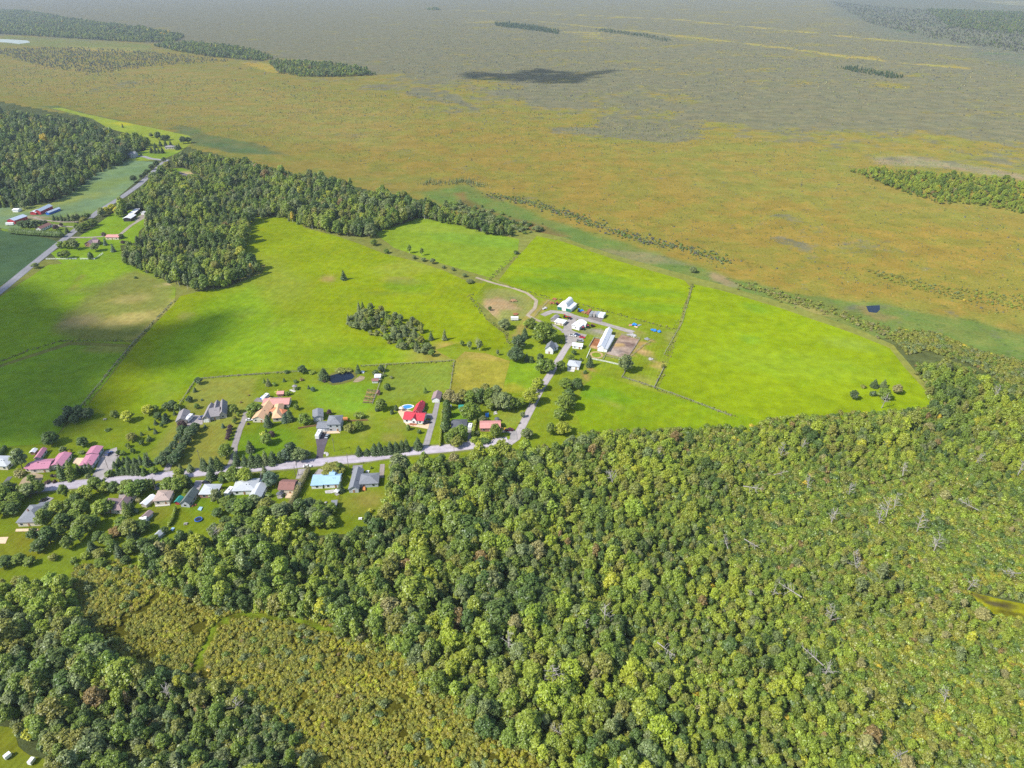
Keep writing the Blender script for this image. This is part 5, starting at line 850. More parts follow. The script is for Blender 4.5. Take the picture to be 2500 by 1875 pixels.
V('pickup', 'N', 620, 800, -25, 'p_white', 'white pickup in the middle of the farm yard'); V('car', 'N', 700, 780, -20, 'p_navy', 'navy car at the top of the farm yard'); V('car', 'N', 800, 830, -20, 'p_red', 'red car at the right end of the farm yard'); V('car', 'E', 560, 1425, 6, 'p_white', 'white car driving on the road past the russet roof'); V('trailer', 'M', 445, 650, 0, 'white_paint', 'white trailer alone on the sandy pasture', L=6); V('car', 'I', 980, 590, 40, 'p_white', 'white car beside the brown bungalow'); V('trailer', 'I', 200, 555, 5, 'white_paint', 'white trailer in front of the deep red barn', L=8)

for x, y, a, t in ((55, 1590, 60, 'small white trailer in the lower left corner'), (210, 1625, 80, 'small white trailer at the lower left wood edge')): V('trailer', 'R7', x, y, a, 'white_paint', t, L=3.6).scale = (.6, .6, .6)
V('trailer', 'B', 885, 1235, 20, 'white_paint', 'white cargo trailer touching the brown shed', L=3.4); V('car', 'K', 1150, 785, 10, 'p_black', 'black car outside the large grey far house')
# ---------------------------------------------------------------- yard things
def slab(name, c, l, z0, h, mat, label, cat):
    P = resample(W(c, l), 2.0, .1, 3); n = len(P); a = P.mean(0); v = [(p[0] - a[0], p[1] - a[1], 0) for p in P] + [(p[0] - a[0], p[1] - a[1], h) for p in P]
    o = obj(name, mesh(name, v, [tuple(range(n - 1, -1, -1)), tuple(range(n, 2 * n))] + [(i, (i + 1) % n, (i + 1) % n + n, i + n) for i in range(n)], mat)); o.location = (a[0], a[1], z0); return tag(o, label, cat)
slab('patio', 'G', [(335, 660), (250, 520), (300, 440), (420, 480), (560, 520), (420, 560), (370, 640), (520, 760), (740, 770), (860, 740), (830, 850), (600, 810), (420, 780)], .1, .12, 'tan_deck', 'tan stone patio round the red-roofed house', 'patio')
slab('terrace', 'Q', [(1400, 610), (1560, 608), (1560, 690), (1395, 690)], .1, .5, 'tan_deck', 'cream terrace behind the russet roof', 'terrace'); slab('patio', 'P', [(1150, 1180), (1380, 1175), (1420, 1215), (1180, 1225)], .1, .1, 'tan_deck', 'tan paved apron of the two-storey house', 'patio')
slab('deck', 'E', [(1238, 525), (1238, 495), (1335, 490), (1335, 525)], .1, 1.2, 'orange_deck', 'orange wooden deck beside the two-storey house', 'deck'); slab('deck', 'F', [(1140, 700), (1140, 645), (1200, 640), (1205, 700)], .1, .8, 'orange_deck', 'orange wooden deck on the slate ranch house', 'deck')
slab('concrete_pad', 'P', [(650, 570), (680, 560), (755, 585), (725, 602)], .1, .12, 'concrete', 'pale concrete pad beside the garden gazebo', 'pad'); slab('concrete_pad', 'P', [(1700, 312), (1740, 280), (1785, 288), (1770, 318)], .13, .2, 'white_paint', 'white jetty slab at the pond end', 'slab'); slab('sand_pit', 'R7', [(-30, 165), (55, 162), (35, 205), (-40, 205)], .08, .08, 'tan_deck', 'square sand pit on the lower left lawn', 'sand pit'); slab('patio', 'R7', [(100, 128), (105, 112), (245, 108), (250, 125)], .08, .2, 'tan_deck', 'tan patio in front of the grey hip roof', 'patio')
slab('patio', 'A', [(1400, 640), (1440, 540), (1640, 540), (1560, 690)], .1, .12, 'tan_deck', 'peach patio between the pink roofs', 'patio'); slab('porch', 'B', [(1100, 930), (1100, 905), (1385, 885), (1385, 905)], .1, .3, 'concrete', 'stone footing strip in front of the beige bungalow', 'porch'); slab('patio', 'N', [(510, 1470), (520, 1430), (660, 1450), (640, 1490)], .1, .12, 'concrete', 'pale patio behind the grey-roofed bungalow', 'patio')
slab('patio', 'F', [(420, 700), (600, 675), (700, 720), (540, 750), (430, 750)], .1, .1, 'stone', 'flower-edged stone patio behind the blue roof', 'patio')
def swimming_pool(c, x, y, rx, ry):
    p = at(c, x, y); r = empty('swimming_pool', p); tag(r, 'blue kidney-shaped swimming pool with white rim', 'pool')
    for k, (s, z, h, m, nm) in enumerate([(1.28, .1, .25, 'white_paint', 'rim'), (1.0, .3, .08, 'pool_water', 'water')]):
        n = 40; v = []
        for zz in (z, z + h):
            for i in range(n): t = 2 * math.pi * i / n; f = 1 - .22 * max(0, math.sin(t + 2.2)) ** 4; v.append((rx * s * f * math.cos(t), ry * s * f * math.sin(t), zz))
        obj(nm, mesh(nm, v, [tuple(range(n - 1, -1, -1)), tuple(range(n, 2 * n))] + [(i, (i + 1) % n, (i + 1) % n + n, i + n) for i in range(n)], m), r)
    l = MB(); [l.tube((rx * .95, s * .3, .2), (rx * .95, s * .3, 1.1), .03, .03) for s in (-1, 1)]; l.obj('ladder', 'grey_metal', r)
swimming_pool('G', 440, 428, 3.3, 2.3)
def trampoline(c, x, y, r, label, mat='p_black', rim='p_blue'):
    p = at(c, x, y); o = empty('trampoline', p); tag(o, label, 'trampoline'); MB().disc((0, 0, .8), r * .84, .03).obj('mat', mat, o); m = MB(); n = 24
    v = [(q * math.cos(2 * math.pi * i / n), q * math.sin(2 * math.pi * i / n), z) for z in (.78, .86) for q in (r * .84, r) for i in range(n)]; f = []
    for i in range(n): j = (i + 1) % n; f += [(2 * n + i, 3 * n + i, 3 * n + j, 2 * n + j), (n + i, n + j, 3 * n + j, 3 * n + i), (i, j, n + j, n + i), (i, 2 * n + i, 2 * n + j, j)]
    obj('rim', mesh('rim', v, f, rim), o)
    for k in range(6): t = k * math.pi / 3; MB().tube((r * .95 * math.cos(t), r * .95 * math.sin(t), 0), (r * .95 * math.cos(t), r * .95 * math.sin(t), .8), .04, .04).obj('leg', 'grey_metal', o)
trampoline('B', 1935, 1190, 1.9, 'round black trampoline with pale blue rim on the lawn')
def gazebo(c, x, y, r, h, roofm, label, n=6, name='gazebo', cat='gazebo'):
    p = at(c, x, y); o = empty(name, p); tag(o, label, cat); v = [(r * math.cos(2 * math.pi * i / n + .4), r * math.sin(2 * math.pi * i / n + .4), h) for i in range(n)] + [(0, 0, h + r * .55)]
    obj('roof', mesh('roof', v, [(i, (i + 1) % n, n) for i in range(n)] + [tuple(range(n - 1, -1, -1))], roofm), o)
    for i in range(n): t = 2 * math.pi * i / n + .4; MB().tube((r * .9 * math.cos(t), r * .9 * math.sin(t), 0), (r * .9 * math.cos(t), r * .9 * math.sin(t), h), .06, .06).obj('post', 'grey_wood', o)
    MB().disc((0, 0, .05), r * .9, .12, n).obj('floor', 'grey_wood', o)
gazebo('Q', 1300, 655, 2.0, 2.3, 'r_dark', 'dark hexagonal gazebo behind the russet roof'); gazebo('P', 740, 550, 1.9, 2.3, 'r_taupe', 'grey garden gazebo with bush beside it'); gazebo('H', 1370, 545, 1.7, 2.2, 'r_dark', 'dark gazebo behind the salmon roof'); gazebo('F', 662, 760, 1.8, 2.3, 'white_paint', 'white square canopy beside the blue-roofed house', 4, 'canopy', 'canopy'); gazebo('G', 318, 495, 1.7, 2.2, 'cream', 'cream parasol by the pool patio', 8, 'parasol', 'parasol'); gazebo('E', 1075, 720, 1.2, 2.2, 'flowers_red', 'red parasol on the two-storey house front', 8, 'parasol', 'parasol')
def table(c, x, y, ang, label, mat='grey_wood'):
    o = empty('picnic_table', at(c, x, y), R(ang)); tag(o, label, 'table'); MB().box(-.9, -.4, .7, .9, .4, .76).obj('tabletop', mat, o)
    for s in (-1, 1): MB().box(-.9, s * .75 - .15, .42, .9, s * .75 + .15, .47).obj('bench', mat, o); MB().box(s * .6 - .05, -.7, 0, s * .6 + .05, .7, .42).obj('leg', mat, o)
table('B', 1690, 1265, 10, 'grey picnic table below the trampoline'); table('Q', 1470, 800, 15, 'white garden table on the russet house lawn', 'white_paint'); table('R4', 680, 1060, 20, 'picnic table at the swing set by the dark trees'); table('F', 1105, 1245, 5, 'white table alone on the ranch house lawn', 'white_paint'); table('F', 1245, 335, 0, 'small white table on the ranch house front lawn', 'white_paint')
def pile(c, x, y, r, h, mat, label, cat, name, n=7, seed=1):
    g = random.Random(seed); o = empty(name, at(c, x, y)); tag(o, label, cat)
    for k in range(n):
        V_, F_ = ICO1; s = r * g.uniform(.28, .5); a = g.uniform(0, 6.28); q = r * g.uniform(0, .75); sh = [g.uniform(.7, 1.2) for _ in V_]
        obj('piece', mesh('piece', [(q * math.cos(a) + p[0] * s * m, q * math.sin(a) + p[1] * s * m, max(0, h * .4 + p[2] * s * h / r * m)) for p, m in zip(V_, sh)], F_, mat), o)
for i, a_ in enumerate([('N', 785, 310, 2.2, 1.6, 'tarp_blue', 'blue tarp heap right of the arched barn', 'tarp', 'tarp_heap'), ('N', 1800, 590, 2.6, 2.0, 'tarp_blue', 'single round blue tarp by the paddock fence', 'tarp', 'tarp_heap'), ('N', 2150, 685, 2.2, 1.6, 'tarp_blue', 'left of three blue tarps in the farm corner', 'tarp', 'tarp_heap'), ('N', 2205, 700, 2.2, 1.6, 'tarp_blue', 'middle of three blue tarps in the farm corner', 'tarp', 'tarp_heap'), ('N', 2262, 712, 2.4, 1.6, 'tarp_blue', 'right of three blue tarps in the farm corner', 'tarp', 'tarp_heap'),
      ('N', 845, 340, 3, 1.2, 'wood', 'heap of timber beside the blue tarp heap', 'timber', 'timber_heap'), ('N', 270, 90, 2.5, 1.2, 'rust', 'rusty implements by the paddock fence corner', 'machinery', 'scrap_heap'), ('N', 225, 165, 2.6, 1.3, 'rust', 'rusty machinery left of the red harvester', 'machinery', 'scrap_heap'), ('N', 80, 270, 3.0, 1.3, 'stone', 'pale scrap pile left of the arched barn track', 'scrap', 'scrap_heap'), ('M', 415, 275, 4.0, 1.2, 'wood', 'brush pile with ash on the sandy pasture', 'brush pile', 'brush_pile'), ('M', 480, 540, 3.5, 1.1, 'rust', 'rusty wagon wreck on the sandy pasture', 'wreck', 'wagon_wreck'),
      ('N', 1740, 590, 2, 1, 'r_salmon', 'pinkish bales beside the blue tarp', 'bales', 'bale_heap'), ('N', 1890, 590, 2, .9, 'p_silver', 'pale blue sheet metal by the fence', 'sheet metal', 'scrap_heap'), ('N', 1850, 630, 2, .9, 'tan_deck', 'tan pallet heap by the blue tarps', 'pallets', 'pallet_heap'), ('O', 1430, 385, 3, 1.0, 'grey_metal', 'grey implements at the sandy track end', 'machinery', 'scrap_heap'), ('O', 1120, 315, 4, .9, 'stone', 'log stack along the barnyard top', 'logs', 'log_stack'), ('H', 1340, 390, 2.2, .7, 'stone', 'stone fire pit behind the salmon roof', 'fire pit', 'fire_pit'), ('E', 935, 1175, 2.2, .5, 'stone', 'stone flower bed beside the black driveway', 'flower bed', 'rock_bed'), ('F', 445, 935, 1.4, 1.0, 'stone', 'two grey boulders on the lawn behind blue roof', 'boulders', 'rock_group'), ('G', 1265, 420, 1.5, 2.0, 'white_paint', 'white play house under the copse', 'play house', 'play_house'), ('B', 1850, 900, 1.5, .8, 'rust', 'clutter beside the slate garage', 'clutter', 'clutter_heap'), ('O', 1500, 770, 2.4, .8, 'stone', 'small rubble pile on the farm grass', 'rubble', 'rubble_heap'), ('E', 1080, 690, 2.0, .8, 'flowers_red', 'red flower pots on the two-storey house porch', 'flowers', 'flower_pots'), ('G', 540, 755, 2.6, .8, 'rust', 'flower bed in front of the red gables', 'flower bed', 'flower_bed')]): pile(*a_[:9], n=9 if a_[3] > 2.4 else 6, seed=i)
slab('tarp', 'H', [(1145, 465), (1145, 400), (1210, 395), (1210, 470)], .1, .5, 'tarp_blue', 'blue covered splash pool under the maple', 'pool'); slab('paddling_pool', 'B', [(1920, 990), (1960, 940), (2020, 945), (1985, 1010)], .1, .4, 'r_blue', 'pale blue paddling pool on the lawn', 'pool'); slab('water_slide', 'B', [(1395, 1380), (1430, 1330), (1480, 1340), (1440, 1395)], .1, .3, 'r_blue', 'pale blue slide mat by the hedge', 'slide')
# vegetable garden: raised rows
gr = empty('vegetable_garden', at('P', 1840, 660)); tag(gr, 'vegetable garden with narrow planted beds by the fence', 'garden'); gz = gr.location.copy()
for i in range(7):
    t = (i + .5) / 7; a_ = at('P', 1830 - 80 * t, 545 + 225 * t); b_ = at('P', 1968 - 60 * t, 572 + 200 * t); d_ = (b_ - a_); bed = MB().box(0, -.8, 0, d_.length, .8, .3, .1, .1).obj('bed', 'wood' if i % 2 else 'dirt', gr); bed.location = a_ - gz + Vector((0, 0, .06)); bed.rotation_euler = (0, 0, math.atan2(d_.y, d_.x))
    if not i % 2:
        setcol(bed.data, np.tile(np.array(S(150, 140, 96)), (8, 1)))
    for k in range(3): q = obj('crop_plant', VAR['shrub'][k][0], bed); q.location = (d_.length * (k + .6) / 3.4, 0, .25); q.scale = (1.1, .6, .4); q['tint'] = [float(v) for v in TINT[('lt', 'md', 'tn')[(k + i) % 3]]]
# ---------------------------------------------------------------- hedges, fences, poles
def hedge(c, l, w, h, tint, label, name='hedge'):
    A = resample(W(c, l), .7, .1, 2, False); p = Plant(len(label)); a = A.mean(0); g = p.g
    for q in A: p.core((q[0] - a[0], q[1] - a[1], h * .48), (w * .52, w * .52, h * .5))
    n = int(len(A) * 26 * max(1, h / 2.5)); i = g.integers(0, len(A), n); P = np.zeros((n, 3)); P[:, :2] = A[i] - a + g.uniform(-.52, .52, (n, 2)) * w; P[:, 2] = h * np.where(g.random(n) < .5, .97 + .06 * g.random(n), g.random(n)); nr = g.normal(size=(n, 3)) * .5 + np.array([0, 0, .7]); nr /= np.linalg.norm(nr, axis=1)[:, None]; p.cards(P, nr, .12 + .16 * g.random(n))
    o = obj(name, p.mesh(name, ['foliage'])); o.location = (a[0], a[1], 0); o['tint'] = list(TINT[tint]); return tag(o, label, 'hedge')
hedge('G', [(1105, 520), (1085, 850), (1060, 1180)], 1.3, 2.6, 'br', 'tall clipped lime hedge along the red house drive'); hedge('G', [(1745, 690), (1715, 850), (1690, 1000)], 2.2, 2.8, 'br', 'thick bright hedge between charcoal and salmon roofs'); hedge('B', [(1500, 985), (1450, 1180), (1370, 1310)], 1.4, 2.4, 'lt', 'green hedge beside the beige bungalow lawn'); hedge('Q', [(1030, 440), (990, 560), (950, 620)], 1.8, 2.4, 'br', 'clipped lime hedge behind the light grey house'); hedge('Q', [(1850, 180), (1720, 420), (1620, 640), (1480, 900), (1380, 1190)], 2.6, 4.0, 'tn', 'tall tan and olive hedge between the russet and blue roofs'); hedge('I', [(240, 715), (600, 750), (900, 765), (1190, 785)], 6.0, 6.0, 'dk', 'long dark windbreak hedge below the brown bungalow'); hedge('R4', [(1700, 1535), (1750, 1480)], 2, 2.6, 'lt', 'short hedge beside the dark maroon car')
hedge('A', [(-20, 560), (110, 370)], 2.2, 3.0, 'dk', 'dark hedge at the left edge behind the pale roof'); hedge('B', [(1180, 530), (1290, 560)], 2, 1.6, 'lt', 'low hedge at the beige bungalow gate')
def fence(c, l, label, h=1.2, mat='grey_wood', step=4.0, rails=2, rw=.06, name='fence', pw=.08):
    A = resample(W(c, l), step, 0, 1, False); o = empty(name, (A[0][0], A[0][1], 0)); tag(o, label, 'fence'); a = A[0]; p = MB(); r = MB()
    for q in A: p.box(q[0] - a[0] - pw, q[1] - a[1] - pw, -.2, q[0] - a[0] + pw, q[1] - a[1] + pw, h + .1)
    for i in range(len(A) - 1):
        for k in range(rails): z = h * (k + 1) / rails; r.tube((A[i][0] - a[0], A[i][1] - a[1], z), (A[i + 1][0] - a[0], A[i + 1][1] - a[1], z), rw, rw, 4)
    tag(p.obj('posts', mat, o), kind='stuff'); tag(r.obj('rails', mat, o), kind='stuff')
fence('N', [(960, 1050), (885, 1225)], 'white rail fence left of the round sand track', mat='white_paint', step=3, rails=3, rw=.09); fence('N', [(990, 1245), (1240, 1295), (1495, 1355)], 'white rail fence below the round sand track', mat='white_paint', step=3, rails=3, rw=.09); fence('N', [(925, 1015), (1030, 835), (1140, 855)], 'board fence round the orange sand pen', step=3, rails=3, rw=.1); fence('N', [(1560, 770), (1690, 790), (1910, 850)], 'rail fence along the top of the dirt yard', step=3, rails=3); fence('N', [(1910, 850), (1840, 970), (1700, 1180)], 'rail fence on the right of the dirt yard', step=3, rails=3); fence('N', [(1260, 1150), (1200, 1260)], 'dark gate fence right of the round track', step=2, rails=3); fence('N', [(1270, 1190), (1560, 1250)], 'low plank fence under the dirt yard', step=3, rails=2)
fence('O', [(1060, 760), (1200, 640), (1350, 510), (1550, 400)], 'wire fence along the sandy track', step=4); fence('O', [(1000, 1010), (930, 1120)], 'dark rail fence below the tall farm tree', step=2, rails=3); fence('O', [(1740, 940), (1650, 1130), (1550, 1330)], 'dark rail fence on the east field corner', step=2.5, rails=3, rw=.09); fence('M', [(1115, 270), (1000, 380), (820, 600)], 'plank fence beside the farm track', step=3, rails=2)
fence('I', [(890, 1215), (1480, 1212)], 'left white fence below the brick house', mat='white_paint', step=3, rails=3, rw=.1, h=1.4); fence('I', [(1550, 1212), (1830, 1215), (1990, 1105)], 'right white fence below the brick house', mat='white_paint', step=3, rails=3, rw=.1, h=1.4); fence('E', [(382, 690), (560, 660), (755, 635)], 'dark brown timber wall left of the two-storey house', mat='wood', step=2, rails=6, rw=.14, h=1.1); fence('E', [(1320, 548), (1520, 542), (1725, 530)], 'dark brown timber wall right of the two-storey house', mat='wood', step=2, rails=6, rw=.14, h=1.1)
fence('R4', [(530, 970), (750, 700), (860, 570), (1130, 290)], 'wire fence west of the hay field', step=6); fence('R4', [(1160, 970), (1270, 800), (1850, 755), (2000, 750)], 'rail fence behind the taupe house', step=5); fence('R5', [(130, 715), (730, 680), (700, 880)], 'rail fence round the mown paddock by the golden field', step=5); fence('G', [(270, 450), (325, 335), (560, 350), (790, 355), (730, 480)], 'dark wire fence around the pool', mat='dark_trim', step=2.5, rw=.03, pw=.04); fence('F', [(715, 820), (680, 940), (630, 1120)], 'dark boundary fence behind the white shed', mat='dark_trim', step=2.5); fence('P', [(2110, 200), (2010, 480), (1900, 780)], 'wooden fence beside the vegetable garden', step=3, rails=3)
fence('R5', [(1820, 790), (2030, 855), (2212, 920), (2520, 1040)], 'wire fence between south and east fields', step=6); fence('R6', [(65, 190), (0, 430), (-120, 640)], 'wire fence between paddock and east field', step=6)
poles = []
def pole(c, x, y, label, h=9.5, arm=True):
    p = at(c, x, y); o = empty('utility_pole', p, R(98)); tag(o, label, 'pole', 'utility poles along the road'); MB().tube((0, 0, -.3), (0, 0, h), .15, .1, 8).obj('post', 'utility_pole', o)
    if arm: MB().box(-1.1, -.06, h - .7, 1.1, .06, h - .55).obj('crossarm', 'utility_pole', o); MB().tube((.28, .0, h - 2.2), (.28, .0, h - 1.3), .2, .2, 8).obj('transformer', 'grey_metal', o)
    poles.append((p, h))
for x, y, t in [(1080, 1125, 'pale pole on the two-storey house lawn'), (385, 1588, 'tall pole in front of the russet roof'), (1350, 1430, 'pole by the slate ranch house drive')]: pole('E', x, y, t)
pole('C', 555, 1350, 'pole at the taupe house hay lawn'); pole('B', 1010, 140, 'pale pole above the young trees'); pole('B', 1120, 640, 'pole behind the beige bungalow'); pole('G', 1340, 1420, 'pale pole in the trees below the charcoal roof'); pole('B', 190, 190, 'pole at the pink garage yard'); pole('Q', 1595, 250, 'short pole beside the tall russet house pole', 7, False)
wr = MB(); ps = sorted([p for p in poles], key=lambda q: q[0].x); wire0 = ps[0][0]
for (p, h), (q, g2) in zip(ps[:-1], ps[1:]):
    if (q - p).length > 130: continue
    for s in (-1, 0, 1):
        pr = None
        for k in range(7):
            t = k / 6; v = p.lerp(q, t) + Vector((0, s * .9, h + (g2 - h) * t - .5 - 1.2 * 4 * t * (1 - t))) - wire0
            if pr is not None: wr.tube(pr, v, .02, .02, 3)
            pr = v
w_ = wr.obj('power_line', 'dark_trim'); w_.location = wire0; tag(w_, 'thin sagging power line following the road', 'power line')
fo = MB(); o = empty('fountain', at('K', 1110, 668)); tag(o, 'small white fountain in the far blue pond', 'fountain'); MB().disc((0, 0, .15), 1.2, .4, 12).obj('basin', 'stone', o); MB().tube((0, 0, .3), (0, 0, 5), .5, .12, 8).obj('jet', 'white_paint', o)
# ---------------------------------------------------------------- yard trees and bushes, one by one
KD = dict(B='broadleaf_tree', C='spruce_tree', K='cedar_tree', S='shrub', P='poplar_tree')
def one(c, rows):
    for x, y, k, w, h, t, lb in rows: plant(KD[k], at(c, x, y), w, h, t, lb)
def many(c, rows, label, group, k='B', t='md', w=6, h=8):
    for r in rows:
        x, y = r[0], r[1]; ww = r[2] if len(r) > 2 else w; hh = r[3] if len(r) > 3 else h; kk = r[4] if len(r) > 4 else k; tt = r[5] if len(r) > 5 else t
        lb = label if label else '%s tree right of the farm lane, %s from the road' % ({'md': 'green', 'dk': 'dark', 'br': 'bright', 'gy': 'greyish'}[tt], ('sixth', 'seventh', 'fourth', 'third', 'fifth', 'second', 'first', 'nearest the wood')[rows.index(r)]); plant(KD[kk], at(c, x, y), ww * rnd.uniform(.85, 1.18), hh * rnd.uniform(.78, 1.18), tt, lb, group=group)
one('A', [(440, 750, 'B', 7.5, 14, 'gy', 'tall grey-green tree left of the pink house'), (1000, 285, 'B', 9, 9, 'dk', 'dark dense tree at the field edge above the pink roofs'), (1610, 318, 'B', 6, 6.5, 'dk', 'round dark tree alone above the pink garage'), (1230, 430, 'B', 4, 4, 'gy', 'small grey tree behind the pink roof gap'), (1350, 455, 'S', 2.6, 2.4, 'gd', 'golden flowering bush behind the pink house'), (1375, 505, 'S', 3, 2, 'bl', 'pale bush below the golden flowering bush'), (1590, 455, 'S', 2.8, 2.2, 'gy', 'grey bush right of the patio behind pink garage'),
    (1225, 940, 'C', 6.5, 11, 'dk', 'left of the twin spruces before the pink house'), (1400, 915, 'C', 7, 12, 'md', 'right of the twin spruces before the pink house'), (620, 995, 'B', 4.2, 4.5, 'md', 'round tree standing in the cream driveway'), (900, 1025, 'S', 3.6, 1.6, 'pu', 'leftmost maroon bush on the pink house lawn'), (1060, 1012, 'S', 2.6, 2, 'pu', 'round maroon bush on the front pink house lawn'), (1150, 1000, 'S', 2.8, 1.8, 'yl', 'yellowish bush between maroon bushes'), (1010, 905, 'S', 2.2, 1.9, 'pu', 'first of two small maroon bushes by pink porch'), (1085, 898, 'S', 2.2, 1.9, 'pu', 'second of two small maroon bushes by pink porch'), (1370, 985, 'S', 4, 2.2, 'md', 'spreading green bush under the twin spruces'), (1710, 930, 'S', 3.6, 3, 'gy', 'round grey bush on the pink house road lawn'),
    (1255, 1275, 'B', 5, 7.5, 'md', 'single road tree below the pink house lawn'), (1880, 1190, 'B', 7, 9.5, 'md', 'big tree on the roadside below pink garage drive'), (2060, 1190, 'B', 4.5, 7, 'lt', 'pale yellowish tree at the drive mouth'), (2125, 890, 'S', 5, 4.2, 'md', 'large round bush at the pink garage drive corner'), (2015, 960, 'S', 1.6, 1.2, 'md', 'tiny bush in the drive mouth'), (350, 900, 'S', 7, 3.5, 'tn', 'sprawling dry brown bush beside the cream drive')])
many('A', [(1530, 835), (1610, 830), (1690, 828), (1760, 815)], 'narrow evergreen in the short row before the pink garage', 'evergreens before the pink garage', 'C', 'dk', 3.4, 6.5)
many('A', [(120, 1430, 9, 11), (330, 1470, 8, 10), (600, 1300, 8, 9, 'B', 'gy'), (450, 1260, 7, 8), (80, 1650, 8, 9), (280, 1640, 8, 9, 'B', 'dk'), (770, 1220, 6, 8), (60, 1250, 7, 8, 'B', 'lt'), (200, 1280, 7, 9, 'B', 'dk'), (660, 1200, 6, 7, 'B', 'gy'), (-60, 1500, 9, 11)], 'leafy tree in the shaded clump above the grey hip roof', 'trees above the grey hip roof', t='md')
many('A', [(1400, 1580, 8, 10), (1600, 1640, 9, 10), (1150, 1650, 7, 8, 'B', 'lt'), (1690, 1340, 7, 8, 'B', 'lt'), (1450, 1380, 5, 6, 'S', 'lt'), (1960, 1640, 7, 8, 'B', 'lt'), (1500, 1450, 7, 8, 'B', 'dk'), (1000, 1600, 5, 6, 'B', 'bl')], 'leafy tree in the clump between grey hip roof and mauve roof', 'trees beside the mauve roof', t='md')
many('R7', [(300, 90, 8, 10), (420, 110, 8, 10, 'B', 'dk'), (560, 130, 8, 9), (330, 200, 7, 9, 'B', 'dk'), (270, 250, 7, 8, 'B', 'dk'), (450, 240, 6, 9), (520, 190, 7, 8), (620, 90, 7, 8), (740, 270, 6, 8), (800, 110, 7, 8), (900, 120, 6, 6), (760, 150, 7, 6, 'B', 'rd'), (860, 170, 6, 7, 'C', 'sp'), (780, 290, 6, 9, 'C', 'sp'), (660, 350, 5, 5), (350, 310, 5, 4, 'S', 'ol'), (820, 330, 4, 5, 'B', 'dk'), (390, 170, 6, 8, 'B', 'md'), (650, 190, 5, 6, 'B', 'dk'), (500, 60, 7, 9)], 'garden tree on the shady lower left lawns', 'trees of the lower left lawns', t='md')
many('R7', [(130, 330, 7, 6), (40, 350, 7, 6, 'B', 'dk'), (200, 340, 5, 5), (230, 180, 6, 7, 'B', 'dk'), (600, 250, 5, 6, 'C', 'sp'), (700, 210, 6, 7), (560, 300, 4, 4, 'B', 'lt'), (470, 330, 4, 3, 'S', 'md'), (650, 290, 5, 5, 'B', 'ol'), (860, 260, 7, 8), (940, 250, 7, 8, 'B', 'dk'), (1000, 210, 6, 6)], 'bushy tree scattered on the lawn above the thicket', 'lawn trees above the thicket', t='md')
many('B', [(700, 740, 9, 10), (600, 660, 8, 9), (830, 660, 8, 10, 'B', 'dk'), (960, 610, 6, 7), (1040, 560, 5, 6)], 'dense green tree left of the beige bungalow by the road', 'trees left of the beige bungalow'); many('B', [(1380, 620, 8, 8), (1530, 620, 9, 10), (1640, 560, 6, 9, 'B', 'lt'), (1770, 530, 5, 8, 'C', 'sp'), (1700, 680, 3, 4), (1300, 610, 5, 5)], 'dense green tree behind the beige bungalow by the road', 'trees behind the beige bungalow', t='md')
one('B', [(340, 650, 'B', 6, 7, 'dk', 'round dark tree at the mauve house drive mouth'), (160, 650, 'B', 6, 6.5, 'lt', 'light tree left of the round dark drive tree'), (30, 610, 'B', 6.5, 8.5, 'md', 'tall tree left of the light roadside tree'), (570, 1090, 'C', 6, 10, 'md', 'tall leaning evergreen right of the mauve roof'), (660, 1010, 'C', 4, 6, 'dk', 'dark evergreen behind the leaning evergreen'), (180, 1040, 'B', 8, 8.5, 'md', 'leafy tree hiding the mauve house corner'), (750, 1050, 'S', 2.4, 2.6, 'bl', 'bluish bush right of the leaning evergreen'), (790, 830, 'S', 3, 3, 'tn', 'brown bush left of the white metal shed'), (630, 1460, 'B', 9, 8.5, 'ol', 'broad bronze-topped tree below the mauve house'), (880, 1400, 'B', 7, 6, 'dk', 'dark spreading tree left of the lower lawn'), (1290, 1440, 'B', 4, 4, 'dk', 'small dark tree at the hedge end'), (250, 330, 'S', 5, 4.5, 'dk', 'large round bush at the young trees corner'), (1090, 290, 'B', 4.2, 4.5, 'md', 'small round tree by the taupe house drive mouth'), (900, 305, 'C', 4.5, 5.5, 'dk', 'squat conical evergreen on the north verge'), (1790, 240, 'C', 4.5, 5.5, 'gy', 'grey conical evergreen on the verge below hay lawn'), (1600, 240, 'C', 3.6, 5, 'gy', 'thin grey evergreen left of the grey conical one'), (2080, 220, 'C', 5, 8.5, 'sp', 'tall verge spruce left of broad evergreens')])
many('B', [(390, 300), (500, 290), (600, 285), (700, 295), (780, 290), (420, 120, 4, 6), (600, 110, 5, 7), (720, 110, 5, 6), (960, 130, 5.5, 8), (830, 100, 4, 6), (330, 170, 3.6, 6)], 'leafy tree in the verge clump by the young rows', 'verge trees by the young rows', 'C', 'sp', 4.6, 6.5)
rows = [((760, 1340), (870, 1200), (1010, 1090), (1130, 1000)), ((800, 1330), (920, 1230), (1050, 1110), (1130, 1030)), ((770, 1290), (830, 1240), (850, 1180))]
pp = []
for l in rows:
    A = resample(W('R4', l), 6.0, .6, 5, False); pp += [tuple(q) for q in A]
for q in pp: plant(KD[rnd.choice('CCCKB')], (q[0], q[1], 0), rnd.uniform(2.2, 3.2), rnd.uniform(2.8, 4.4), rnd.choice(['md', 'dk', 'lt', 'sp']), 'young tree of the planted rows right of the pink garage', group='young planted trees')
many('R4', [(1190, 1165), (1165, 1205), (1135, 1250), (1105, 1290), (1075, 1330), (1050, 1365)], 'round tree in the left row of the taupe house drive', 'left row of drive trees', 'B', 'sp', 5.6, 6.5); many('R4', [(1268, 1135), (1240, 1180), (1212, 1222), (1185, 1268), (1158, 1310), (1135, 1350)], 'round tree in the right row of the taupe house drive', 'right row of drive trees', 'B', 'sp', 6, 7)
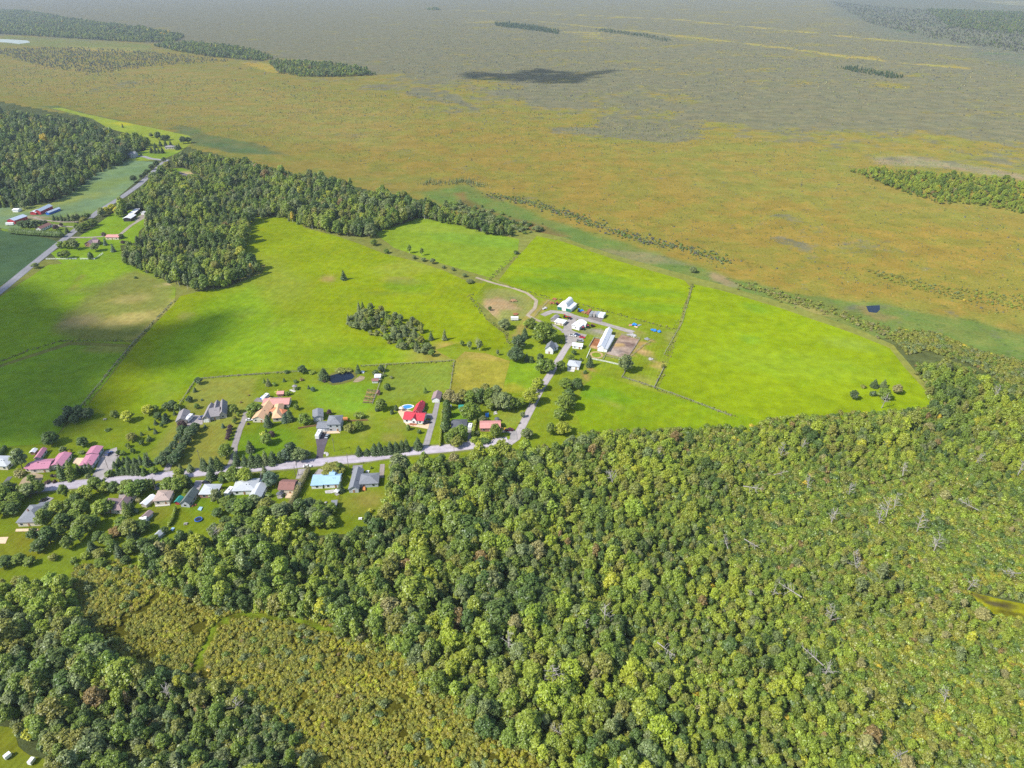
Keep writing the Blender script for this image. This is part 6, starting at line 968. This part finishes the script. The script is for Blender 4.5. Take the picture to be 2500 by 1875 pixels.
one('C', [(640, 665, 'C', 2.2, 2.8, 'bl', 'left of two little blue spruces below the taupe house'), (990, 668, 'C', 2.6, 3.6, 'bl', 'right of two little blue spruces below the taupe house'), (1215, 385, 'B', 5, 6.5, 'md', 'round tree right of the taupe house'), (210, 690, 'B', 5.5, 6, 'pu', 'greyish maroon tree in front of the taupe garage'), (1060, 1240, 'B', 8, 9, 'md', 'leafy tree at the foot of the long drive'), (1520, 1130, 'C', 6, 8.5, 'sp', 'dark conical spruce on the orange house lawn'), (620, 1470, 'C', 5, 8.5, 'sp', 'narrow verge spruce with a pointed top'), (800, 1470, 'C', 7, 9, 'sp', 'left of the broad verge evergreens'), (900, 1455, 'C', 7, 9, 'dk', 'right of the broad verge evergreens'), (1760, 850, 'S', 4.4, 4, 'yl', 'yellow-green round shrub on the orange house lawn'), (1930, 830, 'S', 4.8, 3.8, 'pu', 'maroon round shrub on the orange house lawn'), (1830, 990, 'B', 7, 7.5, 'md', 'leafy tree below the maroon round shrub'), (1820, 760, 'K', 1.3, 2.5, 'sp', 'thin dark evergreen between the round shrubs'), (1860, 640, 'C', 5.5, 9.5, 'sp', 'tall spruce against the orange roofs'), (1600, 390, 'B', 9, 7.5, 'md', 'spreading tree left of the orange roofs'), (1530, 480, 'B', 5, 5, 'lt', 'yellow-green tree left of the orange house corner'), (1460, 605, 'S', 2, 1.4, 'pu', 'small maroon bush at the orange house drive'), (345, 170, 'B', 4, 4.5, 'sp', 'dark round tree by the taupe house back hedge'), (485, 295, 'B', 3.4, 3.6, 'md', 'small round tree behind the taupe house'), (570, 145, 'S', 2, 1.3, 'bl', 'tiny blue bush on the back lawn'), (180, 375, 'C', 3, 4.6, 'bl', 'blue-green spruce behind the taupe garage'), (20, 310, 'B', 6, 6.5, 'sp', 'dark tree at the back hedge corner'), (1330, 190, 'S', 1.8, 1.3, 'rd', 'tiny russet bush on the back lawn'), (1490, 45, 'S', 1.6, 1, 'rd', 'tiny russet bush near the gravel pad')])
many('C', [(1280, 455, 2.6, 3, 'S', 'lt'), (1210, 520, 3, 3.6, 'B', 'ol'), (1210, 595, 2.8, 3.2, 'B', 'md')], 'small green tree at the top of the long drive row', 'drive row green trees'); many('C', [(1135, 700), (1115, 775), (1095, 840), (1085, 905)], 'small maroon tree in the row beside the long drive', 'drive row maroon trees', 'B', 'pu', 3, 3.6)
many('C', [(1265, 1385, 6, 9), (1420, 1395, 6, 9), (1560, 1390, 7, 9), (1680, 1380, 7, 9.5), (1820, 1370, 6, 9, 'C', 'gy'), (1960, 1350, 7, 9), (2110, 1330, 5, 7)], 'evergreen of the verge belt below the orange roofs', 'verge belt below the orange roofs', 'C', 'sp'); many('C', [(770, 1660, 6, 9, 'C', 'sp'), (1230, 1700, 8, 9.5, 'B', 'md'), (1400, 1680, 8, 10, 'B', 'md'), (1130, 1690, 5, 6, 'B', 'lt'), (150, 1650, 6, 8, 'B', 'lt'), (980, 1640, 5, 4.5)], 'tree on the south verge opposite the orange roofs', 'south verge trees', 'B')
one('P', [(1180, 405, 'C', 8.5, 9.5, 'sp', 'big dark evergreen left of the pond'), (855, 312, 'B', 6, 6, 'sp', 'dark round tree on the field fence'), (1690, 312, 'C', 4.6, 7.5, 'sp', 'dark evergreen right of the pond'), (345, 505, 'C', 4.2, 6.5, 'gy', 'grey evergreen on the orange house back lawn'), (435, 508, 'S', 3.2, 2.6, 'md', 'round bush right of the grey evergreen'), (280, 460, 'C', 2.6, 4, 'md', 'slim tree left of the grey evergreen'), (580, 442, 'C', 2.4, 3.4, 'sp', 'little dark spruce on the back lawn'), (745, 455, 'S', 4, 2.2, 'dk', 'low dark bush in the back flower bed'), (840, 425, 'S', 3.4, 1.8, 'rd', 'mauve flowering bush in the back bed'), (945, 548, 'C', 2.2, 3.2, 'sp', 'small spruce above the striped lawn'), (1010, 585, 'B', 3.2, 3.2, 'bl', 'bluish round tree above the striped lawn'), (620, 640, 'S', 4.6, 3, 'md', 'bush behind the red shed'), (500, 625, 'S', 5, 3, 'yl', 'yellow-green bushes beside the red shed'), (760, 565, 'S', 3, 2.4, 'dk', 'dark bush at the garden gazebo'), (760, 865, 'B', 3.6, 4.5, 'md', 'small tree right of the orange roofs'), (890, 1085, 'B', 7.5, 8, 'md', 'round tree between orange and grey roofs'), (965, 1095, 'B', 3.2, 3.4, 'lt', 'little light tree beside the round tree'), (670, 1030, 'C', 6, 9, 'sp', 'dark spruce at the right orange wing'), (590, 1050, 'C', 4.6, 6.5, 'bl', 'bluish spruce at the right orange wing'), (340, 1120, 'C', 5.4, 9, 'sp', 'lower spruce before the orange courtyard'), (1255, 940, 'B', 3.2, 4, 'pu', 'maroon tree behind the two-storey house'), (1710, 965, 'S', 7.5, 3.8, 'md', 'wide oval shrub on the big lawn'), (2030, 880, 'B', 7, 9, 'md', 'tall tree at the vegetable garden corner'), (1970, 885, 'K', 2.6, 3.6, 'sp', 'clipped cone left of the garden corner tree'), (2195, 925, 'K', 2.4, 3.4, 'sp', 'clipped cone right of the garden corner tree'), (1570, 1200, 'B', 6.5, 6, 'ol', 'left of two round trees right of the two-storey house'), (1700, 1160, 'B', 6.5, 6, 'md', 'right of two round trees right of the two-storey house'), (2035, 295, 'B', 4.6, 5.5, 'sp', 'dark tree above the little pond sheds'), (1955, 345, 'B', 4.6, 4.2, 'sp', 'dark bushy tree left of the little pond sheds'), (2120, 565, 'B', 4.2, 5, 'md', 'tree on the mown paddock edge'), (2085, 360, 'S', 2.6, 1.6, 'dk', 'low bush behind the little pond sheds'), (2190, 385, 'S', 3, 1.8, 'gy', 'grey bush on the mown paddock'), (620, 310, 'S', 4.5, 2.2, 'dk', 'low bush along the back field fence'), (1000, 320, 'S', 5, 2.2, 'lt', 'leafy pondside growth left of the big evergreen'), (1100, 345, 'S', 5, 2, 'md', 'bushy growth between fence and big evergreen'), (1180, 455, 'S', 2.8, 1.8, 'pu', 'russet bush at the left pond corner'), (1420, 290, 'S', 9, 2.2, 'ol', 'reedy bank behind the pond'), (1560, 275, 'S', 6, 2, 'ol', 'reedy bank at the far pond corner')])
many('E', [(60, 1320, 6, 8), (160, 1310, 6, 8, 'B', 'bl'), (260, 1270, 7.5, 11), (420, 1310, 7, 9, 'B', 'gy'), (330, 1310, 6, 8), (520, 1250, 5, 6, 'B', 'gy')], 'tree in the verge clump left of the black driveway', 'verge clump by the black driveway', 'B', 'sp'); one('E', [(1060, 1560, 'B', 12, 6.5, 'ol', 'wide olive tree behind the blue-roofed house'), (1180, 1540, 'B', 5, 7, 'md', 'green tree at the right of the wide olive tree'), (1790, 1460, 'S', 1.8, 1.8, 'md', 'tiny tree on the ranch house front lawn')])
many('E', [(1560, 1195), (1710, 1180, 4.6, 5.5), (1860, 1175), (1960, 1165), (2060, 1165), (2160, 1150)], 'dark spruce of the long verge row below the red house', 'verge spruce row', 'C', 'sp', 5.6, 7.5); many('G', [(110, 1290), (220, 1285), (330, 1270), (420, 1260)], 'dark spruce of the long verge row below the red house', 'verge spruce row', 'C', 'sp', 5.8, 7.8)
one('G', [(640, 1230, 'C', 6.5, 8.5, 'sp', 'separate verge spruce at the red house drive'), (215, 490, 'K', 2.6, 4, 'sp', 'clipped cone left of the pool patio'), (130, 562, 'K', 2.2, 3.4, 'sp', 'smaller clipped cone left of the pool patio'), (450, 868, 'K', 2.8, 4, 'md', 'upright bush below the red house patio'), (660, 935, 'S', 3.2, 2.8, 'dk', 'round clipped bush below the red house patio'), (775, 148, 'C', 3.6, 5, 'md', 'small spruce on the mown paddock'), (50, 95, 'B', 4.4, 5, 'sp', 'round tree on the mown paddock left'), (1650, 650, 'B', 12, 11, 'md', 'great maple behind the charcoal roof')])
many('G', [(1190, 480), (1195, 620), (1185, 760), (1165, 880)], 'tall cedar of the row left of the charcoal roof', 'cedar row', 'K', 'dk', 5.0, 8.5); many('G', [(1250, 330, 8, 9, 'B', 'tn'), (1380, 370, 7, 9, 'B', 'tn'), (1500, 350, 8, 10, 'B', 'ol'), (1640, 360, 8, 10), (1760, 330, 8, 10, 'B', 'gy'), (1860, 370, 8, 11, 'B', 'dk'), (2000, 380, 9, 11), (2120, 400, 8, 10, 'B', 'gy'), (2250, 380, 9, 11, 'B', 'md'), (1950, 250, 8, 10, 'B', 'ol'), (2150, 260, 8, 10, 'B', 'gy')], 'tree of the copse below the golden field', 'copse below the golden field', 'B', 'md')
many('H', [(1500, 330, 9, 11, 'B', 'gy'), (1620, 320, 8, 10), (1720, 290, 7, 9), (1820, 260, 6, 8, 'B', 'lt'), (1260, 320, 7, 9), (1380, 330, 8, 10, 'B', 'gy')], 'tree of the copse below the golden field', 'copse below the golden field', 'B', 'md'); many('G', [(1260, 1130, 8, 8), (1490, 1040, 8, 9), (1390, 1200, 6, 7, 'B', 'ol'), (1350, 1080, 7, 8)], 'leafy tree on the front lawn of the charcoal roof', 'charcoal house front trees', 'B', 'md')
one('H', [(1340, 840, 'B', 7, 9, 'md', 'round tree in front of the salmon roof'), (1860, 465, 'B', 3.2, 4.2, 'gy', 'small round tree beside the farm lane'), (1785, 595, 'S', 2.2, 1.8, 'yl', 'tiny yellow bush beside the farm lane'), (1100, 560, 'B', 5, 4.5, 'gy', 'grey bushy tree behind the salmon roof'), (1150, 870, 'S', 9, 2.4, 'br', 'clipped bright shrubbery before the salmon roof'), (1000, 800, 'S', 3, 2.6, 'gy', 'bush at the salmon house corner'), (1130, 950, 'S', 8, 2.6, 'dk', 'dark clipped shrubbery by the road end'), (940, 980, 'B', 5, 5, 'lt', 'light bushy tree at the charcoal house drive'), (1940, 860, 'B', 6, 6.5, 'md', 'green tree at the wood corner by the lane')])
one('M', [(1010, 1070, 'B', 17, 16, 'md', 'huge broad tree towering over the farmhouse'), (760, 800, 'B', 9, 8.5, 'md', 'tree left of the huge broad tree'), (680, 790, 'B', 6, 6, 'lt', 'bush tree at the left of the farm trees'), (520, 1195, 'B', 9.5, 11, 'sp', 'dark blue-green dome tree on the farm lawn edge'), (640, 990, 'C', 6.5, 10, 'sp', 'dark pointed evergreen above the dome trees'), (470, 1440, 'B', 12, 11.5, 'sp', 'largest dark dome tree by the green strip'), (680, 1445, 'C', 4.4, 7, 'sp', 'slim evergreen right of the largest dome'), (770, 1455, 'C', 4.6, 5.2, 'dk', 'squat evergreen beside the slim one'), (250, 815, 'B', 9, 8.5, 'gy', 'grey-green willow on the sandy pasture'), (440, 600, 'S', 4, 2, 'dk', 'dark bush on the sandy pasture'), (-30, 460, 'B', 3, 4, 'dk', 'small tree on the pasture weeds'), (940, 1430, 'B', 5, 6, 'sp', 'dark tree on the farm front lawn'), (1520, 1450, 'B', 6, 6, 'md', 'tree behind the pale hip bungalow'), (1590, 1315, 'B', 3.8, 4, 'dk', 'round tree below the white cottage'), (1720, 1430, 'S', 3, 2.2, 'dk', 'bush right of the pale hip bungalow'), (1890, 1540, 'C', 6.5, 10, 'sp', 'dark spruce before the round sand track'), (1340, 1085, 'S', 4, 3, 'dk', 'bush behind the farmhouse'), (1330, 1620, 'B', 6, 8, 'md', 'tree at the lane beside the pale bungalow')])
one('O', [(990, 1020, 'B', 9.5, 14.5, 'gy', 'tall grey-green tree below the barnyard'), (225, 1040, 'S', 3.6, 2.6, 'dk', 'dark bush on the sand path'), (1745, 930, 'S', 4, 2.6, 'ol', 'bush on the east fence corner')])
many('R5', [(1290, 760, 9, 10, 'B', 'md'), (1340, 760, 9, 10, 'B', 'md'), (1270, 870, 9, 8, 'B', 'br'), (1225, 960, 10, 11, 'B', 'br')], 'leafy tree on the left of the farm lane', 'farm lane trees left'); many('R5', [(1450, 860, 9, 9, 'B', 'md'), (1525, 865, 8, 9, 'B', 'dk'), (1450, 1000, 11, 11, 'B', 'md'), (1410, 1060, 9, 10, 'B', 'md'), (1470, 930, 8, 10, 'B', 'dk'), (1350, 1160, 6, 8, 'B', 'md'), (1430, 1150, 8, 8, 'B', 'br'), (1200, 1180, 6, 7, 'B', 'gy')], None, 'farm lane trees right')
gP = W('R5', [(45, 440), (110, 350), (200, 350), (300, 380), (400, 430), (520, 460), (540, 540), (600, 655), (500, 650), (350, 600), (180, 520), (60, 460)]); X, Y = jgrid(gP, 4.8, 88)
for x, y in zip(X, Y):
    u = rnd.random(); k = ('C' if u < .4 else 'B') if (x < at('R5', 190, 400).x or u < .12) else ('B' if u < .45 else 'S'); kw = {'C': (4.5, 9), 'B': (5.5, 6.5), 'S': (4, 2.6)}[k]
    plant(KD[k], (x, y, 0), kw[0] * rnd.uniform(.8, 1.15), kw[1] * rnd.uniform(.75, 1.2), rnd.choice(['gy', 'gy', 'gy', 'md', 'ol']), {'C': 'dark spire of the island grove in the hay field', 'B': 'grey leafy tree of the island grove in the hay field', 'S': 'bush in the island grove of the hay field'}[k], group='island grove in the hay field')
one('R5', [(668, 545, 'C', 4.4, 10, 'gy', 'tall thin tree standing right of the island grove'), (580, 545, 'C', 4.6, 8, 'sp', 'dark tree at the right tip of the island grove'), (780, 582, 'B', 3.4, 4.5, 'md', 'small tree on the stubble right of the grove'), (830, 605, 'P', 4, 7, 'gy', 'left of two airy grey trees above the golden field'), (895, 612, 'P', 5, 9, 'gy', 'right of two airy grey trees above the golden field'), (1010, 645, 'P', 2.6, 5, 'gy', 'thin grey sapling above the golden field'), (15, 155, 'C', 6.5, 10.5, 'sp', 'lone tall tree in the middle of the hay field')])
one('R6', [(1105, 928, 'B', 5.5, 7, 'sp', 'single tree left of the east field thicket'), (1235, 905, 'S', 5, 4, 'sp', 'bush of the east field thicket'), (1300, 925, 'B', 8.5, 8, 'md', 'largest tree of the east field thicket'), (1385, 892, 'B', 6.5, 7, 'tn', 'brownish tree of the east field thicket'), (1240, 850, 'C', 6, 6.5, 'sp', 'pointed tree of the east field thicket'), (1300, 850, 'C', 5.5, 6.5, 'gy', 'grey pointed tree of the east field thicket'), (1170, 855, 'S', 4, 2.4, 'ol', 'low bush left of the east field thicket'), (68, 108, 'B', 6.5, 6, 'gy', 'round tree at the marsh corner of the east field'), (60, 200, 'S', 4, 2.6, 'ol', 'bush on the paddock corner')])
one('R2', [(1265, 1500, 'B', 9, 7, 'gy', 'pale round willow at the paddock top'), (1130, 1645, 'S', 6, 3.6, 'dk', 'bush on the pasture dividing line')])
edge = [(170, 1490, 9, 9), (60, 1470, 9, 9), (120, 1530, 7, 7), (210, 1590, 6, 6), (290, 1640, 6, 6), (440, 1640, 5, 9, 'P'), (520, 1655, 5, 8, 'P')]; many('R2', edge, 'tree of the wood tail between hay field and pasture', 'wood tail trees', 'B', 'md'); many('R5', [(470, 20, 5, 4), (530, 35, 5, 4.5), (590, 50, 6, 5), (660, 80, 4, 3), (720, 95, 4, 3), (795, 135, 4, 3.6), (830, 175, 6, 4.5)], 'hedgerow bush along the lane into the hay field', 'hedgerow bushes', 'B', 'gy')
many('R4', [(420, 1080, 6, 6), (460, 1060, 8, 9), (520, 1050, 8, 10), (580, 1050, 7, 9), (490, 1085, 6, 7), (390, 1105, 5, 5)], 'near-black tree of the shaded clump in the west field', 'shaded west field clump', 'B', 'sp'); one('R4', [(340, 1215, 'B', 8, 8.5, 'dk', 'dark broad tree at the shaded field edge'), (835, 1070, 'B', 7.5, 7.5, 'yl', 'yellow-green weeping tree on the long lawn'), (965, 1025, 'B', 7, 7, 'yl', 'second yellow-green tree by the field fence'), (1010, 1010, 'B', 5, 5, 'md', 'green tree right of the yellow-green pair'), (1090, 1000, 'B', 6, 6, 'dk', 'dark tree at the fence corner'), (1150, 1000, 'B', 4, 5, 'md', 'tree beside the fence corner tree'), (745, 1045, 'B', 5, 5, 'md', 'small tree by the swing set'), (1070, 1080, 'C', 5, 6, 'sp', 'dark tree above the young rows'), (1030, 1060, 'B', 5, 5.5, 'dk', 'bushy tree above the young rows'), (860, 1200, 'B', 6, 6, 'ol', 'olive tree above the young rows'), (975, 1200, 'S', 4, 3, 'dk', 'bush in the young rows'), (1290, 830, 'B', 5, 5.5, 'sp', 'tree in the back corner of the taupe lot'), (1265, 880, 'C', 3, 4, 'sp', 'small spruce along the back taupe fence'), (1230, 945, 'B', 4, 4, 'sp', 'round tree on the back taupe lawn'), (700, 1130, 'S', 4, 1.4, 'dk', 'flat bush alone on the long lawn'), (530, 1275, 'S', 4, 2, 'md', 'low bush on the lawn above pink garage')])
many('I', [(450, 590, 9, 9), (560, 600, 9, 10), (680, 600, 9, 10), (790, 570, 8, 8), (890, 560, 6, 7)], 'dark tree in the clump behind the brown bungalow', 'clump behind the brown bungalow', 'B', 'sp'); many('I', [(1050, 460, 5, 8), (1120, 465, 5, 8), (1200, 470, 5, 7), (1260, 472, 5, 5), (1340, 470, 5, 9), (1440, 510, 6, 9, 'B', 'gy'), (1520, 490, 6, 9, 'B', 'gy'), (1610, 470, 6, 10), (1690, 440, 7, 9, 'B', 'dk'), (480, 240, 9, 9, 'B', 'gy')], 'tree of the belt behind the west farm drive', 'west farm belt', 'C', 'sp')
many('I', [(1540, 700, 7, 9, 'B', 'gy'), (1620, 650, 9, 10), (1720, 620, 9, 10), (1800, 570, 8, 9), (1490, 640, 5, 6), (1650, 560, 8, 9, 'B', 'ol')], 'tree of the roadside clump across from the west farm', 'west road clump', 'B', 'md')
one('I', [(1300, 700, 'C', 6, 7, 'sp', 'dark evergreen on the brown bungalow lawn'), (1185, 745, 'C', 5.5, 6.5, 'sp', 'evergreen at the windbreak end'), (1090, 645, 'B', 6, 6, 'pu', 'dark maroon tree beside the brown bungalow'), (1190, 580, 'B', 4, 4.4, 'pu', 'small maroon tree by the west farm drive'), (1190, 990, 'B', 7.5, 7, 'md', 'left of three road trees by the brick house'), (1310, 1005, 'B', 7.5, 8.5, 'lt', 'middle of three road trees by the brick house'), (1460, 1020, 'B', 9, 10.5, 'gy', 'right of three road trees by the brick house'), (1290, 1200, 'B', 9.5, 9, 'md', 'round tree above the left white fence'), (1170, 1180, 'B', 5, 6, 'sp', 'small tree left of the round fence tree'), (1760, 1205, 'K', 5.5, 7, 'dk', 'cone tree above the right white fence'), (1860, 1055, 'B', 9, 9, 'gy', 'grey-green tree before the brick house'), (1980, 385, 'B', 9, 11, 'gy', 'lone tree leaning over the west road'), (690, 1385, 'P', 7, 5.5, 'gy', 'airy tree beside the west road'), (935, 245, 'B', 4, 4, 'dk', 'small tree behind the blue shed'), (2060, 330, 'B', 8, 8, 'yl', 'yellow tree by the west road')])
one('J', [(620, 940, 'C', 5, 9, 'bl', 'leaning blue spruce below the pink bungalow'), (770, 1065, 'C', 5.5, 9, 'bl', 'blue spruce with stones at its foot'), (580, 755, 'S', 6, 4, 'pu', 'maroon round tree at the pink bungalow'), (920, 810, 'B', 6, 5, 'dk', 'dark tree right of the pink bungalow'), (960, 900, 'S', 6, 3, 'pu', 'brownish bush on the far lawn'), (870, 340, 'B', 9, 9, 'gd', 'golden tree left of the white pole barn'), (960, 180, 'B', 9, 9, 'yl', 'yellow-leafed tree above the pole barn'), (1420, 1470, 'S', 4, 2.4, 'dk', 'right bush on the weedy field'), (1200, 1580, 'S', 4, 2.4, 'dk', 'left bush on the weedy field')])
many('J', [(990, 380, 7, 9, 'B', 'sp'), (1080, 300, 9, 11, 'B', 'sp'), (1180, 280, 9, 11, 'B', 'dk'), (1290, 270, 9, 11, 'B', 'sp'), (760, 300, 8, 9, 'B', 'yl')], 'dark tree behind the white pole barn', 'trees behind the pole barn')
many('K', [(1480, 490, 11, 12), (1580, 500, 10, 11), (1660, 490, 8, 9)], 'dark dome tree in the far meadow', 'far meadow dome trees', 'B', 'sp'); many('K', [(1960, 560, 11, 13), (2060, 550, 10, 11)], 'tall dark tree at the far wood tip', 'far wood tip trees', 'B', 'sp'); many('K', [(1350, 740), (1420, 745), (1490, 745), (1560, 745), (1420, 640), (1520, 610), (1620, 610), (1720, 620), (1840, 680), (1880, 660)], 'dark tree round the half hidden house', 'trees round the hidden house', 'C', 'sp', 8, 11); one('K', [(1010, 1310, 'B', 9, 10, 'sp', 'single dark tree on the crop field edge'), (790, 250, 'C', 4, 8, 'sp', 'thin spruce in the yellow far meadow'), (1340, 440, 'B', 7, 8, 'gy', 'grey tree left of the meadow domes')]); many('K', [(1270, 1170, 8, 9), (1350, 1060, 8, 9), (1440, 1000, 8, 9), (1150, 1230, 6, 6), (1210, 1200, 6, 7), (1590, 920, 8, 9)], 'tree along the far crop field road', 'far crop field road trees', 'B', 'sp')
many('Q', [(300, 880, 7, 8), (430, 960, 9, 10, 'B', 'dk'), (570, 1000, 9, 10), (700, 960, 9, 10, 'B', 'dk'), (810, 860, 7, 8, 'B', 'gy'), (640, 860, 7, 8)], 'tree of the big clump hiding the light grey house lawn', 'clump below the light grey house', 'B', 'md')
many('Q', [(1060, 980, 8, 9, 'B', 'ol'), (1010, 1150, 8, 9), (1150, 1080, 8, 9), (900, 1110, 6, 7, 'B', 'lt'), (1280, 1080, 7, 9, 'B', 'gy'), (1400, 1000, 6, 8, 'B', 'gy')], 'tree of the clump below the russet roof lawn', 'clump below the russet roof', 'B', 'md')
many('Q', [(1700, 960, 7, 8, 'B', 'dk'), (1880, 880, 8, 8, 'B', 'sp'), (1750, 1120, 6, 10, 'C', 'sp'), (1860, 1080, 6, 10, 'C', 'sp'), (1640, 1240, 7, 8), (1960, 1150, 8, 9, 'B', 'gy'), (2100, 1080, 7, 8), (2050, 1240, 7, 9, 'B', 'md')], 'tree of the clump below the blue roof garden', 'clump below the blue roof', 'B', 'md')
many('Q', [(520, 1300, 8, 8), (650, 1260, 7, 8, 'B', 'dk'), (280, 1230, 6, 6, 'B', 'dk'), (100, 1020, 5, 5, 'B', 'dk'), (420, 1420, 8, 9), (780, 1320, 7, 8), (60, 1420, 7, 8, 'B', 'gy'), (240, 1440, 7, 8, 'B', 'ol'), (900, 1380, 8, 9), (1150, 1340, 8, 9, 'B', 'dk')], 'tree on the ragged wood edge below the lawns', 'ragged wood edge', 'B', 'md')
one('Q', [(90, 760, 'B', 6, 8.5, 'gy', 'grey tree left of the white camper at the light grey house'), (210, 620, 'S', 4, 3, 'lt', 'light bush behind the white camper'), (1120, 440, 'B', 8, 9, 'bl', 'blue-green tree behind the clipped lime hedge'), (1010, 260, 'C', 5, 8, 'gy', 'pale spruce top behind the white car'), (430, 380, 'B', 8, 10, 'md', 'left half of the big road trees by the light grey house'), (640, 390, 'B', 8, 10, 'lt', 'right half of the big road trees by the light grey house'), (170, 370, 'S', 5, 3.6, 'dk', 'dark roadside bush above the camper'), (1085, 640, 'S', 4, 2.6, 'md', 'round bush left of the dark gazebo'), (1230, 380, 'S', 5, 2.4, 'md', 'low bushes behind the russet roof')])
one('F', [(740, 720, 'C', 4.5, 7.5, 'sp', 'spruce between the blue roof and the ranch house'), (460, 990, 'S', 2, 1, 'bl', 'pale bush beside the two boulders')])
many('F', [(400, 1330, 8, 9, 'B', 'gy'), (540, 1380, 6, 7, 'B', 'lt'), (240, 1200, 7, 8), (560, 1120, 5, 6, 'B', 'md'), (330, 1090, 5, 6, 'B', 'md'), (1310, 1100, 3, 2.4, 'S', 'yl'), (1250, 1170, 3, 2.4, 'S', 'yl')], 'tree or bush closing the garden behind the blue roof', 'garden end behind the blue roof', 'B', 'md')
# pond and garden sheds
house('pond_shed', 'little red-roofed shed near the pond', 'P', [(1900, 465, 1985, 463, 3, 1.9, 'gx', .8)], 'white_paint', 'r_brown', 'shed', win=0); house('white_pond_shed', 'little white shed behind the red pond shed', 'P', [(1940, 412, 2020, 410, 3, 1.9, 'shed', .5)], 'white_paint', 'r_white', 'shed', win=0); house('garden_hut', 'tiny brown hut beside the vegetable garden', 'P', [(1972, 650, 2002, 650, 3, 1.9, 'gy', .6)], 'brick', 'r_brown', 'hut', win=0)
# ---------------------------------------------------------------- dead trees and fallen trunks
def deadtree(p, h, lean, az, label, group):
    i = rnd.randrange(4); o = empty('dead_tree', p); o.rotation_euler = (0, lean, az); s = h / 10; o.scale = (s * 1.15, s * 1.15, s); obj('trunk', DEAD[i][0], o); obj('branches', DEAD[i][1], o); return tag(o, label, 'dead tree', group)
g = random.Random(99); zone = W('D', [(1300, 1010), (1900, 960), (2212, 1000), (2212, 1659), (1250, 1659), (1150, 1300)]); k = 0
A = np.array(zone); x0, y0 = A.min(0); x1, y1 = A.max(0)
while k < 34:
    x, y = g.uniform(x0, x1), g.uniform(y0, y1)
    if not inside(np.array([x]), np.array([y]), A)[0]: continue
    fallen = g.random() < .4; p = (x, y, g.uniform(3.5, 6.5) if fallen else 0); h = g.uniform(7, 11) if fallen else g.uniform(10, 15)
    deadtree(p, h, g.uniform(1.15, 1.45) if fallen else g.uniform(-.25, .35), g.uniform(0, 6.28), ('bleached fallen trunk lying %s' if fallen else 'bleached bare snag standing %s') % ('%s the %s right-hand woods' % ('low in' if fallen else 'over', ('far', 'middle', 'near')[int(np.clip((260 - y) / 60 + .5, 0, 2))]) + (' by the swamp' if x > 95 else '')), 'bleached trunks of the right-hand woods'); k += 1
for c, x, y, h, lb in [('R7', 1430, 200, 12, 'grey bare tree behind the trampoline lawn'), ('R7', 1105, 1215, 10, 'white forked dead tree above the lower left woods'), ('R7', 375, 1060, 9, 'white dead branches in the left woods'), ('R7', 150, 640, 8, 'bare grey top in the left woods'), ('R8', 1080, 930, 13, 'grey bare crown in the middle of the woods'), ('R8', 1380, 1130, 14, 'largest bare grey crown below the woods middle'), ('R8', 1420, 1180, 12, 'pinkish bare crown next to the largest one'), ('R6', 2160, 1440, 13, 'big white fallen crown at the right edge'), ('R6', 2010, 960, 14, 'white snag beside the golden right trees'), ('R5', 880, 600, 9, 'leaning bare tree above the golden field'), ('R7', 1540, 1310, 10, 'grey bare tree by the thicket edge'), ('R6', 1290, 985, 12, 'white leaning snag on the east field edge'), ('R9', 1690, 1250, 9, 'white dead saplings in the swamp'), ('R9', 900, 1080, 12, 'leaning white trunks in the lower right woods')]: deadtree(at(c, x, y), h, g.uniform(-.2, .25), g.uniform(0, 6.28), lb, None)
# ---------------------------------------------------------------- clouds that shade the ground, high outside the view
def cloud(shadow, n, seed, alt, rmin, rmax, soft):
    g = np.random.default_rng(seed); A = np.array(shadow); x0, y0 = A.min(0) - soft; x1, y1 = A.max(0) + soft; X = g.uniform(x0, x1, n * 8); Y = g.uniform(y0, y1, n * 8); d = sdist(X, Y, A); w = np.clip(d / (2 * soft) + .45, 0, 1) * (.35 + 1.1 * fbm(X / 45, Y / 45, seed)); k = g.random(len(X)) < w; X, Y = X[k][:n], Y[k][:n]; m = len(X)
    Vv, Fv = ICO1; v = []; f = []; z = alt + g.uniform(0, 60, m) ; r = g.uniform(rmin, rmax, m)
    for i in range(m):
        t = z[i] / to_sun.z; c = np.array([X[i] + to_sun.x * t, Y[i] + to_sun.y * t, z[i]]); b = len(f) and len(v); v += [tuple(c + q * r[i] * np.array([1, 1, .7])) for q in Vv]; f += [tuple(b + j for j in q) for q in Fv]
    o = obj('cloud', mesh('cloud', v, f, 'cloud_white', smooth=True)); return tag(o, kind='structure')
cloud(W('R4', [(-300, 470), (-80, 250), (130, 200), (250, 290), (260, 360), (420, 370), (470, 520), (520, 720), (560, 930), (640, 985), (420, 1110), (-300, 1220)]), 1700, 1, 1900, 6, 12, 13)
cloud(W('R4', [(860, 560), (980, 480), (1250, 470), (1420, 390), (1400, 470), (1260, 620), (1120, 700), (850, 690)]), 320, 2, 1900, 6, 11, 12); cloud(W('R4', [(560, 520), (640, 450), (880, 500), (860, 560), (600, 560)]), 60, 3, 1900, 5, 10, 8)
cloud(W('R2', [(800, 480), (880, 465), (1000, 480), (1150, 480), (1250, 450), (1400, 465), (1560, 480), (1750, 458), (1700, 475), (1560, 510), (1450, 535), (1150, 520), (900, 515)]), 420, 4, 1900, 8, 16, 34)
# ---------------------------------------------------------------- haze
m, nt, out = nodes('haze_air'); pv = N(nt, "ShaderNodeVolumePrincipled", inp={'Color': (.74, .84, 1.0, 1), 'Density': HAZE, 'Anisotropy': .25}); link(nt, pv.outputs[0], out.inputs['Volume'])
hz = MB().box(-30500, -12500, -1, 30500, 30500, 246).obj('haze', 'haze_air'); tag(hz, 'thin blue summer haze filling the air', None, None, 'stuff')
